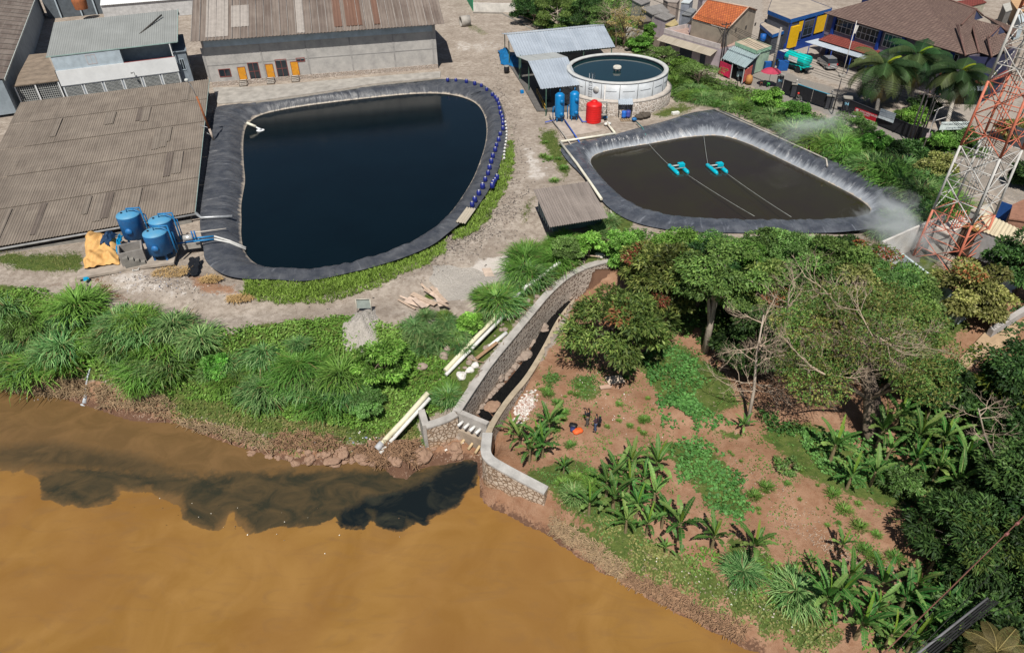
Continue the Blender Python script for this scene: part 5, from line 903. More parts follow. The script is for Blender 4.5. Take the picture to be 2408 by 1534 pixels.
for i, (a, b, w_) in enumerate([((1355, 1240), (1470, 1290), .2), ((1340, 1280), (1500, 1370), .18), ((1440, 1260), (1640, 1330), .9), ((1480, 1225), (1700, 1330), .5), ((1600, 1190), (1760, 1300), .4), ((1660, 1180), (1800, 1330), .35), ((1700, 1200), (1770, 1370), .5), ((1560, 1165), (1640, 1250), .2), ((1500, 1300), (1600, 1390), .4), ((1720, 1340), (1815, 1385), .25)]):
    plank('z6', a, b, w_, 'board in the pile of broken formwork boards beside the grey gravel patch', PK if i % 2 else M((.60, .47, .38), .85, .25, 2), .08+.06*i, 'formwork_board', 'broken formwork boards')
mb = MB(); a = [GQ('z6', 2115, 985), GQ('z6', 2195, 980), GQ('z6', 2232, 1055), GQ('z6', 2145, 1060)]; mb.prism([p+A3(0, 0, .02) for p in a], .08); mesh_thing(mb, 'board', M((.55, .44, .36), .85), 'square wooden board lying alone on the track', 'board')
# gravel heaps
def heap(px_, py_, rx, ry, h_, mat, lab, seed=0, z=None):
    c = G(px_, py_); n = 40; u, v = np.meshgrid(np.linspace(-1, 1, n), np.linspace(-1, 1, n)); u, v = u.ravel(), v.ravel(); r = np.hypot(u, v); X, Y = c[0]+u*rx, c[1]+v*ry
    e = 1-r-.18*np.sin(np.arctan2(v, u)*3+seed)*r-.1*np.sin(np.arctan2(v, u)*7+seed*2)*r; z_ = hgt(X, Y)+np.clip(e, -.25, 1)*h_*(1+.15*np.sin(u*14+seed)*np.sin(v*11)); i = (np.arange(n-1)[:, None]*n+np.arange(n-1)).ravel(); Fq = np.stack([i, i+1, i+n+1, i+n], 1)
    return tag(put('gravel_heap', rawmesh('gravel_heap', np.c_[X, Y, z_]-c, Fq, mat, smooth=True), None, tuple(c)), lab, 'gravel heap')
def gravmat(c1, c2): t = NT('gravel'); o = t.tc.outputs['Object']; v = t.vor(o, 9, 'F1', 'Color'); n = t.noise(o, 14, 4, .8); t.bump(t.math('ADD', n, t.vor(o, 9)), 1., .08); return t.set(col=t.mix(t.math('MULTIPLY', n, .8), t.mix(t.sep(v)[0], c1, c2), tuple(x*.4 for x in c1)), rough=.95, spec=.1)
GV = gravmat((.50, .46, .41), (.62, .58, .53))
heap(*q('y2', 985, 190), 1.5, 2.3, .8, GV, 'grey heap of sand and gravel beside the wooden sieve', 1); heap(*q('z6', 1960, 1130), 3.3, 2.6, .18, GV, 'wide flat spread of pale gravel beside the track', 4)
b = GQ('z6', 1018, 1395); t = thing('gravel_sieve', 'upright wooden sieve frame on the gravel heap beside the track', 'sieve', b); mb = MB()
for s_ in (-.6, .6): mb.tube([b+A3(s_, 0, 0), b+A3(s_, .1, 1.35)], .05, 5)
mb.tube([b+A3(-.6, .1, 1.35), b+A3(.6, .1, 1.35)], .05, 5); mb.build('frame', M((.5, .47, .4), .8), t); mb = MB(); mb.obox(b+A3(-.55, .05, .45), A3(1.1, 0, 0), A3(0, .1, .85), A3(0, .02, 0)); mb.build('mesh_screen', M((.28, .32, .30), .8), t)
# driftwood and litter
def sticks(px4, n_, L0, L1, mat, lab, name='driftwood', seed=0, h_=.4, kind=None, cat='driftwood', w_=.03):
    rr = np.random.default_rng(seed); c = [G(x, y) for x, y in px4]; u, v = rr.uniform(0, 1, (2, n_)); p = (c[0]*(1-u[:, None])+c[1]*u[:, None])*(1-v[:, None])+(c[3]*(1-u[:, None])+c[2]*u[:, None])*v[:, None]; p[:, 2] = np.maximum(hgt(p[:, 0], p[:, 1]), ZR)+rr.uniform(.02, h_, n_)
    D_ = np.c_[rr.normal(size=n_), rr.normal(size=n_)*.6, rr.normal(size=n_)*.35]; D_ /= np.linalg.norm(D_, axis=1)[:, None]; S_ = np.cross(D_, [0, 0, 1.]); S_ /= np.linalg.norm(S_, axis=1)[:, None]; Ls = rr.uniform(L0, L1, n_)[:, None]; W_ = rr.uniform(.5, 1.3, n_)[:, None]*w_; o = p.mean(0); U_ = A3(0, 0, 1)*.03
    a, b = p-D_*Ls/2-o, p+D_*Ls/2-o; V = np.stack([a-S_*W_, a+S_*W_, b+S_*W_*.6, b-S_*W_*.6, a-U_, b-U_*.6], 1).reshape(-1, 3); i = np.arange(n_)*6; Fq = np.vstack([np.stack([i, i+1, i+2, i+3], 1), np.stack([i, i+3, i+5, i+4], 1), np.stack([i+1, i+4, i+5, i+2], 1)])
    return tag(put(name, rawmesh(name, V, Fq, mat), None, tuple(o)), lab, cat, None, kind)
DW = M((.36, .22, .13), .9, .35, 3); DW2 = M((.42, .30, .18), .9, .3, 3)
sticks([(860,1060),(985,1040),(980,1105),(880,1100)], 900, .3, 1.3, DW, 'tangled brown driftwood and roots left of the outfall pool', seed=1, h_=.7)
sticks([(640,1020),(860,1050),(860,1082),(640,1060)], 900, .3, 1.1, DW, 'dry brown flotsam along the waterline left of the boulders', seed=2, h_=.3, name='flotsam')
sticks([(410,985),(650,1035),(650,1068),(430,1003)], 500, .3, 1.3, DW2, 'dry reeds along the waterline below the ground creepers', seed=3, h_=.35, name='dry_reeds', cat='reeds')
sticks([(-40,880),(200,900),(215,935),(-40,912)], 1100, .4, 1.6, DW2, 'dead reeds on the bank left of the little cascade', seed=4, h_=.5, name='dry_reeds', cat='reeds'); sticks([(215,905),(410,945),(400,990),(240,960)], 700, .4, 1.4, DW2, 'dead reeds on the bank right of the little cascade', seed=5, h_=.4, name='dry_reeds', cat='reeds')
sticks([(1300,1215),(1480,1330),(1460,1365),(1290,1250)], 900, .25, .9, DW2, 'dry grass stalks on the garden waterline', seed=6, h_=.2, name='dry_reeds', cat='reeds'); sticks([(1480,1345),(1760,1470),(1740,1510),(1460,1370)], 1300, .25, .8, DW, 'dry stalks on the muddy garden bank further right', seed=7, h_=.2, name='dry_reeds', cat='reeds')
sticks([(1790,1200),(2080,1300),(2150,1400),(2000,1330)], 500, .06, .2, M((.5, .38, .29), .9), 'scattered straw litter on the bare soil of the garden', seed=8, h_=.04, name='straw_litter', kind='stuff', cat='litter')
sticks([(1700,1060),(1900,1180),(2000,1300),(1760,1180)], 260, .06, .16, M((.5, .38, .28), .9), 'chaff on the bare soil in the middle of the garden', seed=9, h_=.03, name='straw_litter', kind='stuff', cat='litter')
def specks(px4, n_, s0, s1, cols, lab, seed, cat='litter', z=None):
    rr = np.random.default_rng(seed); c = [G(x, y) if z is None else P(x, y, z) for x, y in px4]; u, v = np.clip(.5+.24*rr.normal(size=(2, n_)), -.15, 1.15); p = (c[0]*(1-u[:, None])+c[1]*u[:, None])*(1-v[:, None])+(c[3]*(1-u[:, None])+c[2]*u[:, None])*v[:, None]; p[:, 2] = (hgt(p[:, 0], p[:, 1]) if z is None else z)+.02; o = p.mean(0); a = rr.uniform(0, 6.28, n_); s_ = rr.uniform(s0, s1, n_)*.5; V = []
    cc = np.array(cols)[rr.integers(0, len(cols), n_)]
    for k in range(4): an = a+k*PI/2; V.append(np.c_[p[:, 0]+np.cos(an)*s_*rr.uniform(.6, 1.2, n_), p[:, 1]+np.sin(an)*s_*rr.uniform(.6, 1.2, n_), p[:, 2]+rr.uniform(0, .08, n_)]-o)
    V = np.stack(V, 1).reshape(-1, 3); t = NT('litter'); return tag(put('litter', rawmesh('litter', V, np.arange(4*n_).reshape(-1, 4), t.set(col=t.attr('tint'), rough=.7), np.repeat(cc, 4, 0)), None, tuple(o)), lab, cat, None, 'stuff')
WC = [(.7, .68, .64), (.6, .55, .5), (.5, .42, .36), (.25, .3, .45)]; DK = [(.08, .07, .06), (.12, .10, .09), (.2, .17, .15)]
specks([(1225,930),(1262,925),(1245,985),(1208,990)], 900, .1, .35, [(.7, .66, .62), (.6, .54, .5), (.45, .38, .33), (.35, .2, .15)], 'strip of white rubble beside the low channel wall', 16, 'rubble')
specks([(230,640),(460,640),(620,720),(260,690)], 420, .04, .16, WC+DK+DK, 'white and dark rubbish fragments on the track below the blue tanks', 1); specks([(760,1010),(1060,1020),(1080,1080),(700,1060)], 90, .08, .3, WC, 'pale rubbish on the muddy bank at the outfall', 2)
specks([(1290,830),(1500,900),(1700,1050),(1300,1020)], 160, .03, .1, WC[:3], 'small pale fragments on the garden soil', 3); specks([(1500,1300),(1900,1440),(1960,1530),(1500,1330)], 70, .04, .14, WC[:3], 'rubbish on the garden bank', 4)
specks([(150,1120),(1050,1230),(1000,1300),(400,1280)], 34, .04, .12, [(.7, .65, .55), (.1, .06, .03)], 'floating specks along the plume on the river', 5, z=ZR+.03); specks([(1900,640),(2100,700),(2050,800),(1850,760)], 30, .2, .5, WC[:3], 'pale rubbish under the trees of the grove', 6)
specks([(1180,90),(1260,420),(1180,560),(1100,380)], 2600, .06, .2, DK+[(.3, .26, .22)], 'loose dark stones on the gravel track between the ponds', 7); specks([(650,720),(1120,640),(1230,480),(1180,470)], 2600, .05, .2, DK+[(.4, .36, .3)], 'loose stones on the gravel track below the large pond', 8)
specks([(20,1830),(60,1,),(0,0),(0,0)][:0] or [(40,930),(120,935),(110,950),(40,945)], 5, .06, .12, WC, 'foam specks near the left waterline', 9, z=ZR+.03)
# small cascade on the left bank
CASM = M((.50, .56, .62), .3, .5, 6, col2=(.2, .2, .18)); a = [G(213, 866), G(207, 885), G(203, 905), G(202, 930), P(200, 948, ZR+.05)]; mb = MB(); mb.tube([p+A3(0, 0, .05) for p in a], [.05, .09, .07, .12, .22], 7); mb.lathe(P(203, 944, ZR+.0), [(.5, 0), (.3, .05), (.15, .08), (.001, .09)], 9); mesh_thing(mb, 'cascade', CASM, 'thin white cascade falling down the left bank into the river', 'cascade')
# ---------------------------------------------------------------- pond furniture
JUG = M((.008, .018, .19), .4, .3, 3, spec=.5, bump=.1); JW = M((.6, .6, .58), .5)
jug = thing('blue_jug', 'x', 'jug', (0, 0, 0)); mb = MB(); mb.lathe((0, 0, 0), [(.001, 0), (.2, 0), (.23, .06), (.23, .38), (.16, .47), (.09, .5)], 12); mb.build('body', JUG, jug); mb = MB(); mb.lathe((0, 0, 0), [(.09, .5), (.09, .56), (.001, .57)], 8); mb.build('cap', JW, jug); mb = MB(); mb.tube([(-.12, 0, .46), (-.1, 0, .58), (.1, 0, .58), (.12, 0, .46)], .025, 5); mb.build('handle', JUG, jug)
jl = [('z2', *p) for p in [(1795,750),(1872,752),(1970,765),(2048,783),(2110,800),(2160,838),(2213,887),(2240,910),(2258,938),(2272,970),(2281,1012),(2290,1060),(2303,1095),(2310,1128),(2312,1160),(2312,1205),(2287,1255),(2272,1312),(2252,1360),(2240,1405),(2217,1463),(2203,1515)]]+[('z6', *p) for p in [(2187,38),(2173,90),(2147,150),(2122,215),(2087,280),(2050,340),(2025,385),(2257,128),(2238,155),(2222,180),(2212,210)]]
for i, (k, x, y) in enumerate(jl):
    p = Q(k, x, y+14, .22); g = 'blue jugs along the curved liner edge' if k == 'z2' else 'blue jugs on the lower right liner edge'
    l = 'blue plastic jug weighing down the liner on the upper right curve of the large pond' if k == 'z2' else 'blue plastic jug on the lower right liner edge of the large pond'
    o = jug if i == 0 else copy_tree(jug, p, rnd.uniform(0, 6)); o.location = tuple(p); o['label'] = l; o['group'] = g; s_ = rnd.uniform(.95, 1.2); o.scale = (s_, s_, s_)
for i in range(12):
    a = Q('z6', 2340-(i % 3)*4, -10+0*i, .2); t_ = i/11; x, y = (2335+12*math.sin(t_*5), 1150+t_*340); p = Q('z2', x, y, .25); mb = MB(); mb.lathe(p, [(.001, 0), (.14, .02), (.17, .15), (.08, .28), (.001, .3)], 8); mesh_thing(mb, 'white_jug', JW, 'small white plastic jug outside the row of blue jugs', 'jug', 'white jugs outside the blue ones')
c = [Q('z6', 1970, 405, .35), Q('z6', 2055, 418, .35), Q('z6', 1955, 557, .35), Q('z6', 1868, 542, .35)]; mb = MB(); mb.sheet(*c, .06, .27, .02); mesh_thing(mb, 'roofing_sheet', roofmat('loose_sheet', (.52, .47, .38), (.48, .43, .35), (.30, .25, .2), 3, 3), 'loose corrugated roofing sheet on the right liner edge of the large pond', 'roofing sheet')
for a, b, l in [((2010, 890), (2105, 855), 'dark bamboo stick on the liner at the upper right curve')]: pipe_thing('stick', [Q('z2', *a, .0), Q('z2', *b, .3)], .04, DARK, l, 'stick')
def aerator(k, x, y, lab):
    c = Q(k, x, y, ZP2); t = thing('paddle_aerator', lab, 'aerator', c, 'blue aerators on the right pond'); CY_ = M((.0, .42, .55), .4, .1, 2, spec=.4); a = unit(Q(k, 1570, 100, ZP2)-Q(k, 1480, 15, ZP2)); s_ = A3(-a[1], a[0], 0); s_ = s_ if s_[1] > 0 else -s_
    for d_ in (-.62, .62):
        L = 1.35; mb = MB(); p = c+s_*d_+A3(0, 0, .12); mb.tube([p-a*L, p-a*(L-.25), p+a*(L-.25), p+a*L], [.14, .24, .24, .14], 8); mb.build('float', CY_, t)
    for d_ in (-.45, .45): mb = MB(); mb.tube([c+a*d_-s_*.7+A3(0, 0, .38), c+a*d_+s_*.7+A3(0, 0, .38)], .05, 5); mb.build('cross_bar', M((.35, .45, .45), .5), t)
    mb = MB(); mb.obox(c-a*.3-s_*.05+A3(0, 0, .4), a*.6, s_*.7, A3(0, 0, .38)); mb.build('motor_hood', CY_, t); mb = MB(); mb.tube([c-a*.1-s_*.65+A3(0, 0, .5), c+a*.1+s_*.1+A3(0, 0, .6)], .06, 6); mb.build('shaft', M((.6, .6, .58), .4), t)
aerator('z7', 1555, 55, 'left one of the two turquoise paddle aerators'); aerator('z7', 1915, 52, 'right one of the two turquoise paddle aerators')
ROPE = M((.40, .42, .40), .8)
def rope(a, b, sag, lab, z0=ZP2+.3, z1=.3, r=.022):
    pa, pb = P(*a, z0), P(*b, z1); mb = MB(); mb.tube([lerp(pa, pb, t)+A3(0, 0, -sag*4*t*(1-t)) for t in np.linspace(0, 1, 12)], r, 4); return mesh_thing(mb, 'rope', ROPE, lab, 'rope')
rope(q('z7', 1640, 100), q('z7', 2270, 490), .1, 'mooring rope from the left aerator to the lower bank'); rope(q('z7', 2005, 85), (1860, 510), .1, 'mooring rope from the right aerator to the lower bank')
rope(q('z3', 1275, 1340), q('z7', 1475, 15), .1, 'rope from the hose end to the left aerator', -.6, ZP2+.3); rope(q('z3', 1795, 1265), q('z7', 1835, 15), .1, 'rope from the upper bank to the right aerator', -.4, ZP2+.3)
pipe_thing('berm_pipe', [Q('z3', 1890, 1022, .45), Q('z3', 2397, 1243, .45), Q('z4', 545, 1490, .45), Q('z4', 555, 1534+20, .4)], .1, M((.45, .42, .37), .7), 'long grey pipe along the upper right berm of the black lined pond')
# ---------------------------------------------------------------- people
def skin(name, pts, edges, rads, mat, parent, lv=2):
    me = bpy.data.meshes.new(name); me.from_pydata([tuple(p) for p in pts], edges, []); me.materials.append(mat); o = put(name, me, parent)
    mo = o.modifiers.new('skin', 'SKIN'); mo.use_smooth_shade = True
    for i, r in enumerate(rads): sv = me.skin_vertices[0].data[i]; sv.radius = (r, r) if not hasattr(r, '__len__') else r
    me.skin_vertices[0].data[0].use_root = True; s_ = o.modifiers.new('sub', 'SUBSURF'); s_.levels = 1; s_.render_levels = lv; return o
def person(base, face, lab, jacket, trousers, hair, raised, pack):
    t = thing('person', lab, 'person', base, None, face)      # local +y is forward
    SK = M((.32, .17, .10), .6, .1, 6, bump=0); V = [(0,0,.93),(0,0,1.08),(0,.01,1.30),(0,0,1.44),(0,.015,1.52),(0,.03,1.60),(0,.02,1.67)]; R = [.13,.12,.15,.06,.062,.088,.07]; E_ = [(0,1),(1,2),(2,3),(3,4),(4,5),(5,6)]
    def add(p, r, to): V.append(p); R.append(r); E_.append((to, len(V)-1)); return len(V)-1
    add((0,.135,1.58), .016, 5); add((-.09,.02,1.58), .018, 5); add((.09,.02,1.58), .018, 5)
    JV = [(0,0,.90),(0,0,1.08),(0,.01,1.30),(0,0,1.42)]; JR = [.165,.155,.185,.09]; JE = [(0,1),(1,2),(2,3)]; TV = [(0,0,.96),(0,0,.88)]; TR_ = [.15,.14]; TE = [(0,1)]
    for s_ in (-1, 1):
        k = add((.09*s_,0,.84), .085, 0); k = add((.1*s_,.03,.48), .06, k); k = add((.11*s_,-.02,.09), .042, k); add((.12*s_,.15,.035), .035, k)
        TV += [(.1*s_,0,.80),(.105*s_,.03,.48),(.115*s_,-.02,.12)]; TR_ += [.105,.08,.065]; n = len(TV); TE += [(1,n-3),(n-3,n-2),(n-2,n-1)]
        sh_ = (.18*s_,0,1.38); el = (.27*s_,.12,1.22) if raised else (.24*s_,-.02,1.12); ha = (.09*s_,.24,1.55) if raised else ((.2*s_,.12,.90) if s_ > 0 else (.1*s_,.25,1.15))
        k = add(sh_, .065, 2); k = add(el, .045, k); k = add(ha, .032, k); d_ = unit(A3(*ha)-A3(*el)); sd = A3(d_[1], -d_[0], 0)*.9+A3(0, 0, .1)
        for j in range(4): tip_ = A3(*ha)+d_*(.09+.012*(1-abs(j-1.5)))+sd*(j-1.5)*.022; m1 = lerp(A3(*ha), tip_, .55)+sd*(j-1.5)*.012; kk = add(tuple(m1), .011, k); add(tuple(tip_+A3(0, 0, -.02)), .008, kk)
        kk = add(tuple(A3(*ha)+d_*.03+sd*.05*-s_), .012, k); add(tuple(A3(*ha)+d_*.06+sd*.065*-s_), .009, kk)
        n = len(JV); JV += [sh_, el, tuple(A3(*ha)-d_*.03)]; JR += [.09,.068,.05]; JE += [(2,n),(n,n+1),(n+1,n+2)]
    skin('body', V, E_, R, SK, t); skin('jacket', JV, JE, JR, jacket, t); skin('trousers', TV, TE, TR_, trousers, t)
    skin('hair', [(0,-.02,1.60),(0,.0,1.68),(0,.05,1.70)], [(0,1),(1,2)], [.1,.09,.06], hair, t, 2)
    for s_ in (-1, 1): mb = MB(); mb.obox((.115*s_-.05,-.09,0), (.1,0,0), (0,.27,0), (0,0,.09)); me_ = mb; o = mb.build('shoe', DARK, None, (0,0,0)); o.parent = t
    if raised:
        mb = MB(); mb.obox((-.07,.25,1.53), (.14,0,0), (0,.06,0), (0,0,.1)); mb.tube([(0,.3,1.58),(0,.4,1.58)], .04, 10); o = mb.build('camera', DARK, None, (0,0,0)); M_ = Matrix.Rotation(face, 3, 'Z'); o.location = tuple(np.array(base)); o.rotation_euler = (0,0,face); tag(o, 'small black camera held at the face by the standing person', 'camera'); o.name = 'handheld_camera'
    if pack: mb = MB(); mb.obox((-.15,-.34,1.0), (.3,0,0), (0,.18,0), (0,0,.42)); mb.obox((-.11,-.39,1.02), (.22,0,0), (0,.05,0), (0,0,.2)); o = mb.build('backpack', M((.012, .014, .02), .7), None, (0,0,0)); o.location = tuple(np.array(base)); o.rotation_euler = (0,0,face); tag(o, 'black backpack on the back of the person in jeans', 'backpack')
    return t
pa, pb = GQ('y3', 707, 1104), GQ('y3', 780, 1158)
person(pa, rad(65), 'person in black jacket and grey trousers holding a camera up, standing in the garden', M((.016, .016, .022), .8, .2, 3), M((.10, .09, .085), .8), M((.012, .01, .01), .6), True, False)
person(pb, rad(75), 'person in dark plum jacket and blue jeans, standing in the garden', M((.055, .03, .045), .8, .2, 3), M((.06, .09, .17), .8), M((.012, .01, .01), .6), False, True)
def bagm(k, x, y, size, mat, lab, name='bag', rz=0.):
    p = GQ(k, x, y); mb = MB(); n = 12; a, b, c = size; mb.lathe(p, [(.001, 0), (a*.9, .02), (a, c*.3), (a*.9, c*.75), (a*.5, c), (.001, c)], n)
    for i in range(len(mb.V)): v = A3(*mb.V[i])-p; th = math.atan2(v[1], v[0]); k_ = 1+.25*abs(math.sin(2*th)); v = A3(v[0]*k_, v[1]*k_*b/a, v[2]); mb.V[i] = tuple(p+A3(v[0]*math.cos(rz)-v[1]*math.sin(rz), v[0]*math.sin(rz)+v[1]*math.cos(rz), v[2]))
    mb.tube([p+A3(-a*.4, 0, c*.9), p+A3(0, 0, c*1.4), p+A3(a*.4, 0, c*.9)], .02, 5); return mesh_thing(mb, name, mat, lab, 'bag')
bagm('y3', 615, 1165, (.38, .26, .26), M((.80, .13, .03), .55), 'bright orange bag on the ground beside the two people', rz=.4); bagm('y3', 573, 1112, (.3, .22, .24), BLACK, 'black bag on the ground, upper of the bags beside the two people', rz=-.3); bagm('y3', 569, 1150, (.2, .2, .26), M((.02, .03, .12), .6), 'navy blue bag between black bag and orange bag')
# ---------------------------------------------------------------- vegetation
def leafmat(name, trans=.24, rough=.55):
    t = NT(name); c = t.attr('tint'); oi = t.nd('ShaderNodeObjectInfo'); hs = t.nd('ShaderNodeHueSaturation'); t.l(c, hs.inputs['Color'])
    t.l(t.math('MULTIPLY_ADD', oi.outputs['Random'], .035, .483), hs.inputs['Hue']); t.l(t.math('MULTIPLY_ADD', t.math('FRACT', t.math('MULTIPLY', oi.outputs['Random'], 7.3)), .4, .8), hs.inputs['Value'])
    t.set(col=hs.outputs[0], rough=rough, spec=.25); tr = t.nd('ShaderNodeBsdfTranslucent'); t.l(hs.outputs[0], tr.inputs[0]); mx = t.nd('ShaderNodeMixShader'); mx.inputs[0].default_value = trans
    t.l(t.b.outputs[0], mx.inputs[1]); t.l(tr.outputs[0], mx.inputs[2]); t.l(mx.outputs[0], t.out.inputs[0]); return t.m
LEAF = leafmat('foliage'); BARK = M((.17, .13, .095), .9, .4, 3, bump=.6); BARKP = M((.40, .34, .28), .9, .3, 3, bump=.5); BARKD = M((.10, .075, .06), .95, .5, 3, bump=.7)
def nrm(v): return v/np.maximum(1e-9, np.linalg.norm(v, axis=1))[:, None]
def palcol(g, pal, n, idx=None, var=.25):
    pal = np.array(pal); k = g.integers(0, len(pal), n) if idx is None else idx; return np.clip(pal[k]*(1+g.uniform(-var, var, (n, 1))), 0, 1)
def leaves(C, D, N, L, Wd, col):
    S_ = nrm(np.cross(D, N)); L = L[:, None]; Wd = Wd[:, None]; dn = -.18*L*np.array([[0, 0, 1.]])
    V = np.stack([C, C+D*L*.5+S_*Wd*.5, C+D*L+dn, C+D*L*.5-S_*Wd*.5], 1).reshape(-1, 3); return V, np.arange(len(V)).reshape(-1, 4), np.repeat(col, 4, 0)
def crown_mesh(seed, R, nb=26, nl=6500, L=(.22, .42), asp=.42, pal=None, tip=None, tipf=0., droop=.35, br=(.19, .38), flat=.6, name='crown', hollow=.5):
    g = np.random.default_rng(seed); R = np.array(R, float)
    d = nrm(g.normal(size=(nb, 3))); d[:, 2] = np.where(d[:, 2] < -.75, -d[:, 2]*.5, d[:, 2]); bc = d*R*(g.uniform(hollow, .98, (nb, 1))); bc[:, 2] *= .95; rb = g.uniform(*br, nb)*R.mean()
    bi = g.integers(0, nb, nl); dd = nrm(g.normal(size=(nl, 3))); up = dd[:, 2] < -.1; dd[up, 2] *= -.4; dd = nrm(dd); dd2 = dd*np.array([1, 1, flat]); rr_ = rb[bi]*g.uniform(.45, 1.08, nl)**.6
    C = bc[bi]+dd2*rr_[:, None]; keep = g.random(nl) < 1.0; out = nrm(C/R)
    D = nrm(.6*dd+.5*out+.7*g.normal(size=(nl, 3))-np.array([0, 0, droop])); N = nrm(.5*dd+.4*out+np.array([0, 0, .5])+.5*g.normal(size=(nl, 3)))
    nl = int(nl*1); bt = g.uniform(.5, 1.55, nb); pal = np.array(pal); ci = (g.random(nl)*len(pal)).astype(int); col = pal[ci]*bt[bi][:, None]*g.uniform(.75, 1.25, (nl, 1))
    if tip is not None: tb = g.random(nb) < tipf; m_ = tb[bi] & (g.random(nl) < .55); col[m_] = np.array(tip)*g.uniform(.7, 1.3, (m_.sum(), 1))
    V, Fq, cc = leaves(C[keep], D, N, g.uniform(*L, nl), g.uniform(*L, nl)*asp, np.clip(col, 0, 1)); return rawmesh(name, V, Fq, LEAF, cc), bc
def branch_mesh(path, r0, r1, limbs, mat, name='trunk', n=7):
    mb = MB(); mb.tube(path, list(np.linspace(r0, r1, len(path))), n)
    for (i, tgt, r) in limbs:
        a = np.asarray(path[i], float); tgt = np.asarray(tgt, float); m_ = lerp(a, tgt, .5)+A3(0, 0, .12*np.linalg.norm(tgt-a))*(.5 if tgt[2] > a[2] else 1); mb.tube([a, m_, tgt], [r, r*.7, r*.3], 5, False)
    V = np.array(mb.V); me = bpy.data.meshes.new(name); me.from_pydata(mb.V, [], mb.F); me.polygons.foreach_set('use_smooth', np.array(mb.sm, bool)); me.materials.append(mat); return me
PAL = dict(mango=[(.055, .085, .018), (.085, .12, .026), (.12, .15, .04), (.035, .06, .014)], dark=[(.018, .045, .012), (.03, .07, .018), (.05, .10, .025)], mid=[(.045, .09, .02), (.075, .13, .03), (.10, .16, .04)], bright=[(.06, .15, .02), (.09, .20, .03), (.13, .24, .05)],
 olive=[(.09, .10, .025), (.13, .135, .04), (.17, .165, .06)], feather=[(.05, .11, .022), (.08, .15, .035), (.11, .18, .06)], tan=[(.22, .17, .06), (.17, .15, .05), (.28, .22, .10)], napier=[(.04, .10, .028), (.07, .15, .045), (.11, .20, .065), (.17, .26, .10)],
 weed=[(.06, .13, .02), (.085, .17, .028), (.12, .21, .045)], creeper=[(.07, .10, .025), (.10, .13, .035), (.14, .15, .05), (.17, .155, .06)], verge=[(.12, .21, .035), (.16, .26, .05), (.10, .17, .03)], lawn=[(.13, .18, .05), (.17, .21, .07), (.10, .14, .04)], potato=[(.04, .095, .022), (.055, .125, .03), (.075, .16, .04)])
for k_, v_ in PAL.items(): PAL[k_] = [tuple(min(.6, c*(1.25 if k_ == 'dark' else 1.62)) for c in x) for x in v_]
TREE = {}
def tree(kind, base, H_, R, seed, lab, group=None, trunk=None, name='tree', cat='tree', lean=(0, 0), rz=0.):
    """kind: (palette, leaf length range, aspect, count, blobs, tip, tipf, flat)"""
    pal, L, asp, nl, nb, tip, tipf, flat = kind; me, bc = crown_mesh(seed, R, nb, nl, L, asp, PAL[pal], tip, tipf, flat=flat)
    t = thing(name, lab, cat, base, group, rz); cz = max(R[2]*.62, H_-R[2]*1.12); off = A3(lean[0], lean[1], cz); put('crown', me, t, tuple(off))
    pth = [A3(0, 0, -.3), A3(lean[0]*.25, lean[1]*.25, cz*.35), A3(lean[0]*.6, lean[1]*.6, cz*.7), off]; g = random.Random(seed); lim = [(g.choice([1, 2, 2, 3]), off+bc[i]*.9, .035*H_*.5) for i in range(0, len(bc), 2)]
    put('trunk', branch_mesh(pth, .026*H_+.05, .012*H_+.03, lim, trunk or BARK), t); return t
K_MANGO = ('mango', (.3, .55), .28, 11500, 38, (.26, .10, .05), .08, .7); K_DARK = ('dark', (.22, .42), .42, 10500, 30, None, 0, .7); K_MID = ('mid', (.18, .36), .48, 10500, 32, None, 0, .6); K_BR = ('bright', (.16, .34), .45, 9000, 30, None, 0, .6)
K_OL = ('olive', (.22, .42), .5, 9000, 34, (.28, .10, .04), .08, .6); K_FE = ('feather', (.14, .28), .36, 10500, 34, None, 0, .5)
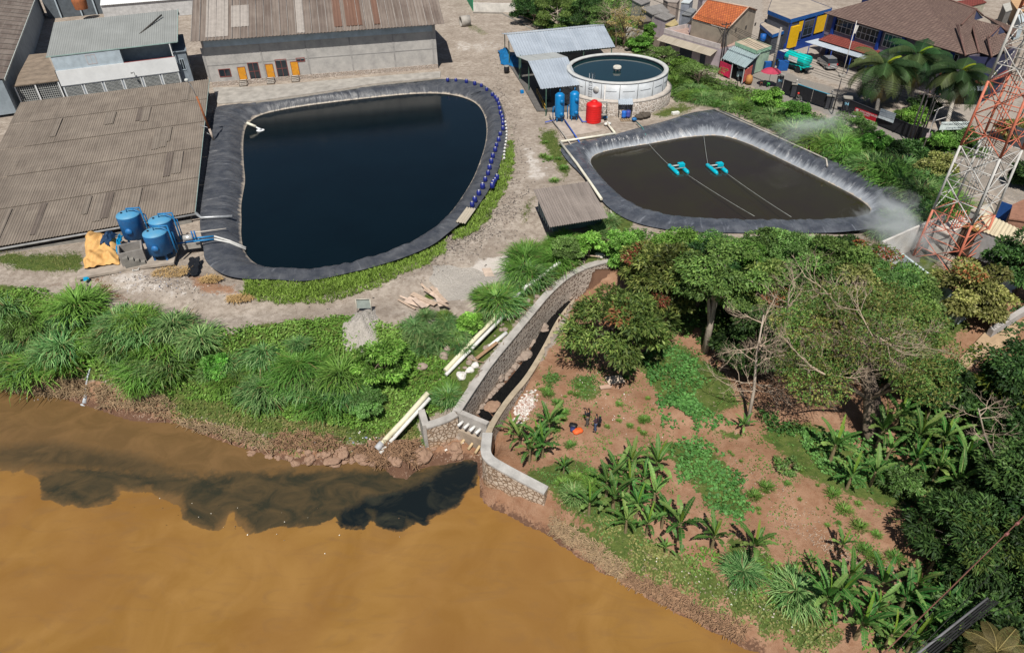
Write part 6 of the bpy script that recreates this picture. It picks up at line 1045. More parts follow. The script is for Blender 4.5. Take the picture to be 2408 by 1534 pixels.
tl = [ # px base, height, radii, kind, seed, label
 ((1447,866), 7.6, (4.1,3.4,3.2), K_MANGO, 1, 'mango tree with reddish young leaves beside the drainage channel', BARKD), ((1560,770), 7.6, (2.9,2.7,2.5), K_MANGO, 2, 'mango tree behind the one with reddish leaves, above the channel end', None),
 ((1657,825), 10.2, (3.2,2.9,2.7), K_MID, 3, 'tall tree with a pale bare trunk standing over the garden', BARKP), ((1742,880), 6.4, (2.4,2.3,3.0), K_DARK, 4, 'dense dark green tree right of the pale trunk', None),
 ((1480,610), 3.4, (2.6,2.2,1.8), K_BR, 5, 'bright green bushy tree right behind the small hut', None), ((1590,630), 4.4, (2.9,2.4,2.0), K_BR, 6, 'bright green bushy tree at the lower left bank of the black lined pond', None), ((1690,640), 4.6, (2.4,2.2,2.0), K_FE, 7, 'feathery green tree at the lower bank of the black lined pond', None),
 ((1790,650), 5.2, (2.7,2.4,2.2), K_MID, 8, 'mid green tree in the row below the black lined pond', None), ((1860,650), 4.6, (2.6,2.3,2.2), K_BR, 9, 'bright feathery tree in the middle of the lower pond bank', None), ((1960,650), 4.2, (2.2,2.2,1.9), K_DARK, 10, 'dark bush at the lower right corner of the black lined pond', None),
 ((2010,680), 4.8, (2.8,2.4,2.2), ('mid', (.18, .34), .4, 7000, 30, (.30, .10, .04), .3, .6), 11, 'tree with rusty brown twigs between pond and white compound wall', None), ((1770,760), 6.0, (2.8,2.6,2.4), K_MANGO, 12, 'mango tree in the middle of the grove', None), ((1880,770), 6.6, (3.0,2.7,2.4), K_MID, 13, 'broad green tree in the grove behind the leafless tree', None),
 ((1980,790), 6.2, (3.0,2.7,2.2), K_OL, 14, 'olive green tree in the grove left of the gnarled trunk', None), ((2090,770), 5.6, (2.8,2.6,2.1), K_MID, 15, 'tree in the grove close to the white compound wall', None), ((1640,720), 6.2, (2.6,2.4,2.2), K_DARK, 16, 'dark tree directly behind the tall tree with the pale trunk', None),
 ((2250,745), 5.0, (3.7,2.7,2.2), K_OL, 17, 'broad yellow green tree at the foot of the lattice tower', None), ((2385,700), 6.0, (3.0,2.8,2.6), K_DARK, 18, 'dark green tree right of the lattice tower foot', None), ((2110,840), 5.4, (2.6,2.3,2.0), K_MID, 19, 'green tree beside the pale blue wall on the right', None),
 ((2375,985), 7.2, (3.4,3.2,3.2), ('dark', (.22, .4), .45, 9500, 34, (.12, .15, .02), .25, .7), 20, 'large dark tree at the right edge above the banana plants', BARKD), ((2255,1330), 5.8, (3.3,2.9,2.7), ('dark', (.3, .55), .22, 8500, 34, (.09, .14, .03), .3, .7), 21, 'dark mango tree at the lower right of the garden', BARKD),
 ((2420,1260), 6.5, (3.4,3.2,3), K_DARK, 22, 'nearly black tree at the right edge below the large dark tree', BARKD), ((905,895), 3.9, (2.0,2.0,1.7), ('bright', (.2, .36), .4, 6500, 30, (.30, .12, .05), .06, .6), 23, 'bright green leafy tree among the grasses on the left bank', None),
 ((1106,775), 1.9, (.95,.95,.9), K_BR, 24, 'small round shrub beside the pile of boards', None), ((70,800), 2.6, (1.7,1.4,1.3), K_FE, 71, 'dark feathery bush among the grasses at the left edge', None), ((215,845), 2.0, (1.5,1.2,1.0), K_BR, 72, 'bright leafy bush above the little cascade', None), ((520,880), 1.9, (1.4,1.2,.95), K_BR, 73, 'bright leafy bush in the gap between the grass mounds', None), ((860,960), 1.7, (1.5,1.2,.85), K_FE, 74, 'low feathery bush near the lower drain pipes', None), ((1383,605), 2.8, (1.2,1.2,1.3), ('bright', (.3, .5), .5, 2600, 22, None, 0, .6), 25, 'broad leaved shrub in front of the small hut', None), ((1330,610), 2.4, (1.6,1.4,1.2), K_FE, 26, 'feathery grey green bush left of the broad leaved shrub', None),
 ((2040,520), 3.2, (1.8,1.5,1.4), ('olive', (.16, .3), .35, 3200, 20, None, 0, .5), 27, 'thin yellowish bush at the right corner of the black lined pond', None), ((1255,60), 5.5, (5.0,3.6,3.0), K_DARK, 28, 'dark green tree left of the pair behind the long shelter', None),
 ((1310,72), 7.5, (5.0,3.6,3.8), K_MID, 29, 'green tree behind the middle of the long shelter', BARKP), ((1375,78), 8.0, (4.4,3.6,4.2), K_DARK, 30, 'tall dark tree behind the right end of the long shelter', BARKP), ((1425,92), 8.4, (3.8,3.2,4.4), K_FE, 31, 'tall bright bamboo like tree right of the long shelter', None),
 ((1466,112), 8.2, (3.4,3.0,4.3), ('tan', (.15, .3), .2, 5500, 28, None, 0, .7), 32, 'dry straw coloured bamboo clump between shelter and houses', None), ((1233,45), 3.2, (2.0,1.6,1.5), K_BR, 33, 'light green bush beside the white garden wall', None),
 ((1500,120), 2.6, (2.2,2.0,1.3), K_BR, 34, 'bright green bush right behind the round tank', None), ((1555,150), 3.0, (2.6,2.2,1.5), K_FE, 35, 'feathery bush right of the round tank', None), ((1640,200), 4.2, (3.8,3.2,2.2), ('feather', (.12, .24), .3, 8500, 34, None, 0, .5), 36, 'wide feathery grey green tree in front of the food stall', None), ((1605,180), 3.4, (2.4,2.4,1.8), K_BR, 37, 'bright green bush between the round tank and the shops', None),
 ((1800,255), 2.9, (2.0,1.8,1.5), K_BR, 38, 'bright green bush on the strip in front of the black gate', None), ((1870,285), 2.9, (2.1,1.9,1.5), K_BR, 39, 'bright green bush in front of the right gate panel', None), ((1990,320), 3.2, (2.8,2.2,1.6), K_FE, 40, 'dark feathery bush in front of the red banner', None), ((2055,360), 2.9, (2.2,1.9,1.5), K_BR, 41, 'bright green bush below the power poles', None),
 ((2128,385), 2.7, (2.2,2.0,1.4), K_DARK, 42, 'dark round bush beside the road below the sign', None), ((2190,420), 2.9, (2.0,1.8,1.5), K_OL, 43, 'yellowish bush left of the lattice tower beside the road', None), ((2412,440), 3, (1.9,1.8,1.6), K_DARK, 44, 'round dark bush at the right edge beyond the road', None),
 ((2130,305), 3.4, (2.0,1.8,1.7), K_BR, 45, 'bright leafy tree behind the street wall, left of the power poles', None), ((2205,350), 2.2, (2.0,1.6,1.1), K_BR, 46, 'leafy bush at the foot of the white company sign', None), ((2250,345), 2.4, (2.2,1.6,1.2), K_MID, 47, 'leafy bush under the right post of the white company sign', None), ((2160,275), 3.0, (1.9,1.7,1.5), K_DARK, 48, 'dark bush between the palms behind the street wall', None),
 ((2380,330), 2.6, (2.2,2.0,1.3), K_OL, 49, 'olive bush behind the lattice tower', None), ((1850,1100), .9, (.9,.9,.5), ('feather', (.12, .24), .4, 900, 12, None, 0, .7), 50, 'low bush beside the bare soil right of the two people', None), ((2180,905), 2.4, (1.8,1.5,1.2), K_MID, 51, 'bush in front of the pale blue wall', None), ((2330,960), 3.4, (2.4,2,1.7), K_MID, 52, 'leafy bush left of the large dark tree', None),
 ((2105,1150), 1.8, (1.3,1.2,.95), ('feather', (.2, .35), .3, 1800, 16, None, 0, .7), 53, 'rounded cassava bush between the banana plants on the right', None), ((2390,1080), 5, (3,2.8,2.4), K_DARK, 54, 'dark tree below the large dark tree at the right edge', BARKD)]
for i_, (x_, y_, h_, r_, kk) in enumerate([(1700,700,6.2,2.6,K_BR),(1830,700,6.4,2.7,K_FE),(1930,720,6.6,2.8,K_MID),(1820,800,4.6,2.3,K_FE),(1940,850,4.4,2.3,K_OL),(2050,760,6.2,2.6,K_FE),(1520,690,5.4,2.2,K_MANGO),(2140,930,4.2,2.2,K_MID),(1860,860,3.2,1.9,K_BR),(2040,850,5,2.4,K_MID),(2190,960,4.4,2.2,K_DARK),(2420,1420,6,3.2,K_DARK),(2330,1200,5.6,2.8,K_DARK)]):
    tl.append(((x_, y_), h_, (r_, r_*.9, r_*.85), kk, 80+i_, 'one of the intergrown trees filling the grove and its dark right margin', None))
for (bp, H_, R, kd, sd, lab, tk_) in tl: tree(kd, G(*bp), H_, R, sd, lab, 'intergrown trees of the grove' if sd >= 80 else None, trunk=tk_)
# gnarled wide tree with bare limbs and sparse crown
b = G(2045, 1030); C9 = [P(1880, 760, 5.5), P(1940, 700, 6.5), P(2010, 720, 7), P(2090, 700, 7), P(2160, 760, 6.5), P(2050, 800, 6.5), P(1960, 830, 5.5), P(2130, 850, 5.5), P(1890, 860, 4.2), P(2200, 830, 5.4), P(1925, 905, 4.2), P(2175, 900, 4.8)]
t = thing('gnarled_tree', 'wide gnarled tree with a burnt hollow double trunk and sparse crown', 'tree', b); g = np.random.default_rng(77); Cs = []; Ds = []; cols = []
for c in C9:
    n_ = 1300; d = nrm(g.normal(size=(n_, 3))); rr_ = g.uniform(.3, 1, n_)[:, None]**.5; Cs.append((c-b)+d*rr_*[2.1, 1.8, 1.0]); Ds.append(nrm(g.normal(size=(n_, 3))+[0, 0, -.3])); cols.append(palcol(g, PAL['feather'][:2]+PAL['olive'][:2], n_, var=.3)*g.uniform(.7, 1.3))
Cs = np.vstack(Cs); Ds = np.vstack(Ds); V, Fq, cc = leaves(Cs, Ds, nrm(g.normal(size=Cs.shape)+[0, 0, .8]), g.uniform(.14, .28, len(Cs)), g.uniform(.05, .11, len(Cs)), np.vstack(cols)); put('crown', rawmesh('crown', V, Fq, LEAF, cc), t)
fork = P(2030, 845, 2.6)-b; pth = [A3(-.35, .1, -.4), A3(-.25, 0, .8), lerp(A3(0, 0, 0), fork, .5)+A3(.15, 0, 0), fork]; pt2 = [A3(.45, -.1, -.4), A3(.5, 0, 1.0), lerp(A3(.4, 0, 0), fork, .6)+A3(.3, 0, .2), fork+A3(0, 0, .3)]
put('trunk', branch_mesh(pth, .5, .34, [(3, c-b+A3(0, 0, -.3), .2) for c in C9[:8]]+[(2, c-b, .12) for c in C9[8:]], BARK, n=9), t); put('trunk', branch_mesh(pt2, .42, .26, [], BARKD, n=9), t)
TW = M((.42, .33, .25), .9, .3, 4)
def twigs(path, n1, seed, spread, L1, r1, lv=3, up=.25):
    mb = MB(); g = random.Random(seed)
    def grow(p, d, L, r, lv):
        m_ = p+d*L*.5+A3(g.uniform(-.1, .1), g.uniform(-.1, .1), 0)*L; e = p+d*L+A3(g.uniform(-.15, .15), g.uniform(-.15, .15), g.uniform(0, .15))*L; mb.tube([p, m_, e], [r, r*.75, r*.45], 4, False)
        if lv > 0:
            for k in range(g.choice([3, 4])): s_ = lerp(m_, e, g.uniform(0, 1)); grow(s_, unit(d+A3(g.gauss(0, .6), g.gauss(0, .6), g.gauss(0, .45)+up*.3)), L*g.uniform(.5, .75), r*.5, lv-1)
    for k in range(n1): s_ = g.uniform(.3, 1); i = min(len(path)-2, int(s_*(len(path)-1))); p = lerp(path[i], path[i+1], s_*(len(path)-1)-i); a = g.uniform(0, 6.28); grow(p, unit(A3(math.cos(a), math.sin(a), g.uniform(-.1, .7))), L1*g.uniform(.7, 1.2), r1, lv)
    return mb
def bare(bpx, tpx, tz, seed, lab, n1=16, L1=1.8, r0=.17, mat=BARKP, tm=None, lv=3):
    tm = tm or TW
    b = G(*bpx); top = P(*tpx, tz)-b; t = thing('bare_tree', lab, 'tree', b); pth = [A3(0, 0, -.2), top*.33+A3(.1, 0, 0), top*.66+A3(-.08, 0, 0), top]; put('trunk', branch_mesh(pth, r0, r0*.3, [], mat), t)
    mb = twigs(pth, n1, seed, 1, L1, r0*.3, lv); me = bpy.data.meshes.new('branches'); me.from_pydata(mb.V, [], mb.F); me.materials.append(tm); put('branches', me, t); return t
for n_, (c, sd) in enumerate(((C9[1], 41), (C9[5], 43), (C9[7], 44), (C9[10], 46))):
    a = fork+A3(0, 0, -.1); mb = twigs([a, lerp(a, c-b, .6), c-b+A3(0, 0, .9)], 9, sd, 1, 1.9, .05, 3, .4); me = bpy.data.meshes.new('dead_branches'); me.from_pydata(mb.V, [], mb.F); me.materials.append(TW); put('dead_branches', me, t)
bare((1757,998), (1795,740), 5.4, 1, 'leafless pale tree standing in the garden', 20, 1.9, .15, BARKP, None, 3); bare((1900,960), (1905,800), 3.4, 2, 'small leafless tree left of the gnarled trunk', 12, 1.4, .1); bare((1850,800), (1855,690), 4.6, 3, 'grey leafless tree in the middle of the grove', 14, 1.6, .12)
bare((2120,870), (2125,790), 5.0, 4, 'dry twiggy tree in the grove right of the gnarled trunk', 12, 1.6, .12); bare((1448,110), (1446,22), 6.5, 6, 'dry leafless tree between long shelter and houses', 12, 1.8, .14); bare((2345,1120), (2300,960), 6, 5, 'thin pale leafless tree before the large dark tree', 8, 1.2, .1)
# elephant grass clumps
def clump_mesh(seed, n=230, L=(1.4, 2.4), wd=.06, spread=.55, pal='napier', arch=1.0, K=4, dry=.04):
    g = np.random.default_rng(seed); az = g.uniform(0, 2*PI, n); r0 = g.uniform(0, spread, n)**1.0; B_ = np.c_[np.cos(az)*r0, np.sin(az)*r0, np.zeros(n)]; az2 = az+g.normal(size=n)*.6; out = np.c_[np.cos(az2), np.sin(az2), np.zeros(n)]
    th0 = g.uniform(.02, .4, n)+r0*.5; L_ = g.uniform(*L, n); col = palcol(g, PAL[pal], n); dm = g.random(n) < dry; col[dm] = (.25, .19, .09); V = np.zeros((n, K+1, 2, 3)); p = B_.copy(); th = th0.copy(); side = np.c_[-out[:, 1], out[:, 0], np.zeros(n)]
    for k in range(K+1):
        w_ = wd*(1, 1.15, 1., .65, .08)[k]*g.uniform(.8, 1.2, n) if K == 4 else wd*(1-k/K*.9)*np.ones(n); V[:, k, 0] = p+side*w_[:, None]/2; V[:, k, 1] = p-side*w_[:, None]/2
        d = out*np.sin(th)[:, None]+np.array([0, 0, 1.])*np.cos(th)[:, None]; p = p+d*(L_/K)[:, None]; th = th+arch*g.uniform(.25, .6, n)*(1+k*.25)
    i = np.arange(n)[:, None]*(K+1)*2+np.arange(K)*2; i = i.ravel(); Fq = np.stack([i, i+1, i+3, i+2], 1); ck = np.repeat(col[:, None], (K+1)*2, 1); ck = ck.reshape(-1, 3)
    return rawmesh('grass_clump', V.reshape(-1, 3), Fq, LEAF, ck)
CLM = [clump_mesh(i, 520, (.8+.1*(i % 3), 1.5+.15*(i % 3)), .05, 1.0+.1*(i % 2), 'napier' if i < 4 else 'weed', .75+.15*(i % 4)) for i in range(6)]; CLS = [clump_mesh(10+i, 170, (.7, 1.2), .045, .35) for i in range(3)]; CLW = [clump_mesh(20+i, 200, (.35, .7), .035, .5, 'weed', .8) for i in range(3)]; CLD = [clump_mesh(30+i, 200, (.8, 1.5), .045, .4, 'creeper') for i in range(2)]
cnt = 0
PIPES = [(q('y2', 2325, 80), q('y2', 1775, 650)), (q('z7', 455, 1010), q('z7', 120, 1258)), (q('z7', 695, 820), q('z7', 545, 945)), (q('y2', 1610, 800), q('y2', 1170, 1280))]
def clump(p, s_, ms, lab, grp, name='grass_clump', cat='grass clump'):
    c = proj(p)[0]; 
    for a, b in PIPES:
        if seg_dist(np.array([c[0]]), np.array([c[1]-4.]), np.array([a, b]))[0] < 40*s_+6 and (c[1]-a[1])*(b[0]-a[0])-(c[0]-a[0])*(b[1]-a[1]) < 900: s_ *= .38; break
    o = put(name, rnd.choice(ms), None, tuple(p), rnd.uniform(0, 6.28), (s_, s_, s_*rnd.uniform(.85, 1.15))); return tag(o, lab, cat, grp)
def poly_pts(poly, n, seed=0, mind=0.):
    g = random.Random(seed); P_ = np.array(poly, float); x0, y0 = P_.min(0); x1, y1 = P_.max(0); out = []; tries = 0
    while len(out) < n and tries < n*60:
        tries += 1; x, y = g.uniform(x0, x1), g.uniform(y0, y1)
        if inside(np.array([x]), np.array([y]), P_)[0] and all(math.hypot(x-a, (y-b)*1.4) > mind for a, b in out): out.append((x, y))
    return sorted(out, key=lambda p: p[1])
fields = [([(-30,690),(60,700),(130,725),(180,830),(140,880),(60,880),(0,850),(-30,850)], 22, 'tall elephant grass clump at the left edge of the bank', 'elephant grass at the left edge', 1.1), ([(235,745),(400,755),(430,800),(470,830),(460,890),(380,905),(300,880),(240,800)], 26, 'tall elephant grass clump on the bank below the track', 'elephant grass below the track', 1.05),
 ([(155,700),(245,720),(240,780),(165,770)], 6, 'pale elephant grass clump on the upper left bank', 'pale elephant grass on the upper left bank', .95), ([(450,780),(520,790),(520,830),(460,830)], 3, 'round elephant grass clump alone near the track', 'round elephant grass near the track', .75), ([(470,860),(560,800),(660,830),(780,850),(840,910),(780,960),(650,940),(560,920)], 34, 'elephant grass clump in the middle of the left bank', 'elephant grass in the middle of the bank', .85),
 ([(690,790),(735,790),(735,830),(690,830)], 2, 'small grass tuft in the weeds below the gravel heap', 'small grass tufts below the gravel heap', .6), ([(950,740),(1040,735),(1060,790),(1000,800),(950,780)], 7, 'elephant grass clump beside the pile of boards', 'elephant grass beside the boards', .65), ([(1015,895),(1060,880),(1070,930),(1035,965),(1012,950)], 5, 'elephant grass clump between the two pairs of drain pipes', 'elephant grass between the drain pipes', .8),
 ([(1130,700),(1190,660),(1250,590),(1340,570),(1340,620),(1280,660),(1210,720),(1150,770),(1110,740)], 32, 'elephant grass clump between the track and the channel wall', 'elephant grass above the channel', .8), ([(1150,770),(1110,800),(1060,840),(1000,830),(1000,780),(1080,770)], 10, 'small grass tuft among the rubble lumps', 'grass tufts among the rubble', .5),
 ([(1590,195),(1700,235),(1760,240),(1900,300),(2050,360),(2200,430),(2230,500),(2190,540),(2165,480),(2060,410),(1950,365),(1830,310),(1730,260),(1640,240),(1580,215)], 105, 'tall blue green grass clump in the strip between the pond and the street', 'grass strip between pond and street', 1.05), ([(1420,505),(1450,510),(1440,560),(1400,560)], 4, 'elephant grass clump beside the small hut', 'grass beside the small hut', .8),
 ([(1660,520),(1700,520),(1700,545),(1660,545)], 2, 'grass tuft standing on the lower pond bank', 'grass on the lower pond bank', .8), ([(1790,515),(1860,520),(1850,545),(1790,545)], 4, 'bluish grass tuft on the lower bank right of centre', 'bluish grass on the lower pond bank', .9), ([(2080,490),(2180,520),(2150,570),(2060,560)], 12, 'grass clump in the smoke at the right pond corner', 'grass at the smoky pond corner', .9),
 ([(1900,570),(1960,560),(1980,640),(1910,650)], 7, 'dark bluish grass clump under the trees at the pond', 'dark grass under the trees', .95)]
for (pl, n_, lab, grp, s_) in fields:
    for (x, y) in poly_pts(pl, n_, len(lab), 10 if n_ > 4 else 4): clump(G(x, y), s_*rnd.choice([.65, .9, 1.1, 1.3, 1.6]), CLM, lab, grp)
for x, y, s_, l in [(1870,1395,1.05,'grey green spiky grass tussock on the lower garden bank'), (1745,1345,.8,'grass tussock under the banana plants on the garden bank'), (1350,1165,.7,'soft grass tussock behind the river wall'), (1485,870,.5,'small dark leafy tuft near the pale panel'), (705,812,.6,'dark grass tuft standing apart on the bank'), (1000,1040,.55,'small tuft at the foot of the wing wall'), (330,915,.8,'drooping grass tuft hanging over the left waterline'), (130,960,.5,'grass tuft floating beside the cascade')]: clump(G(x, y), s_, CLM if s_ > .6 else CLS, l, None)
for (pl, n_, lab, grp, s_) in [([(1270,900),(1500,880),(1560,1010),(1480,1060),(1330,1050),(1260,960)], 34, 'small weed tuft on the bare garden soil', 'weed tufts on the garden soil', .5), ([(1680,1060),(1800,1060),(2050,1200),(2150,1330),(1950,1330),(1800,1260)], 26, 'small weed tuft on the reddish field', 'weed tufts on the reddish field', .6), ([(1290,1100),(1420,1110),(1450,1160),(1350,1180)], 12, 'soft grass tuft near the river wall', 'grass tufts near the river wall', .8), ([(1260,310),(1340,400),(1300,430),(1265,360)], 10, 'low dry grass tuft beside the yard slab', 'grass tufts beside the yard slab', .7)]:
    for (x, y) in poly_pts(pl, n_, len(lab)+3, 2): clump(G(x, y), s_*rnd.choice([.4, .5, .7, .9, 1.4]), CLW, lab, grp, 'weed_tuft', 'weed')
# ground cover
def cover(name, lab, polys, dens_, L, h_, pal, asp=.6, seed=0, blades=False, blob=0.):
    g = np.random.default_rng(seed); pts = []
    for pl in polys:
        wp = np.array([G(x, y)[:2] for x, y in pl]); x0, y0 = wp.min(0); x1, y1 = wp.max(0); n = int((x1-x0)*(y1-y0)*dens_); p = np.c_[g.uniform(x0, x1, n), g.uniform(y0, y1, n)]
        j = p+.35*np.c_[sn(p[:, 0], p[:, 1], 2.1, 2), sn(p[:, 0], p[:, 1], 2.3, 5)]; m_ = inside(j[:, 0], j[:, 1], wp)
        if blob: m_ &= (sn(p[:, 0], p[:, 1], 1.6, 3)+g.normal(size=n)*.18) > blob-.5
        pts.append(p[m_])
    p = np.vstack(pts); n = len(p); m_ = ~inside(p[:, 0], p[:, 1], RIVP); p = p[m_]; n = len(p); hf = .5+.5*sn(p[:, 0], p[:, 1], 1.3, 7); z = hgt(p[:, 0], p[:, 1]); C = np.c_[p, z+h_*hf*g.uniform(.1, 1, n)]
    pi = np.array(PAL[pal]); col = palcol(g, pi, n, np.clip(((.5+.5*sn(p[:, 0], p[:, 1], .8, 9))*len(pi)+g.normal(size=n)*.7).astype(int), 0, len(pi)-1))
    if blades: C[:, 2] = z-.02; D = nrm(np.c_[g.normal(size=(n, 2))*.45, np.ones(n)]); N = nrm(g.normal(size=(n, 3))); Ls = g.uniform(*L, n)*(.6+.6*hf); V, Fq, cc = leaves(C, D, N, Ls, Ls*asp*.25, col)
    else: D = nrm(np.c_[g.normal(size=(n, 2)), g.normal(size=n)*.35]); N = nrm(np.c_[g.normal(size=(n, 2))*.45, np.ones(n)]); Ls = g.uniform(*L, n); V, Fq, cc = leaves(C, D, N, Ls, Ls*asp, col)
    o = C.mean(0); print(name, n); return tag(put(name, rawmesh(name, V-o, Fq, LEAF, cc), None, tuple(o)), lab, 'plants', None, 'stuff')
cover('weeds', 'bright green weeds covering the left river bank', [[(-40,690),(60,675),(240,720),(440,780),(540,775),(830,740),(900,760),(960,760),(1050,830),(1060,950),(1000,990),(880,1020),(600,980),(430,930),(300,900),(210,880),(-40,860)]], 120, (.16, .34), .5, 'weed', .5, 1)
cover('creepers', 'olive coloured creepers over the lower left bank', [[(400,930),(560,960),(800,1005),(960,1000),(985,1030),(900,1060),(830,1070),(700,1075),(600,1050),(500,1020),(400,985)]], 150, (.12, .26), .25, 'creeper', .6, 2)
cover('creepers', 'dull creepers hanging over the bank near the cascade', [[(230,870),(420,910),(400,960),(330,950),(240,920)], [(-40,850),(200,870),(200,890),(-40,885)]], 80, (.15, .3), .3, 'creeper', .4, 3)
cover('grass_fringe', 'bright green grass fringe below the large pond', [[(572,658),(700,668),(860,634),(1010,585),(1050,562),(1046,596),(1004,620),(884,680),(764,716),(620,714),(572,695)], [(1060,548),(1095,520),(1140,472),(1175,400),(1196,330),(1208,340),(1206,390),(1192,440),(1156,505),(1104,556),(1066,566)]], 170, (.3, .65), .3, 'verge', .6, 4, True)
cover('lawn_patch', 'thin olive grass on the yard edges', [[(-40,588),(60,592),(195,590),(200,640),(140,650),(0,628)], [(1265,302),(1305,302),(1340,400),(1328,430),(1290,370)], [(1520,272),(1600,238),(1650,250),(1600,275)], [(1400,440),(1440,475),(1480,515),(1440,540)], [(1092,57),(1120,62),(1148,80),(1130,84)]], 90, (.15, .35), .2, 'creeper', .4, 5, True)
cover('dry_grass', 'sparse yellowish grass beside the gravel heap', [[(560,772),(700,745),(825,735),(830,775),(760,795),(600,800)], [(1290,440),(1262,470),(1240,525),(1222,540),(1230,480)]], 90, (.12, .28), .2, 'creeper', .5, 6, True)
cover('leafy_vines', 'dark green leafy vines in the middle of the garden', [[(1505,830),(1590,810),(1640,850),(1660,900),(1640,960),(1750,1000),(1640,1010),(1560,960),(1530,900)], [(1570,1050),(1640,1020),(1720,1080),(1770,1180),(1740,1235),(1660,1190),(1600,1130)], [(1540,930),(1650,950),(1640,1010),(1560,1000)]], 95, (.16, .3), .35, 'potato', .8, 7, blob=.25)
cover('leafy_vines', 'leafy vines around the foot of the gnarled trunk', [[(1880,1010),(2000,1020),(2100,1050),(2130,1150),(2060,1160),(1950,1120),(1890,1060)], [(1780,960),(1880,990),(1890,1030),(1800,1010)]], 95, (.16, .3), .4, 'potato', .8, 8, blob=.2)
cover('low_weeds', 'patchy low weeds on the garden soil', [[(1330,885),(1395,880),(1420,925),(1400,960),(1340,940)], [(1275,885),(1305,870),(1330,885),(1300,925)], [(1290,970),(1325,940),(1330,990),(1300,1040)], [(1360,840),(1480,850),(1450,880),(1380,870)], [(1240,1090),(1400,1080),(1500,1200),(1560,1290),(1450,1280),(1320,1190)], [(1500,760),(1640,760),(1700,880),(1600,860),(1520,830)]], 75, (.1, .24), .22, 'potato', .6, 9, blob=.4)
cover('low_weeds', 'thin scattered weeds over the whole garden soil', [[(1250,860),(1400,800),(1500,840),(1700,900),(1900,980),(2100,1150),(2160,1350),(2000,1400),(1700,1280),(1500,1100),(1400,1080),(1200,1080)]], 60, (.08, .2), .16, 'weed', .5, 21, blob=.74); cover('undergrowth', 'undergrowth behind the long shelter', [[(1205,5),(1300,85),(1480,110),(1520,70),(1500,-30),(1205,-30)]], 14, (.4, .8), 1.0, 'mid', .5, 22)
cover('low_weeds', 'low weeds along the lower garden bank', [[(1380,1200),(1560,1290),(1700,1340),(1850,1400),(1980,1470),(1960,1540),(1860,1520),(1700,1455),(1560,1385),(1440,1305)]], 110, (.12, .26), .25, 'creeper', .6, 10, blob=.12); cover('low_weeds', 'greener weeds under the banana plants', [[(1560,1270),(1700,1300),(1900,1330),(2000,1420),(1950,1480),(1800,1420),(1640,1340)], [(1990,1400),(2200,1440),(2300,1534),(2020,1534)]], 85, (.14, .28), .3, 'weed', .6, 11, blob=.25)
cover('bank_grass', 'pale green short grass on the garden bank by the river', [[(1300,1190),(1400,1220),(1500,1290),(1580,1350),(1600,1400),(1500,1360),(1400,1300),(1310,1240)]], 170, (.1, .22), .1, 'lawn', .5, 12, True); cover('undergrowth', 'mixed undergrowth beneath the grove', [[(1460,540),(1700,560),(1900,560),(2100,600),(2230,760),(2200,900),(1980,900),(1900,860),(1760,850),(1620,800),(1520,720),(1470,620)]], 70, (.18, .38), .5, 'mid', .5, 13, blob=.2)
cover('undergrowth', 'shaded undergrowth on the right side of the garden', [[(2140,900),(2407,850),(2440,1534),(2060,1534),(2080,1420),(2150,1300),(2100,1150),(2100,1000)]], 80, (.2, .4), .5, 'dark', .5, 14, blob=.1); cover('hedge_weeds', 'green weeds between the round tank and the street', [[(1480,105),(1560,150),(1700,190),(1830,235),(1990,300),(2200,420),(2230,500),(2170,480),(2050,405),(1940,365),(1800,300),(1650,240),(1590,240),(1560,215),(1570,170),(1500,130)], [(2150,330),(2330,350),(2320,372),(2190,368)]], 34, (.25, .5), .7, 'mid', .45, 15)
cover('compound_weeds', 'weeds and grass around the right path and wall', [[(2260,860),(2407,700),(2407,760),(2300,850)], [(2320,790),(2407,760),(2407,860),(2330,850)]], 50, (.18, .35), .4, 'dark', .5, 16)
# banana plants
def banana_mesh(seed, nl=9, L=(1.6, 2.4), H_=1.6, wid=.40):
    g = np.random.default_rng(seed); V = []; Fc = []; Cc = []
    def addq(p4, c): i = len(V); V.extend(p4); Fc.append((i, i+1, i+2, i+3)); Cc.extend([c]*4)
    for k in range(nl):
        az = k*2.4+g.uniform(-.3, .3); age = k/nl; th = .15+.6*age+g.uniform(-.1, .15); Lk = g.uniform(*L); K = 11; out = A3(math.cos(az), math.sin(az), 0); side = A3(-out[1], out[0], 0); p = A3(0, 0, H_*(.75+.25*(1-age))); base = np.array([(.045, .14, .025), (.065, .18, .035), (.095, .22, .05), (.17, .28, .07)][g.integers(0, 4)])*g.uniform(.8, 1.2)
        if k == 0: th = .08; base = A3(.17, .30, .03)
        pts = [p]; ths = [th]
        for s_ in range(K): p = p+(out*math.sin(th)+A3(0, 0, math.cos(th)))*Lk/K; th += (.03+.085*age+.015*s_*age); pts.append(p); ths.append(th)
        for s_ in range(1, K):
            f0, f1 = (s_-1)/(K-1), s_/(K-1); w0, w1 = (wid*g.uniform(.85, 1.1)*math.sin(PI*min(1, .06+f_*.9))**.55 for f_ in (f0, f1)); up = A3(-out[0]*math.cos(ths[s_]), -out[1]*math.cos(ths[s_]), math.sin(ths[s_]))
            if k == 0: w0 *= .5; w1 *= .5
            for sg in (-1, 1):
                if age > .4 and g.random() < .12: continue
                tw = g.uniform(-.18, .05) if age > .25 else 0; e0 = pts[s_]+side*sg*w0/2*.93+up*(.12*w0+tw*w0); e1 = pts[s_+1]+side*sg*w1/2*.93+up*(.12*w1+tw*w1)-(pts[s_+1]-pts[s_])*.12; addq([pts[s_], pts[s_+1], e1, e0], base*g.uniform(.85, 1.15))
        for s_ in range(K): a, b_ = pts[s_], pts[s_+1]; u = A3(0, 0, .012); addq([a-side*.022+u, b_-side*.016+u, b_+side*.016+u, a+side*.022+u], np.array((.20, .27, .09)))
    return rawmesh('leaves', V, Fc, LEAF, np.array(Cc))
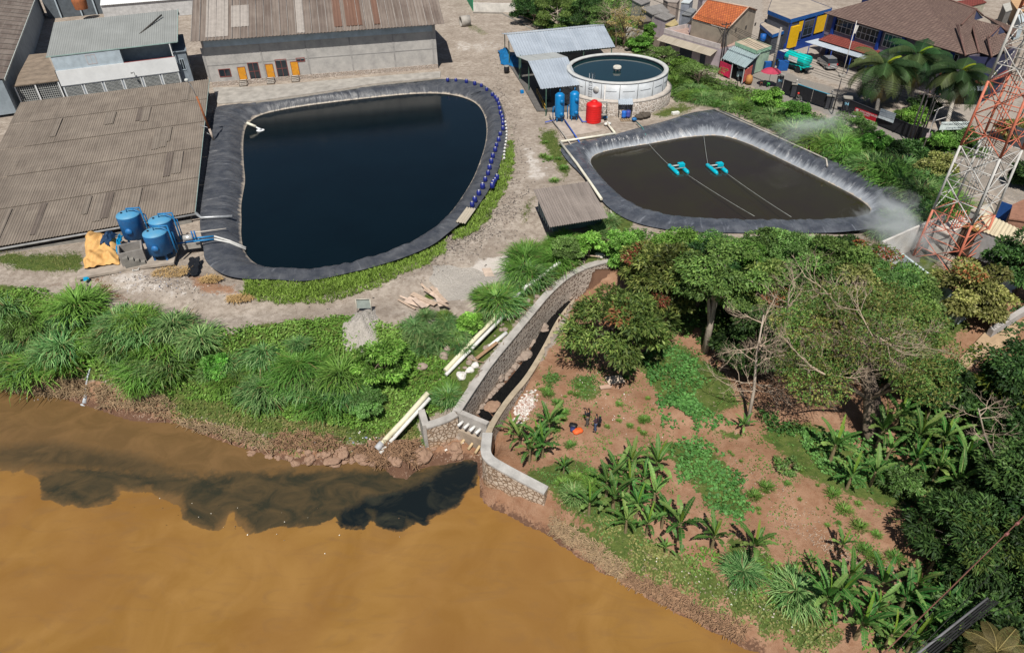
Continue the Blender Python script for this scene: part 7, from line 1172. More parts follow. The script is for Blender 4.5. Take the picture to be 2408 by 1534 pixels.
BST = M((.20, .17, .09), .8, .4, 4, col2=(.12, .07, .04)); BNM = [banana_mesh(i, 9+i % 3) for i in range(5)]; BST_M = []
mb = MB(); mb.tube([(0, 0, -.1), (0, 0, .8), (.03, 0, 1.55)], [.13, .11, .07], 8); stem_me = bpy.data.meshes.new('stem'); stem_me.from_pydata(mb.V, [], mb.F); stem_me.materials.append(BST)
protos = []
for i in range(5): t = thing('banana_plant', 'banana plant', 'banana plant', (0, 0, -50)); put('stem', stem_me, t); put('leaves', BNM[i], t); protos.append(t)
bl = [([(1222,1050),(1262,1050),(1290,1025),(1205,1030),(1275,1075),(1245,1085)], .78, 'banana plant in the cluster behind the river wall', 'bananas behind the river wall'), ([(1482,1110),(1448,1140),(1510,1150),(1475,1170),(1535,1190),(1440,1200),(1495,1215),(1555,1240),(1520,1255),(1470,1250),(1425,1165),(1540,1120)], .86, 'banana plant in the large cluster in the middle of the garden', 'bananas in the large middle cluster'),
 ([(2230,1005),(2175,985),(2205,1060),(2290,1060),(2145,1060),(2190,1130),(2140,1110),(2250,1110),(2320,1080),(2100,1010),(2080,1085),(2060,1050),(2280,960),(2340,1030),(2230,1170),(1950,1085)], .95, 'banana plant in the shady cluster at the right of the garden', 'bananas in the shady right cluster'), ([(1965,1425),(2045,1460),(2110,1440),(2010,1500),(2080,1520),(1985,1385),(2160,1500),(2140,1400),(2200,1460),(2130,1530),(1930,1440),(2060,1400),(2220,1540),(2180,1345)], .95, 'banana plant in the dark cluster at the bottom right', 'bananas at the bottom right')]
singles = [(1384,1210,.8,'lone banana plant between river wall and middle cluster'), (1325,1112,.45,'very small banana plant beside the lone one near the river wall'), (1592,1268,1.05,'tall banana plant at the right end of the middle cluster'), (1672,1290,.85,'banana plant next in line right of the middle cluster'), (1765,1310,.85,'banana plant with an upright bright leaf on the bank'), (1562,1300,.4,'small bright young banana shoot below the middle cluster'),
 (1990,1148,.85,'left banana plant of the pair beside the bare soil'), (2045,1140,.85,'right banana plant of the pair beside the bare soil'), (2152,1240,.85,'banana plant at the right end of the bare soil'), (1925,1385,.5,'small bright banana shoot beside the spiky tussock'), (1972,1300,.6,'thin banana plant in the middle of the reddish field'), (1905,1330,.35,'tiny bright banana seedling on the bank'), (1345,800,.8,'banana plant beside the low channel wall'), (1335,835,.5,'small banana plant in front of the one beside the channel wall'), (1745,1015,.5,'small banana plant at the foot of the leafless tree'), (1480,895,.45,'low broad leaved plant right of the pale panel'), (2235,1340,.6,'banana plant in the shade of the dark mango tree'), (1500,700,.5,'banana shoot under the mango trees')]
ub = 0
for pts_, s_, lab, grp in bl:
    for x, y in pts_:
        pr_ = protos[ub % 5]; sc_ = s_*rnd.uniform(.85, 1.15); p = G(x, y)
        if ub < 5: pr_.location = tuple(p); pr_.rotation_euler = (0, 0, rnd.uniform(0, 6)); pr_.scale = (sc_,)*3; pr_['label'] = lab; pr_['group'] = grp
        else: copy_tree(pr_, p, rnd.uniform(0, 6), sc_, lab, grp)
        ub += 1
for x, y, s_, lab in singles:
    c = copy_tree(protos[ub % 5], G(x, y), rnd.uniform(0, 6), s_, lab); ub += 1
    if 'group' in c: del c['group']
# palms
def palm_mesh(seed, nf=30, L=(2.6, 3.4), lw=.024, up=0.):
    g = np.random.default_rng(seed); V = []; Fc = []; Cc = []
    def addq(p4, c): i = len(V); V.extend(p4); Fc.append((i, i+1, i+2, i+3)); Cc.extend([c]*4)
    for k in range(nf):
        az = k*2.399; age = k/nf; th = .35+(1.35-up)*age; Lk = g.uniform(*L); K = 12; out = A3(math.cos(az), math.sin(az), 0); side = A3(-out[1], out[0], 0); p = A3(0, 0, 0); base = np.array([(.025, .06, .02), (.035, .08, .025), (.07, .10, .035)][g.integers(0, 3)])*g.uniform(.8, 1.2)
        if k < 1 and up == 0: base = A3(.24, .32, .02); th = .05; Lk *= .5
        if age > .9: base = A3(.2, .17, .07)
        for s_ in range(K):
            d = out*math.sin(th)+A3(0, 0, math.cos(th)); p2 = p+d*Lk/K; addq([p-side*.03, p2-side*.02, p2+side*.02, p+side*.03], base*1.4)
            if s_ > 1:
                for j in range(5):
                    q_ = lerp(p, p2, j/5); f_ = s_/K; ll = .75*math.sin(PI*(.15+.8*f_))+.1; 
                    if k < 1 and up == 0: ll *= .4
                    for sg in (-1, 1): e = q_+side*sg*ll*.8+d*ll*.45+A3(0, 0, -.35*ll-.15*age); addq([q_-d*lw, q_+d*lw, e+d*.01, e-d*.01], base*g.uniform(.8, 1.2))
            p = p2; th += .13+.06*age
    return rawmesh('fronds', V, Fc, LEAF, np.array(Cc))
PTR = M((.36, .33, .29), .9, .25, 3)
def palm(bpx, tpx, hz_, seed, lab, sc_=1., r=.24):
    b = P(*bpx, 0); tp_ = P(*tpx, hz_)-b; t = thing('palm_tree', lab, 'palm', b, 'palms behind the street wall'); mb = MB(); mb.tube([b+A3(0,0,-.1), b+tp_*.4, b+tp_], [r*1.2, r, r*.8], 10); mb.build('trunk', PTR, t); mb = MB(); mb.tube([b+tp_, b+tp_+A3(0, 0, .8)], [r*.7, r*.5], 8); mb.build('crown_shaft', M((.12, .17, .07), .6), t); put('fronds', palm_mesh(seed), t, tuple(tp_+A3(0, 0, .7)), 0, sc_)
palm((2059,268), (2076,175), 4.3, 1, 'left palm with one bright yellow green spear, behind the red banner', 1.7); palm((2141,250), (2152,150), 5.0, 2, 'middle palm, tallest of the row behind the street wall', 1.7); palm((2217,325), (2252,190), 5.2, 3, 'right palm beside the white company sign', 1.6); palm((2200,205), (2205,160), 2.4, 4, 'low palm behind the middle one', 1.3)
# ---------------------------------------------------------------- street side: houses, office, vehicles
BRICKR = tilemat('red_tiles', (.56, .17, .055), (.44, .12, .05), (.22, .07, .035), .42, .38); TILEB = tilemat('brown_tiles', (.215, .15, .125), (.17, .115, .10), (.075, .05, .042), .62, .48); TILER = tilemat('maroon_tiles', (.26, .07, .055), (.22, .055, .045), (.11, .03, .025), .45, .4)
R_BG = roofmat('beige_roof', (.40, .36, .29), (.32, .28, .22), (.2, .16, .13), .8, 1.6, streak=.6, seam=.6); R_GR = roofmat('grey_roof', (.27, .26, .25), (.22, .21, .20), (.14, .12, .11), .9, 2, streak=.6, seam=.7)
PINK = M((.42, .36, .39), .85, .2, 1); BLUEW = M((.008, .045, .27), .6, .2, 1); YEL = M((.75, .44, .008), .55, .12, 2); OLDC = M((.33, .28, .22), .95, .35, .6, col2=(.20, .17, .14)); VIO = M((.13, .115, .15), .8)
def down(p): return A3(p[0], p[1], -.05)
def walls_under(mb, pts, skip=(), top_off=-.05, inset=0.):
    c = sum(pts)/len(pts); ps = [p+(c-p)*A3(1, 1, 0)*inset+A3(0, 0, top_off) for p in pts]; n = len(ps); 
    for i in range(n):
        if i in skip: continue
        a, b = ps[i], ps[(i+1) % n]; mb.face([down(a), down(b), b, a])
    return mb
def boxhouse(name, k, px4, z, roofm, wallm, lab, cat='house', inset=.06, fascia=None, thick=.14, z2=None):
    pts = [Q(k, x, y, zz) for (x, y), zz in zip(px4, (z2 or [z]*len(px4)))]; t = thing(name, lab, cat, down(sum(pts)/len(pts))); mb = MB(); walls_under(mb, pts, inset=inset); mb.build('wall', wallm, t); mb = MB(); mb.prism(pts, thick); mb.build('roof', roofm, t)
    if fascia:
        mb = MB(); n = len(pts); c = sum(pts)/n
        for i in range(n): a, b = pts[i], pts[(i+1) % n]; o = unit((a+b)/2-c)*.06*A3(1, 1, 0); mb.face([a+o+A3(0,0,-.35), b+o+A3(0,0,-.35), b+o+A3(0,0,.18), a+o+A3(0,0,.18)])
        mb.build('fascia', fascia, t)
    return t
# red roofed house
E0, E1, R0, R1 = P(1627, 44, 5.8), P(1712, 68, 5.8), P(1663, 0, 7.7), P(1760, 18, 7.7); K0, K1 = R0+(R0-E0)*A3(1,1,-1)*.55, R1+(R1-E1)*A3(1,1,-1)*.55
ht = thing('red_roofed_house', 'two storey house with a bright orange red tiled roof and a raw plaster gable', 'house', down(E1)); mb = MB(); mb.sheet(R0, R1, E1, E0, 0, 1, .08); mb.build('roof', BRICKR, ht); mb = MB(); mb.sheet(R0, R1, K1, K0, 0, 1, .08); mb.build('rear_roof', BRICKR, ht)
mb = MB(); i_ = unit(E0-E1)*.15; mb.face([down(E1)+i_, down(K1)+i_, K1+i_+A3(0,0,-.1), R1+i_+A3(0,0,-.12), E1+i_+A3(0,0,-.1)]); mb.face([down(E0), down(E1), E1+A3(0,0,-.3), E0+A3(0,0,-.3)]); mb.face([down(E0)-i_, down(K0)-i_, K0-i_, R0-i_+A3(0,0,-.12), E0-i_]); mb.build('wall', OLDC, ht)
mb = MB(); mb.tube([E1+A3(0,0,.06), R1+A3(0,0,.08), K1+A3(0,0,.06)], .1, 5); mb.tube([E0+A3(0,0,.06), R0+A3(0,0,.08)], .1, 5); mb.tube([R0+A3(0,0,.05), R1+A3(0,0,.05)], .12, 5); mb.build('ridge_tiles', M((.5, .36, .28), .8), ht)
F0, F1 = P(1614, 56, 4.7), P(1702, 80, 4.7); mb = MB(); mb.sheet(E0+A3(0,0,-.15), E1+A3(0,0,-.15), F1, F0, .03, .4); mb.build('porch_roof', R_GR, ht)
f = Fr(down(F0)+A3(0, .5, 0), down(F1)+A3(0, .5, 0)); mb = MB(); f.bx(mb, 0, f.L, .9, 1.1, 3.1, 4.9); mb.build('upper_wall', PINK, ht); window(f, ht, 1.2, 3.4, 3.7, 4.5, DARK, GLASS, 2, 1, .88); door(f, ht, 5.0, 5.9, 3.15, 4.75, DARK, .88); window(f, ht, 6.4, f.L-.5, 3.7, 4.5, DARK, GLASS, 2, 1, .88)
g = Fr(down(E1), down(K1)); gi = np.array(g.A)
for k, x, y in (('d3', 1800, 570), ('d3', 1990, 515), ('d3', 2165, 460)):
    # small vent windows on the gable
    n_ = unit(np.cross(g.u, (0, 0, 1))); o = A3(0, 0, H); d = ray(*q(k, x, y)); t_ = np.dot(g.A+i_-o, n_)/np.dot(d, n_); p = o+d*t_; mb = MB(); s_ = -n_ if np.dot(n_, d) > 0 else n_; mb.obox(p-g.u*.3+s_*.01+A3(0,0,-.25), g.u*.6, s_*.05, A3(0, 0, .5)); mb.build('vent', M((.10, .09, .08), .9), ht)
# shops with terrace
f = Fr(P(1556, 122), P(1684, 162)); sp = thing('shop_row', 'pink terrace fronted shop row with dark shutters and a beige sheet awning', 'shops', f.A); L = f.L
mb = MB(); f.bx(mb, 0, L, 0, 5.5, 0, 3.0); mb.build('wall', PINK, sp); mb = MB(); f.bx(mb, -.05, L, -.03, .14, 3.0, 3.7); f.bx(mb, -.05, .1, .14, 5.5, 3.0, 3.7); mb.build('parapet', M((.56, .5, .49), .85, .25, 1), sp); mb = MB(); f.bx(mb, .1, L, .14, 5.5, 3.0, 3.06); mb.build('terrace_floor', M((.40, .28, .24), .9), sp)
mb = MB(); mb.sheet(f.pt(-.1, -.02, 2.75), f.pt(L*.97, -.02, 2.75), f.pt(L*.97, -1.5, 2.1), f.pt(-.1, -1.5, 2.1), .025, .3, .03, 1); mb.build('awning', R_BG, sp)
for u0, u1 in ((.06, .14), (.33, .55), (.70, .79)): mb = MB(); f.bx(mb, L*u0, L*u1, -.05, -.002, .05, 2.05); mb.build('shutter', M((.035, .05, .075), .6), sp)
for x, y, w_, h_, l in [(1500, 790, 1, 1, '')][:0]: pass
small = [('grey_roofed_house', 'd3', [(10,165),(410,88),(560,235),(230,292)], 3.2, R_GR, M((.3,.28,.26),.9), 'low house with wide dark grey roof behind the white parapet'), ('small_house', 'd3', [(258,312),(500,240),(672,325),(482,402)], 3.4, R_GR, PINK, 'small pale walled house with a grey sheet roof beside the yellow wall'),
 ('grey_shack', 'd3', [(780,282),(940,158),(1062,200),(950,312)], 4.6, M((.22,.23,.24),.7), M((.2,.22,.26),.8), 'grey roofed shack directly left of the red tiled house'), ('white_roofed_house', 'd3', [(768,62),(860,-8),(1010,-8),(930,76)], 5.6, M((.55,.6,.62),.6), M((.25,.27,.32),.8), 'house with a pale blue white roof at the top edge'),
 ('dark_lean_to', 'd3', [(-40,360),(100,298),(225,405),(60,432)], 2.6, M((.16,.135,.115),.9), M((.06,.055,.05),.9), 'low dark shed roof beside the climbing plant'), ('old_workshop', 'd3', [(430,0),(760,0),(700,60),(520,50)], 3.5, M((.35,.31,.28),.9), M((.3,.25,.22),.9), 'cluttered old roof at the top edge between the houses'),
 ('yellow_hut', 'd3', [(470,480),(655,372),(720,470),(600,520)], 3.2, M((.45,.36,.18),.8), M((.58,.5,.25),.8), 'small pale yellow gabled hut on the terrace'), ('far_house', 'd3', [(-160,10),(60,-30),(200,40),(20,110)], 3.6, R_GR, M((.4,.38,.35),.9), 'grey house at the top edge above the dry bamboo'), ('far_house', 'd3', [(1100,-80),(1260,-90),(1330,-20),(1180,0)], 3.4, R_GR, PINK, 'roof just peeking in left of the red tiled roof'),
 ('rear_blue_block', 'd4', [(-640,-60),(-250,-70),(-150,0),(-420,60)], 5, M((.3,.28,.25),.9), BLUEW, 'dark blue block at the top edge behind the yellow shuttered building'), ('maroon_house', 'd4', [(1050,60),(1560,-30),(1700,60),(1300,160)], 4.2, TILER, M((.4,.38,.3),.9), 'house with a dark maroon roof behind the office'), ('tarp_stack', 'd4', [(2150,20),(2408,-20),(2500,200),(2300,240)], 2.5, M((.52,.33,.18),.9), M((.4,.27,.16),.9), 'tan stack of covered goods behind the lattice tower'),
 ('white_container', 'd4', [(2280,300),(2420,260),(2440,420),(2330,440)], 2.8, M((.5,.58,.62),.6), M((.4,.47,.52),.6), 'pale blue white container behind the lattice tower'), ('silver_silo_shed', 'd4', [(2000,100),(2140,60),(2180,200),(2060,240)], 3.2, M((.45,.44,.4),.8), M((.2,.19,.18),.8), 'grey stacked bales beside the pipes behind the office')]
for nm, k, px4, z, rm, wm, lab in small: boxhouse(nm, k, px4, z, rm, wm, lab)
mb = MB(); a, b = P(1466, 92), P(1514, 106); mb.obox(a, b-a, A3(.05, .2, 0), A3(0, 0, 2.2)); mesh_thing(mb, 'white_wall', M((.6, .57, .54), .85, .2), 'white plaster wall behind the dry bamboo clump', 'wall')
mb = MB(); a, b = P(1514, 106), P(1560, 124); mb.obox(a, b-a, A3(.05, .2, 0), A3(0, 0, 2.0)); mesh_thing(mb, 'brown_wall', M((.3, .24, .2), .9, .3), 'weathered brown wall left of the shop row', 'wall')
tree(K_BR, P(1520, 112), 4.6, (1.0, .9, 2.2), 61, 'narrow climbing plant on the wall beside the shop row', name='climbing_plant', cat='climber'); tree(K_FE, P(1535, 75), 3.4, (1.0, .9, 1.4), 62, 'dark creeper between the grey roofs', name='climbing_plant', cat='climber')
# food stall
pts = [Q('d2', 400, 375, 2.9), Q('d2', 975, 555, 2.9), Q('d2', 670, 850, 2.3), Q('d2', 205, 655, 2.3)]; st = thing('food_stall', 'food stall under a striped blue grey corrugated roof with red drapes', 'stall', down(sum(pts)/4)); mb = MB(); mb.sheet(pts[0], pts[1], pts[2], pts[3], .07, .42); mb.build('roof', roofmat('striped_zinc', (.30, .38, .40), (.26, .34, .36), (.2, .24, .26), 1.2, 9, streak=.3), st)
mb = MB(); walls_under(mb, pts, (2, 3), inset=.12); mb.build('back_wall', M((.05, .06, .08), .9), st)
f = Fr(down(pts[3])+A3(0, .3, 0), down(pts[2])+A3(0, .3, 0)); mb = MB(); f.bx(mb, 0, f.L*.48, -.1, -.05, .0, 1.9); mb.build('red_drape', M((.55, .03, .09), .7, .2, 1), st); mb = MB(); f.bx(mb, f.L*.12, f.L*.4, -.16, -.11, .1, 1.3); mb.build('pink_drape', M((.7, .02, .10), .6), st)
for u in (0, .5, 1): mb = MB(); f.bx(mb, f.L*u-.05, f.L*u+.05, -.05, .05, 0, 2.2); mb.build('post', M((.6, .6, .6), .6), st)
mb = MB(); g = Fr(down(pts[2]), down(pts[1])); g.bx(mb, 0, g.L*.5, -.1, -.04, .3, 2.0); mb.build('red_banner', M((.45, .03, .03), .7, .5, 3, col2=(.5, .3, .25)), st)
boxhouse('green_kiosk', 'd2', [(470,350),(745,265),(1190,430),(900,520)], 3.3, M((.44, .37, .28), .9, .25, .8), M((.33, .45, .34), .7), 'pale green kiosk with a flat beige roof behind the food stall', 'kiosk', .03, M((.30, .50, .36), .7))
b = P(*q('d2', 580, 1075)); t = thing('food_cart', 'white and light blue food cart in front of the stall', 'cart', b); mb = MB(); mb.box(b+A3(0, 0, .75), (1.3, .7, .7)); mb.build('body', M((.45, .62, .66), .5), t); mb = MB(); mb.box(b+A3(0, 0, 1.75), (1.5, .9, .08)); mb.build('canopy', M((.75, .75, .73), .5), t)
for s_ in (-.6, .6): mb = MB(); mb.tube([b+A3(s_, -.3, 1.1), b+A3(s_, -.3, 1.72)], .03, 5); mb.build('post', STEEL, t)
for s_ in (-.4, .4): mb = MB(); mb.tube([b+A3(s_, -.4, .3), b+A3(s_, -.33, .3)], .3, 14); mb.build('wheel', DARK, t)
mb = MB(); b = P(*q('d2', 735, 1150)); mb.lathe(b, [(.001, 0), (.5, 0), (.55, .5), (.4, 1.1), (.001, 1.3)], 10); mesh_thing(mb, 'covered_cart', M((.42, .2, .06), .8), 'small cart wrapped in orange brown cloth beside the food cart', 'cart')
b = P(*q('d2', 1130, 1190)); t = thing('parasol', 'faded crimson parasol over green stools in front of the gate', 'parasol', b); mb = MB(); prf = [(.001, 2.55), (.5, 2.45), (1.0, 2.25), (1.45, 1.95)]; mb.lathe(b, prf, 12); mb.build('canopy', M((.42, .045, .09), .8, .2, 2), t); mb = MB(); mb.tube([b, b+A3(0, 0, 2.5)], .035, 6); mb.build('pole', STEEL, t)
for i, (x, y, c, l) in enumerate([(980, 1200, (.16, .07, .04), 'brown plastic stool left of the parasol pole'), (1055, 1165, (.04, .35, .06), 'green stool behind the parasol pole'), (1122, 1215, (.05, .45, .08), 'bright green stool under the front of the parasol')]):
    b = P(*q('d2', x, y)); t = thing('stool', l, 'stool', b, 'stools under the parasol'); m_ = M(c, .5); mb = MB(); mb.box(b+A3(0, 0, .45), (.34, .34, .05)); mb.build('seat', m_, t)
    for dx in (-.13, .13):
        for dy in (-.13, .13): mb = MB(); mb.tube([b+A3(dx*1.2, dy*1.2, 0), b+A3(dx, dy, .43)], .025, 4); mb.build('leg', m_, t)
# blue building with yellow shutters
u0 = [Q('z4', 0, 105, 5.2), Q('z4', 210, 190, 5.2), Q('z4', 595, 85, 5.2), Q('z4', 370, 0, 5.2), Q('z4', 60, -60, 5.2)]
bb = thing('blue_building', 'flat roofed blue building with bright yellow shutters', 'building', down(u0[1])); mb = MB(); walls_under(mb, u0, inset=.02); mb.build('wall', M((.09, .10, .13), .8), bb); mb = MB(); mb.prism(u0, .12); mb.build('roof', M((.37, .32, .26), .95, .35, .7, col2=(.22, .19, .17)), bb)
mb = MB(); c = sum(u0)/5
for i in range(5): a, b = u0[i], u0[(i+1) % 5]; n_ = unit(((a+b)/2-c)*A3(1,1,0))*.08; mb.face([a+n_+A3(0,0,-.45), b+n_+A3(0,0,-.45), b+n_+A3(0,0,.16), a+n_+A3(0,0,.16)])
mb.build('fascia', M((.01, .10, .36), .5), bb); f = Fr(down(u0[1]), down(u0[2])); vo = -.12 if np.dot(f.v, (c-u0[1])*A3(1, 1, 0)) > 0 else 9
mb = MB(); f.bx(mb, 0, f.L, -.08, .2, 0, 1.5); mb.build('blue_base', BLUEW, bb)
for x in (.02, .33, .62, .9): mb = MB(); f.bx(mb, f.L*x, f.L*x+.25, -.1, .1, 1.5, 4.8); mb.build('blue_pillar', BLUEW, bb)
mb = MB(); f.bx(mb, f.L*.66, f.L*.9, -.14, -.1, 1.9, 4.6); mb.build('shutter', YEL, bb); mb = MB(); f.bx(mb, f.L*.03, f.L*.20, -.6, -.12, .9, 4.2); mb.build('shutter', YEL, bb); mb = MB(); f.bx(mb, f.L*.22, f.L*.32, -.14, -.1, 3.0, 4.6); mb.build('shutter', YEL, bb)
window(f, bb, f.L*.36, f.L*.60, 2.0, 4.4, M((.1, .12, .2), .6), GLASS, 2, 2, -.1); window(f, bb, f.L*.21, f.L*.32, 1.6, 2.9, M((.1, .12, .2), .6), GLASS, 1, 1, -.1)
boxhouse('blue_annex', 'z4', [(-75,235),(40,335),(235,270),(60,170)], 3.1, M((.40, .34, .28), .95, .3, .8), M((.07, .08, .10), .8), 'lower flat roofed annex with blue fascia and a roof vent', 'annex', .03, M((.01, .12, .42), .5))
b = Q('z4', 92, 215, 3.3); mb = MB(); ax = unit(A3(.9, -.4, 0)); X_ = unit(np.cross((0, 0, 1), ax)); mb.lathe(b+A3(0, 0, .55)-ax*.5, [(.45, 0), (.55, 0), (.55, 1.1), (.45, 1.1), (.42, .2), (.001, .2)], 20, axis=(X_, A3(0, 0, 1), ax)); mesh_thing(mb, 'roof_vent', M((.06, .09, .15), .5), 'round dark blue fan duct on the flat annex roof', 'fan duct')
for k, x, y, l in (('d2', 1010, 320, 'blue plastic drum on a stand beside the raw plaster gable'),): b = P(*q(k, x, y), 1.4); mb = MB(); mb.lathe(b, [(.001, 0), (.4, 0), (.5, .2), (.5, 1.2), (.001, 1.25)], 14); mesh_thing(mb, 'water_drum', M((.01, .10, .38), .5), l, 'drum')
boxhouse('ac_box', 'd2', [(475,215),(560,180),(690,195),(580,240)], 2.9, M((.25,.2,.16),.9), M((.62,.6,.56),.6), 'small square cabin box with dark lettering below the gable', 'cabin')
for x, y, l in ((1140, 920, 'left blue crate panel beside the concrete pole'), (1410, 900, 'right blue crate panel between the concrete pole and the tanker')): b = P(*q('d2', x, y)); mb = MB(); mb.box(b+A3(0, .3, .7), (1.5, .8, 1.4)); mesh_thing(mb, 'blue_crate', M((.01, .09, .33), .6, .2, 2), l, 'crate', 'blue crate panels')
# office
oe0, oe1 = Q('z4', 520, 122, 6.3), Q('z4', 1850, 517, 6.3); orr0, orr1 = P(2150, -28, 9.3), P(2296, 22, 9.3)
of = thing('office', 'large two storey office with brown tiled roof, blue pillars and white windows', 'office', down(oe0)); mb = MB(); mb.sheet(orr0, orr1, oe1, oe0, 0, 1, .1); mb.build('roof', TILEB, of)
D4 = lambda x, y, z: Q('d4', x, y, z)
mb = MB(); mb.sheet(D4(1180, 470, 8.0), D4(1400, 355, 8.0), D4(1560, 985, 6.3), D4(1310, 1040, 6.3), 0, 1, .1); mb.build('hip_roof', TILEB, of)
mb = MB(); mb.sheet(D4(1400, 350, 8.4), D4(1965, 490, 8.4), D4(1800, 1068, 6.3), D4(1562, 985, 6.3), 0, 1, .1); mb.build('wing_roof', TILEB, of)
mb = MB(); mb.sheet(D4(1715, 700, 7.6), D4(2120, 590, 7.6), D4(2190, 885, 6.3), D4(1802, 1070, 6.3), 0, 1, .1); mb.build('hip_roof', TILEB, of); mb = MB(); mb.sheet(D4(1640, 290, 8.3), D4(2290, 540, 8.0), D4(2250, 700, 7.2), D4(1965, 490, 8.4), 0, 1, .1); mb.build('rear_wing_roof', TILEB, of)
mb = MB(); mb.face([D4(1510, 200, 9.2), D4(1230, 465, 8.0), D4(1640, 340, 8.0)]); mb.face([D4(1965, 500, 8.4), D4(1740, 705, 7.6), D4(2095, 600, 7.6)]); mb.build('gable', M((.03, .04, .09), .8), of)
mb = MB(); 
for a, b in (((1150, 480, 8.05), (1310, 1045, 6.35)), ((1400, 350, 8.45), (1562, 990, 6.35)), ((1715, 700, 7.7), (1802, 1075, 6.35)), ((1510, 180, 9.35), (1230, 465, 8.1)), ((1510, 180, 9.35), (1640, 300, 8.4)), ((1965, 485, 8.5), (1740, 705, 7.7)), ((1965, 485, 8.5), (2095, 600, 7.7))): mb.tube([D4(*a), D4(*b)], .12, 5)
mb.tube([orr0, orr1], .13, 5); mb.build('ridge_tiles', M((.16, .09, .075), .8), of)
f = Fr(down(oe0), down(oe1)); 
if np.dot(f.v, (orr0-oe0)) < 0: f.v = -f.v
f.A = f.A+f.v*.9; L = f.L
mb = MB(); f.bx(mb, .3, L, 0, 9, 0, 6.15); mb.build('wall', VIO, of)
mb = MB(); f.bx(mb, .3, L, -.05, -.002, 3.1, 3.9); mb.build('wall_band', M((.22, .18, .24), .8), of)
for k_, a in enumerate([(612, 160, 828, 335), (835, 232, 1052, 390), (1085, 300, 1290, 425), (1590, 462, 1800, 560)]):
    r = f.rect('z4', *a); w0, w1 = 4.0, 5.9; uu0, uu1 = sorted((f.uw(*q('z4', a[0], a[1]+60))[0], f.uw(*q('z4', a[2], a[3]-60))[0])); window(f, of, uu0, uu1, w0, w1, M((.62, .62, .62), .5), GLASS, 5, 2)
for x in (605, 815, 1065, 1300, 1810): u = f.uw(*q('z4', x, 300))[0]; mb = MB(); f.bx(mb, u-.25, u+.25, -.3, -.003, 0, 6.1); mb.build('pillar', BLUEW, of)
for a in ((560, 480, 728, 560), (770, 545, 850, 600)): uu0, uu1 = sorted((f.uw(*q('z4', a[0], a[1]))[0], f.uw(*q('z4', a[2], a[3]))[0])); window(f, of, uu0, uu1, .9, 2.1, M((.5, .5, .5), .5), GLASS, 4, 1)
mb = MB(); mb.sheet(Q('z4', 585, 320, 3.5), Q('z4', 1080, 455, 3.5), Q('z4', 985, 527, 2.8), Q('z4', 470, 372, 2.8), 0, 1, .08); mb.build('canopy_roof', TILER, of)
mb = MB(); mb.sheet(Q('z4', 470, 362, 2.7), Q('z4', 960, 515, 2.7), Q('z4', 895, 555, 2.35), Q('z4', 345, 392, 2.35), .03, .3); mb.build('awning', R_ZINC, of)
for x, y in ((355, 560), (560, 620), (735, 690), (880, 745)): b = P(*q('z4', x, y)); mb = MB(); mb.tube([b, b+A3(0, 0, 2.3)], .07, 5); mb.build('awning_post', BLUEW, of)
w0_, w1_, w2_ = down(D4(1310, 1040, 6.3)), down(D4(1800, 1070, 6.3)), down(D4(2190, 885, 6.3)); f2 = Fr(w0_, w1_); f2.v = f.v; mb = MB()
for a, b in ((w0_+f.v*.8, w1_+f.v*.8), (w1_+f.v*.8, w2_+f.v*.8)): mb.face([a, b, b+A3(0, 0, 6.15), a+A3(0, 0, 6.15)])
mb.build('wing_wall', M((.02, .025, .07), .8), of)
f3 = Fr(w1_+f.v*.75, w2_+f.v*.75); f3.v = f3.v if np.dot(f3.v, f.v) > 0 else -f3.v; window(f3, of, 1.0, 3.2, 3.9, 5.7, M((.5, .55, .6), .5), GLASS, 4, 1)
mb = MB(); mb.sheet(Q('z4', 1650, 640, 3.6), Q('z4', 1990, 690, 3.6), Q('z4', 2012, 795, 2.8), Q('z4', 1600, 700, 2.8), 0, 1, .08); mb.sheet(Q('z4', 1990, 690, 3.6), Q('z4', 2210, 600, 3.6), Q('z4', 2290, 690, 2.8), Q('z4', 2013, 795, 2.8), 0, 1, .08); mb.build('canopy_roof', TILER, of)
mb = MB(); mb.sheet(Q('z4', 1640, 830, 2.4), Q('z4', 2060, 800, 2.6), Q('z4', 2050, 850, 2.2), Q('z4', 1650, 850, 2.2), .03, .3); mb.build('awning', R_ZINC, of)
b = P(*q('z4', 690, 720)); fp = thing('flagpole', 'white flagpole with a limp white flag in the office yard', 'flagpole', b); mb = MB(); mb.tube([b, b+A3(0, 0, 8.0)], [.07, .045], 6); mb.build('pole', M((.65, .62, .58), .5), fp)
mb = MB(); mb.sheet(b+A3(0,0,7.4), b+A3(.5, .1, 7.3), b+A3(.25, 0, 6.2), b+A3(0, 0, 6.3), .05, .3, .01); mb.build('flag', M((.6, .58, .55), .8), fp); mb = MB(); mb.box(b+A3(0, 0, .15), (.8, .8, .3)); mb.build('base', CONC, fp)
# car
def place(mbs, o, ax, t):
    """mbs: (name, MB in local coords x forward, material)"""
    ax = unit(ax*A3(1, 1, 0)); lt = A3(-ax[1], ax[0], 0)
    for nm, mb, m_ in mbs: mb.V = [tuple(np.asarray(o)+ax*v[0]+lt*v[1]+A3(0, 0, v[2])) for v in mb.V]; mb.build(nm, m_, t)
def profile(mb, pts, hw, inset=None):
    n = len(pts); ins = inset or [0]*n; Lf = [A3(x, hw-i, z) for (x, z), i in zip(pts, ins)]; Rt_ = [A3(x, -hw+i, z) for (x, z), i in zip(pts, ins)]
    for i in range(n): j = (i+1) % n; mb.face([Lf[i], Lf[j], Rt_[j], Rt_[i]])
    mb.face(Rt_); mb.face(Lf[::-1])
b = P(*q('z4', 545, 625)); ax = P(*q('z4', 470, 570))-P(*q('z4', 590, 665)); t = thing('parked_car', 'silver grey people carrier parked beside the office awning', 'car', b); parts = []
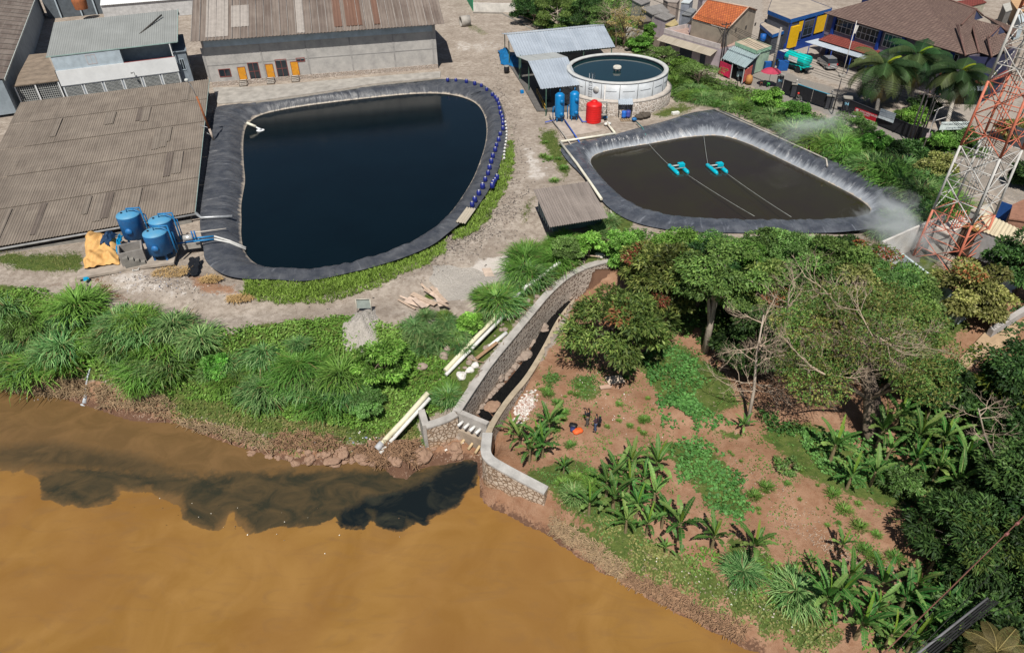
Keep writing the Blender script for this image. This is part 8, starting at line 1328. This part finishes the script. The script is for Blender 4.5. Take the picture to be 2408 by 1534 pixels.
CARM = M((.42, .43, .44), .3, .08, 1, metal=.5, spec=.6, bump=0); mb = MB(); profile(mb, [(-2.15,.35),(2.1,.35),(2.2,.6),(2.1,.85),(1.25,1.02),(-2.15,1.05),(-2.25,.7)], .85, [0,0,.1,.08,.03,.03,.05]); parts.append(('body', mb, CARM))
mb = MB(); profile(mb, [(1.2,1.03),(.5,1.58),(-1.5,1.64),(-2.1,1.05)], .80, [0,.13,.13,.02]); parts.append(('cabin', mb, M((.02,.025,.03), .15, .1, 1, spec=.6, bump=0)))
mb = MB(); profile(mb, [(.5,1.585),(.35,1.64),(-1.4,1.69),(-1.55,1.645)], .68, [0,.03,.03,0]); parts.append(('roof', mb, CARM))
for x in (-1.35, 1.35):
    for s_ in (-1, 1): mb = MB(); mb.tube([(x, s_*.70, .32), (x, s_*.88, .32)], .32, 16); parts.append(('wheel', mb, DARK)); mb = MB(); mb.tube([(x, s_*.88, .32), (x, s_*.89, .32)], .19, 12); parts.append(('rim', mb, STEEL))
for s_ in (-.66, .66): mb = MB(); mb.box((-2.2, s_, .95), (.1, .22, .3)); parts.append(('tail_light', mb, M((.4, .01, .01), .3)))
mb = MB(); mb.box((-2.27, 0, .62), (.04, .5, .14)); parts.append(('number_plate', mb, M((.5, .5, .5), .5))); mb = MB(); mb.box((-2.24, 0, .42), (.12, 1.5, .16)); parts.append(('bumper', mb, CARM)); place(parts, b, ax, t)
# tanker
b = P(*q('d2', 1630, 870)); ax = P(*q('d2', 1395, 735))-P(*q('d2', 1800, 870)); t = thing('tanker_truck', 'small turquoise tanker truck with a navy cab parked in the yard', 'truck', b); parts = []; TQ = M((.0, .50, .46), .4, .12, 1, spec=.4)
mb = MB(); X_, Y_, Z_ = A3(0, 1, 0), A3(0, 0, .82), A3(1, 0, 0); mb.lathe((-2.5, 0, 1.75), [(.001, 0), (.85, .03), (.98, .12), (1.0, .2), (1.0, 3.9), (.95, 4.0), (.001, 4.05)], 24, axis=(X_, Y_, Z_)); parts.append(('tank', mb, TQ))
for s_ in (-1, 1): mb = MB(); mb.box((-.3, s_*.985, 1.75), (1.7, .05, .8)); parts.append(('name_panel', mb, M((.78, .78, .74), .5)))
mb = MB(); mb.lathe((-.3, 0, 2.5), [(.3, 0), (.32, .18), (.001, .22)], 14); parts.append(('filler_cap', mb, M((.2, .35, .33), .5))); mb = MB(); mb.box((-.6, 0, .75), (5.2, .8, .18)); parts.append(('chassis', mb, DARK)); mb = MB(); mb.box((-.4, 0, .93), (4.4, 1.7, .14)); parts.append(('frame', mb, TQ))
mb = MB(); profile(mb, [(1.75,.5),(3.25,.5),(3.3,1.2),(3.1,2.15),(1.75,2.2)], .95, [0,0,0,.08,.05]); parts.append(('cab', mb, M((.01, .04, .22), .4))); mb = MB(); mb.box((2.4, 0, 2.24), (1.0, 1.5, .08)); parts.append(('cab_roof_panel', mb, M((.6, .62, .62), .5))); mb = MB(); mb.box((3.24, 0, 1.65), (.06, 1.5, .6)); parts.append(('windscreen', mb, GLASS))
for x in (-1.6, 2.6):
    for s_ in (-1, 1): mb = MB(); mb.tube([(x, s_*.6, .48), (x, s_*.95, .48)], .48, 18); parts.append(('wheel', mb, DARK)); mb = MB(); mb.lathe((x, s_*.78, .5), [(.56, -.18), (.56, .18)], 10, 0, PI, axis=(A3(1, 0, 0), A3(0, 0, 1), A3(0, 1, 0))); parts.append(('mudguard', mb, TQ))
mb = MB(); mb.box((-3.0, 0, .7), (.15, 1.7, .2)); parts.append(('rear_bumper', mb, DARK)); place(parts, b, ax, t)
# street boundary: gate, pillars, fence, banners
BKW = M((.016, .017, .022), .7, .3, 2)
def text(s_, par_origin, u, up, size, mat, name, parent, off=.02, center=True):
    cu = bpy.data.curves.new(name, 'FONT'); cu.body = s_; cu.size = size; cu.extrude = .004; cu.align_x = 'CENTER' if center else 'LEFT'; cu.align_y = 'CENTER'; cu.materials.append(mat)
    to = bpy.data.objects.new('tmp', cu); me = bpy.data.meshes.new_from_object(to); bpy.data.objects.remove(to); o = bpy.data.objects.new(name, me); COL.objects.link(o); u = unit(u); n_ = unit(np.cross(u, up)); up = np.cross(n_, u); m = Matrix((u, up, n_)).transposed().to_4x4(); p = np.asarray(par_origin)+n_*off
    if parent is not None: p = p-parent_loc(parent)
    m.translation = tuple(p); o.parent = parent; o.matrix_local = m; return o
def pillar(k, x, y, num, lab):
    b = P(*q(k, x, y)); t = thing('gate_pillar', lab, 'pillar', b); mb = MB(); mb.box(b+A3(0, 0, .85), (.9, .8, 1.7), -.35); mb.build('shaft', M((.035, .037, .045), .7), t); mb = MB(); mb.box(b+A3(0, 0, 1.76), (1.15, 1.05, .14), -.35); mb.build('cap', M((.30, .28, .25), .8), t)
    if num: ux = A3(math.cos(-.35), math.sin(-.35), 0); nn = A3(ux[1], -ux[0], 0); text(num, b+nn*.41+A3(0, 0, 1.0), ux, (0, 0, 1), .6, M((.25, .55, .75), .5), 'number', t)
    return t
pillar('z4', 100, 815, '94', 'black gate pillar with pale blue number 94, next to the crimson parasol'); pillar('z4', 715, 1035, '94', 'black gate pillar with pale blue number 94, left of the red banner')
for x, y, l in ((238, 900, 'black pillar with white lamp between the two black gates'), (562, 1010, 'black pillar with lamp at the right end of the wide gate')):
    t = pillar('z4', x, y, None, l); b = P(*q('z4', x, y)); mb = MB(); mb.tube([b+A3(0, 0, 1.8), b+A3(0, 0, 2.1)], .04, 5); mb.lathe(b+A3(0, 0, 2.1), [(.001, 0), (.12, .05), (.12, .2), (.001, .28)], 8); mb.build('lamp', M((.6, .58, .55), .5), t)
def panel(k, a, b, h_, lab, rail=None, name='gate', cat='gate', m_=BKW):
    pa, pb = P(*q(k, *a)), P(*q(k, *b)); t = thing(name, lab, cat, pa); d = pb-pa; mb = MB(); n_ = unit(np.cross(d, (0, 0, 1)))*.06; mb.obox(pa+A3(0, 0, .08), d, n_, A3(0, 0, h_)); mb.build('panel', m_, t); mb = MB(); mb.obox(pa+A3(0, 0, .08+h_), d, n_*1.6, A3(0, 0, .08)); mb.build('top_rail', rail or M((.04, .04, .05), .6), t); return t
panel('z4', (128, 868), (232, 905), 1.75, 'narrow black metal gate leaf beside the left pillar'); t = panel('z4', (255, 912), (395, 962), 1.75, 'left leaf of the wide black gate with light blue top rail', M((.08, .35, .5), .5)); panel('z4', (400, 964), (545, 1012), 1.75, 'right leaf of the wide black gate with light blue top rail', M((.08, .35, .5), .5))
panel('z4', (745, 1050), (1300, 1285), 1.5, 'long black boundary wall behind the banners', None, 'boundary_wall', 'wall'); panel('z4', (1300, 1285), (1520, 1345), 1.5, 'black boundary wall continuing behind the power poles', None, 'boundary_wall', 'wall')
def banner(k, px4, z1, z0, mat, lab, txts):
    a, b = Q(k, *px4[0], z1), Q(k, *px4[1], z1); d = (b-a)*A3(1, 1, 0); t = thing('banner', lab, 'banner', down(a)); n_ = unit(np.cross(d, (0, 0, 1))); n_ = -n_ if n_[1] > 0 else n_; mb = MB(); mb.obox(A3(a[0], a[1], z0), d, n_*.03, A3(0, 0, z1-z0)); mb.build('cloth', mat, t)
    for s_, fu, fw_, sz, col in txts: text(s_, A3(a[0], a[1], z0+(z1-z0)*fw_)+d*fu, d, (0, 0, 1), sz, M(col, .6), 'lettering', t, .06)
    return t, a, d, n_
WHT = (.75, .72, .7); t, a, d, n_ = banner('z4', [(820, 1005), (1022, 1078)], 2.0, .75, M((.50, .015, .03), .7), 'red and white banner with white lettering on the black wall', [('PT. INDO RESOURCES', .57, .83, .32, WHT), ('SELAMAT', .55, .62, .26, WHT)])
mb = MB(); mb.obox(A3(a[0], a[1], .76)+n_*.032, d, n_*.01, A3(0, 0, .38)); mb.build('white_stripe', M((.65, .6, .6), .7), t); mb = MB(); o_ = A3(a[0], a[1], 1.72)+d*.1+n_*.04; mb.lathe(o_, [(.001, .01), (.17, .01), (.2, 0)], 16, axis=(unit(d), A3(0, 0, 1), n_)); mb.build('round_emblem', M((.7, .55, .55), .6), t)
banner('z4', [(1058, 1015), (1200, 1065)], 2.2, 1.0, M((.52, .58, .62), .7, .5, 2.5, col2=(.25, .33, .36)), 'pale weathered banner right of the palm trunk', [])
a, b = Q('z4', 1622, 1150, 3.0), Q('z4', 1908, 1143, 3.0); d = (b-a)*A3(1, 1, 0); sg = thing('company_sign', 'white company sign board on two white posts beside the lattice tower', 'sign', down(a)); n_ = unit(np.cross(d, (0, 0, 1))); n_ = -n_ if n_[1] > 0 else n_; mb = MB(); mb.obox(A3(a[0], a[1], 2.15), d, n_*.05, A3(0, 0, .95)); mb.build('board', M((.62, .70, .70), .5), sg)
text('PT PAN ASIA INDO RESOURCES', A3(a[0], a[1], 2.82)+d*.5, d, (0, 0, 1), np.linalg.norm(d)*.075, M((.02, .03, .05), .5), 'lettering', sg, .07); text('Jl. Cisirung No. 8 Bandung', A3(a[0], a[1], 2.36)+d*.5, d, (0, 0, 1), np.linalg.norm(d)*.052, M((.05, .08, .12), .5), 'lettering', sg, .07)
for f_ in (.15, .78): mb = MB(); p = down(a)+d*f_; mb.tube([p-n_*.05, p-n_*.05+A3(0, 0, 2.9)], .05, 6); mb.build('post', M((.65, .65, .62), .5), sg)
# poles and wires
POLE = M((.05, .045, .045), .8); CPOLE = M((.30, .28, .26), .85)
def pole(k, x, y, h_, r, lab, mat=POLE, arms=1, lean=(0, 0), grp=None):
    b = P(*q(k, x, y)); t = thing('power_pole', lab, 'power pole', b, grp); tp_ = b+A3(lean[0], lean[1], h_); mb = MB(); mb.tube([b, tp_], [r, r*.7], 8); mb.build('pole', mat, t)
    for i in range(arms): z = tp_+A3(0, 0, -.3-.7*i); mb = MB(); mb.obox(z-A3(.8, .25, .05), A3(1.6, .5, 0), A3(0, .1, 0), A3(0, 0, .1)); mb.build('cross_arm', POLE, t); mb = MB(); [mb.lathe(z+A3(s_*.7, s_*.22, .05), [(.06, 0), (.1, .1), (.04, .22), (.001, .24)], 6) for s_ in (-1, 0, 1)]; mb.build('insulators', M((.1, .06, .05), .4), t)
    return tp_
tA = pole('d3', 1488, 1285, 6.8, .12, 'front dark power pole with cross arm between shops and food stall', arms=2); tA2 = pole('d3', 1530, 1290, 6.2, .1, 'second dark pole close behind the front one at the food stall', arms=0); pole('d3', 1575, 1100, 4.6, .1, 'short dark pole at the roof corner of the food stall', arms=0)
tC = pole('z4', 35, 680, 6.6, .24, 'thick round concrete pole beside the blue crates', CPOLE, 0); pole('z4', 600, 1062, 4.6, .09, 'thin dark pole standing at the gate opening', arms=0); pole('d2', 500, 1240, 1.9, .06, 'short thin post at the road edge near the food cart', arms=0)
tops = [pole('z4', 1308, 1335, 6.2, .12, 'leftmost dark pole of the bundle beside the boundary wall', arms=1), pole('z4', 1345, 1345, 5.8, .11, 'second dark pole of the bundle beside the boundary wall', arms=0), pole('z4', 1400, 1345, 6.0, .11, 'third pole of the bundle beside the boundary wall, in front of the vines', arms=1), pole('z4', 1440, 1300, 4.6, .09, 'rightmost dark pole of the bundle behind the white post', arms=0)]
b = P(*q('z4', 1452, 1385)); t = thing('white_post', 'white post with a short arm left of the company sign', 'post', b); mb = MB(); mb.tube([b, b+A3(.1, 0, 4.8)], .07, 6); mb.build('post', M((.62, .58, .55), .5), t); mb = MB(); mb.tube([b+A3(.1, 0, 3.3), b+A3(1.6, .3, 3.6)], .05, 5); mb.tube([b+A3(-.3, 0, 4.5), b+A3(.8, .2, 4.9)], .05, 5); mb.build('arm', M((.62, .58, .55), .5), t); mb = MB(); mb.box(b+A3(.05, -.1, 1.6), (.6, .05, .55)); mb.build('notice_board', M((.5, .4, .42), .6), t)
WIRE = M((.02, .02, .02), .6)
def wire(a, b, sag, lab, r=.022, n=16): mb = MB(); a = np.asarray(a); b = np.asarray(b); mb.tube([lerp(a, b, t)+A3(0, 0, -sag*4*t*(1-t)) for t in np.linspace(0, 1, n)], r, 4); return mesh_thing(mb, 'power_cable', WIRE, lab, 'cable', 'overhead cables along the street')
for i in range(6):
    o = A3(.15*(i % 3)-.15, .1*i, -.25*i); wire(tA+o, tops[0]+o, .7+.12*i, 'dark overhead cable along the street between the two pole groups', .025); far_ = P(2560, 470+i*6, 5.5-.2*i); wire(tops[2]+o, far_, .5, 'dark overhead cable from the pole bundle to the right edge', .025)
    if i < 4: wire(tA+o, P(1440+i*6, -40, 6-.3*i), .5, 'dark overhead cable from the shop poles up to the top edge', .02)
# lattice tower
RD = M((.44, .12, .07), .55, .3, 3, col2=(.55, .2, .13)); WT = M((.50, .48, .46), .55, .3, 3, col2=(.38, .40, .38))
cen = A3(40.1, 53.8, -.8); base = [cen+2.62*A3(math.cos(a_), math.sin(a_), 0) for a_ in (rad(166), rad(-104), rad(-14), rad(76))]; tw = thing('lattice_tower', 'red and white steel lattice telecom tower rising out of the frame', 'tower', cen); HT = 42.
def leg(i, h_): p = base[i]; k_ = 1-.011*h_; return A3(*(cen+(p-cen)*k_)[:2], -.8+h_)
def hsolve(y): 
    for h_ in np.arange(0, 40, .05):
        if proj(leg(0, h_))[0][1] < y: return h_
    return 40
hb_ = [0, hsolve(493), hsolve(343), hsolve(191), hsolve(20)]; st_ = hb_[2]-hb_[1]; print('tower bands', hb_)
while hb_[-1] < HT: hb_.append(hb_[-1]+5)
lev = [0]
for a, b in zip(hb_[:-1], hb_[1:]): lev += [a+(b-a)*.5, b] if b-a > 3.4 else [b]
band = lambda h_: max(k for k in range(len(hb_)) if hb_[k] <= h_+1e-6) % 2
col_ = lambda h_: RD if band(h_) == 0 else WT
for i in range(4):
    for a, b in zip(hb_[:-1], hb_[1:]): mb = MB(); mb.tube([leg(i, a), leg(i, b)], .10, 8); mb.build('leg', col_(a), tw)
for a, b in [x for a_, b_ in zip(hb_[:-1], hb_[1:]) for x in ((a_, (a_+b_)/2), ((a_+b_)/2, b_))]:
    mb = MB()
    for i in range(4):
        j = (i+1) % 4; m_ = (leg(i, (a+b)/2)+leg(j, (a+b)/2))/2; [mb.tube([p, m_], .042, 5) for p in (leg(i, a), leg(i, b), leg(j, a), leg(j, b), leg(i, (a+b)/2), leg(j, (a+b)/2))]; mb.tube([leg(i, b), leg(j, b)], .035, 5)
    mb.build('bracing', col_(a+.1), tw)
for a, b in zip(hb_[:-1], hb_[1:]):
    mb = MB()
    for dx in (-.35, -.1, .15, .4): mb.tube([A3(*(cen+A3(dx, .3, 0))[:2], -.8+a), A3(*(cen+A3(dx, .3, 0))[:2], -.8+b)], .045, 4)
    for k in range(int((b-a)/.7)): z = -.8+a+k*.7; mb.tube([A3(*(cen+A3(-.35, .3, 0))[:2], z), A3(*(cen+A3(.4, .3, 0))[:2], z)], .025, 4)
    mb.build('ladder', col_(a+.1), tw); mb = MB()
    for dx in (.9, 1.05, 1.2): mb.tube([A3(*(cen+A3(dx, -.2, 0))[:2], -.8+a), A3(*(cen+A3(dx, -.2, 0))[:2], -.8+b)], .04, 4)
    mb.build('feeder_cables', M((.03, .03, .032), .5), tw)
# tower compound
WW = M((.55, .53, .50), .85, .25, .8); WB = M((.50, .58, .60), .8, .25, 1)
def wallpx(k, a, b, z0, h_, mat, lab, th=.2): pa, pb = Q(k, *a, z0), Q(k, *b, z0); mb = MB(); n_ = unit(np.cross(pb-pa, (0, 0, 1)))*th; mb.obox(pa-A3(0, 0, .6), pb-pa, n_, A3(0, 0, h_+.6)); return mesh_thing(mb, 'compound_wall', mat, lab, 'wall')
wallpx('z8', (985, 955), (1560, 690), -.6, 2.6, WW, 'white compound wall with tower shadows at the left'); wallpx('z8', (985, 960), (1190, 1010), -.7, 2.0, WW, 'short white wall at the left corner of the tower compound'); wallpx('z8', (1190, 1020), (1760, 1480), -.9, 2.1, WB, 'pale wall along the lower side of the tower compound'); wallpx('z8', (1760, 1480), (2260, 1225), -1.2, 2.6, WB, 'pale blue flaking wall partly hidden by leaves')
mb = MB(); pts = [Q('z8', 1010, 930, -.75), Q('z8', 1560, 670, -.75), Q('z8', 2100, 720, -.75), Q('z8', 2240, 1190, -.9), Q('z8', 1760, 1440, -1.0)]; mb.prism(pts, .14); tag(mb.build('compound_floor', M((.16, .15, .14), .9, .3, .8)), 'grey floor of the tower compound', None, None, 'structure')
boxhouse('equipment_shelter', 'z8', [(1560, 610), (1800, 500), (1905, 560), (1700, 680)], 2.2, M((.62, .56, .5), .8), WW, 'small white equipment shelter under the lattice tower', 'shelter'); boxhouse('beige_house', 'z8', [(1890, 440), (2085, 375), (2120, 470), (2010, 490)], 2.6, M((.5, .46, .38), .85), WW, 'beige flat roofed box behind the lattice tower legs', 'shelter')
boxhouse('orange_shed', 'z8', [(1820, 590), (2020, 480), (2110, 530), (1960, 640)], 2.5, M((.42, .25, .08), .8), M((.1, .06, .04), .9), 'shed with an ochre roof under the lattice tower', 'shed')
pts = [Q('z8', 2030, 455, 3.0), Q('z8', 2430, 645, 3.0), Q('z8', 2360, 770, 2.6), Q('z8', 1930, 600, 2.6)]; t = thing('cream_roofed_house', 'low house with a long cream corrugated roof at the right edge', 'house', down(pts[3])); mb = MB(); mb.sheet(*pts, .04, .35); mb.build('roof', roofmat('cream_roof', (.60, .53, .38), (.54, .46, .32), (.35, .27, .18), 1.6, 6, streak=.4), t); mb = MB(); walls_under(mb, pts, inset=.06); mb.build('wall', M((.4, .4, .4), .8), t)
boxhouse('brick_house', 'z8', [(2285, 390), (2420, 330), (2520, 560), (2250, 520)], 2.4, M((.30, .15, .10), .9, .3, 3), M((.3, .16, .11), .9, .3, 3), 'brick building with a terracotta top at the right edge', 'house')
mb = MB(); a, b = P(*q('z8', 2105, 500)), P(*q('z8', 2265, 560)); mb.obox(a, b-a, A3(0, .05, 0), A3(0, 0, 1.8)); mesh_thing(mb, 'blue_gate', M((.015, .08, .30), .6, .2, 3), 'blue metal gate beside the brick building', 'gate'); mb = MB(); a, b = P(*q('z4', 2120, 1290)), P(*q('z4', 2420, 1420)); mb.obox(a, b-a, A3(0, .2, 0), A3(0, 0, 2.2)); mesh_thing(mb, 'grey_wall', M((.13, .14, .16), .8), 'dark grey wall beyond the road at the right edge', 'wall')
mb = MB(); mb.prism([G(2255, 880), G(2380, 800), G(2430, 770), G(2430, 745), G(2330, 765), G(2240, 860)], .06); tag(mb.build('dirt_path', M((.38, .27, .17), .95, .3, 1)), 'dirt path at the right edge', None, None, 'structure')
a, b = G(2315, 790), G(2440, 712); mb = MB(); mb.obox(a-A3(0, 0, 1), b-a, A3(.1, -.45, 0), A3(0, 0, 1.9)); mesh_thing(mb, 'concrete_wall', M((.40, .38, .37), .85, .25, .7), 'long pale concrete wall beside the dirt path at the right edge', 'wall')
def motorbike(b, ax, lab, col, rider):
    t = thing('motorcycle', lab, 'motorcycle', b); parts = []
    for x in (-.62, .62): mb = MB(); mb.tube([(x, -.05, .3), (x, .05, .3)], .3, 14); parts.append(('wheel', mb, DARK))
    mb = MB(); profile(mb, [(-.8,.65),(-.3,.45),(.2,.45),(.55,.9),(.45,1.0),(.1,.7),(-.7,.8)], .13); parts.append(('body', mb, col)); mb = MB(); mb.obox((-.65, -.14, .8), (.75, 0, 0), (0, .28, 0), (0, 0, .08)); parts.append(('seat', mb, DARK)); mb = MB(); mb.tube([(.4, -.33, 1.05), (.48, 0, 1.02), (.4, .33, 1.05)], .025, 5); mb.tube([(.45, 0, 1.0), (.65, 0, .35)], .04, 5); parts.append(('handlebar', mb, STEEL)); place(parts, b, ax, t)
    if rider:
        r = thing('person', rider[0], 'person', A3(b[0], b[1], b[2])+unit(ax)*-.2, None, math.atan2(ax[1], ax[0])-PI/2); V = [(0,0,.88),(0,.05,1.15),(0,.08,1.35),(0,.1,1.47),(0,.12,1.58),(0,.11,1.66)]; R = [.14,.13,.15,.06,.1,.07]; E_ = [(0,1),(1,2),(2,3),(3,4),(4,5)]
        for s_ in (-1, 1): n = len(V); V += [(.18*s_,.08,1.38),(.26*s_,.3,1.2),(.3*s_,.6,1.08),(.1*s_,.05,.86),(.17*s_,.45,.82),(.16*s_,.35,.4),(.16*s_,.48,.36)]; R += [.065,.048,.035,.09,.065,.045,.035]; E_ += [(2,n),(n,n+1),(n+1,n+2),(0,n+3),(n+3,n+4),(n+4,n+5),(n+5,n+6)]
        skin('body', V, E_, R, rider[1], r); mb = MB(); mb.lathe((0, .12, 1.52), [(.13, 0), (.145, .08), (.11, .2), (.001, .24)], 12); o = mb.build('helmet', rider[2], None, (0, 0, 0)); o.parent = r
motorbike(P(*q('z8', 2190, 1345), -1.0), A3(.8, .6, 0), 'dark motorcycle on the dirt path at the right edge', DARK, ('person in dark clothes with a pale helmet riding on the dirt path', M((.02, .02, .03), .8), M((.6, .6, .58), .4)))
motorbike(P(*q('z4', 265, 985)), A3(.7, -.35, 0), 'small motorcycle on the street in front of the wide black gate', M((.1, .1, .1), .5), ('person with a red helmet riding past the black gate', M((.12, .12, .11), .8), M((.55, .03, .02), .4)))
# lower right corner: dark roof edge, yellowed palm, near cables
z_ = -1.0; pts = [Q('y8', 1240, 1560, z_), Q('y8', 1850, 1075, z_), Q('y8', 1960, 1110, -.9), Q('y8', 1420, 1560, -.9)]; t = thing('dark_shed', 'narrow dark slatted roof edge in the lower right corner', 'shed', down(pts[0])-A3(0, 0, 4)); mb = MB()
for i in range(5): f0 = i/5; a, b = lerp(pts[0], pts[3], f0), lerp(pts[1], pts[2], f0); w__ = (pts[3]-pts[0])/5*.6; mb.obox(a, b-a, w__, A3(0, 0, .04))
mb.build('roof_slats', M((.018, .018, .02), .9, .4, 2), t); mb = MB()
for p in pts[:2]: mb.tube([A3(p[0], p[1], -4.3), p], .08, 5)
mb.tube([pts[0]+A3(0,0,.08), pts[1]+A3(0,0,.08)], .06, 5); mb.build('frame', M((.16, .16, .17), .8), t)
b = P(*q('y8', 1900, 1560), -1.0); t = thing('yellow_palm', 'yellowed palm crown in the lower right corner above the dark roof', 'palm', A3(b[0], b[1], -4.2)); mb = MB(); mb.tube([A3(b[0], b[1], -4.2), b], .16, 8); mb.build('trunk', BARKD, t)
pm = palm_mesh(9, 17, (2.0, 2.9), .006, .7); ca = pm.color_attributes['tint']; n_ = len(pm.vertices); buf = np.empty(n_*4, np.float32); ca.data.foreach_get('color', buf); buf = buf.reshape(-1, 4); lum = buf[:, 1:2]*1.7; buf[:, :3] = lum*np.array([1.35, 1.05, .42]); ca.data.foreach_set('color', buf.ravel()); put('fronds', pm, t, tuple(b-A3(b[0], b[1], -4.6)), .6, .62); tree(K_DARK, G(2330, 1620), 4.6, (2.6, 2.2, 2.0), 95, 'nearly black bush behind the yellowed palm in the lower right corner'); tree(K_DARK, G(2240, 1480), 3.0, (1.8, 1.6, 1.4), 96, 'nearly black bush beside the slatted roof edge')
mb = MB(); a, b = Q('y8', 960, 1550, 3.0), Q('y8', 2200, 340, 3.0); mb.tube([lerp(a, b, t_)+A3(0, 0, -.12*4*t_*(1-t_)) for t_ in np.linspace(0, 1, 12)], .03, 5); mesh_thing(mb, 'near_cable', M((.16, .07, .05), .7), 'reddish brown cable crossing the lower right corner', 'cable')
for x, y in ((2108, 438), (2018, 528)): mb = MB(); c = Q('y8', x, y, 2.97); mb.tube([c-A3(.1, .06, 0), c+A3(.1, .06, 0)], .08, 8); mesh_thing(mb, 'cable_clamp', M((.25, .10, .09), .6), ('upper' if y < 500 else 'lower')+' reddish clamp on the cable in the lower right corner', 'clamp')
for i, (a, b) in enumerate([((1140, 1550), (2300, 1000)), ((1220, 1560), (2050, 700)), ((1060, 1560), (1850, 640))]): mb = MB(); mb.tube([Q('y8', *a, 2.2), Q('y8', *b, 2.2)], .015, 4); mesh_thing(mb, 'thin_cable', WIRE, 'thin dark cable in the lower right corner below the reddish cable', 'cable', 'thin cables in the lower right corner')
# drifting smoke
def smoke(name, c, r, dens_, lab, seed):
    me = bpy.data.meshes.new(name); bm = __import__('bmesh').new(); __import__('bmesh').ops.create_icosphere(bm, subdivisions=2, radius=1); bm.to_mesh(me); bm.free(); o = put(name, me, None, tuple(c), .5, r)
    m_ = bpy.data.materials.new('smoke'); m_.use_nodes = True; n = m_.node_tree.nodes; n.clear(); out = n.new('ShaderNodeOutputMaterial'); v = n.new('ShaderNodeVolumePrincipled'); v.inputs['Color'].default_value = (.92, .97, 1, 1); l = m_.node_tree.links; tc = n.new('ShaderNodeTexCoord'); nz = n.new('ShaderNodeTexNoise'); nz.inputs['Scale'].default_value = 1.6; nz.inputs['Detail'].default_value = 4; nz.inputs['Distortion'].default_value = 1.2
    ln = n.new('ShaderNodeVectorMath'); ln.operation = 'LENGTH'; l.new(tc.outputs['Object'], ln.inputs[0]); mp = n.new('ShaderNodeMapping'); mp.inputs['Location'].default_value = (seed, 0, 0); l.new(tc.outputs['Object'], mp.inputs[0]); l.new(mp.outputs[0], nz.inputs['Vector'])
    a = n.new('ShaderNodeMath'); a.operation = 'SUBTRACT'; l.new(nz.outputs[0], a.inputs[0]); b_ = n.new('ShaderNodeMath'); b_.operation = 'MULTIPLY_ADD'; l.new(ln.outputs['Value'], b_.inputs[0]); b_.inputs[1].default_value = .38; b_.inputs[2].default_value = .26; l.new(b_.outputs[0], a.inputs[1]); c_ = n.new('ShaderNodeMath'); c_.operation = 'MULTIPLY'; c_.use_clamp = False; l.new(a.outputs[0], c_.inputs[0]); c_.inputs[1].default_value = dens_
    d_ = n.new('ShaderNodeMath'); d_.operation = 'MAXIMUM'; l.new(c_.outputs[0], d_.inputs[0]); d_.inputs[1].default_value = 0; l.new(d_.outputs[0], v.inputs['Density']); l.new(v.outputs[0], out.inputs['Volume']); me.materials.append(m_); return tag(o, lab, 'smoke', None, 'stuff')
smoke('smoke', P(2110, 530, 1.8), (4.2, 6.2, 3.4), 2.0, 'bluish smoke drifting up from behind the white compound wall', 3); smoke('smoke', P(1910, 300, 1.6), (8.5, 5, 3.0), .9, 'thin bluish smoke over the tall grass by the street', 9); smoke('smoke', P(2095, 620, .2), (1.6, 2.2, 2.8), 3.5, 'dense smoke rising at the white compound wall', 15);
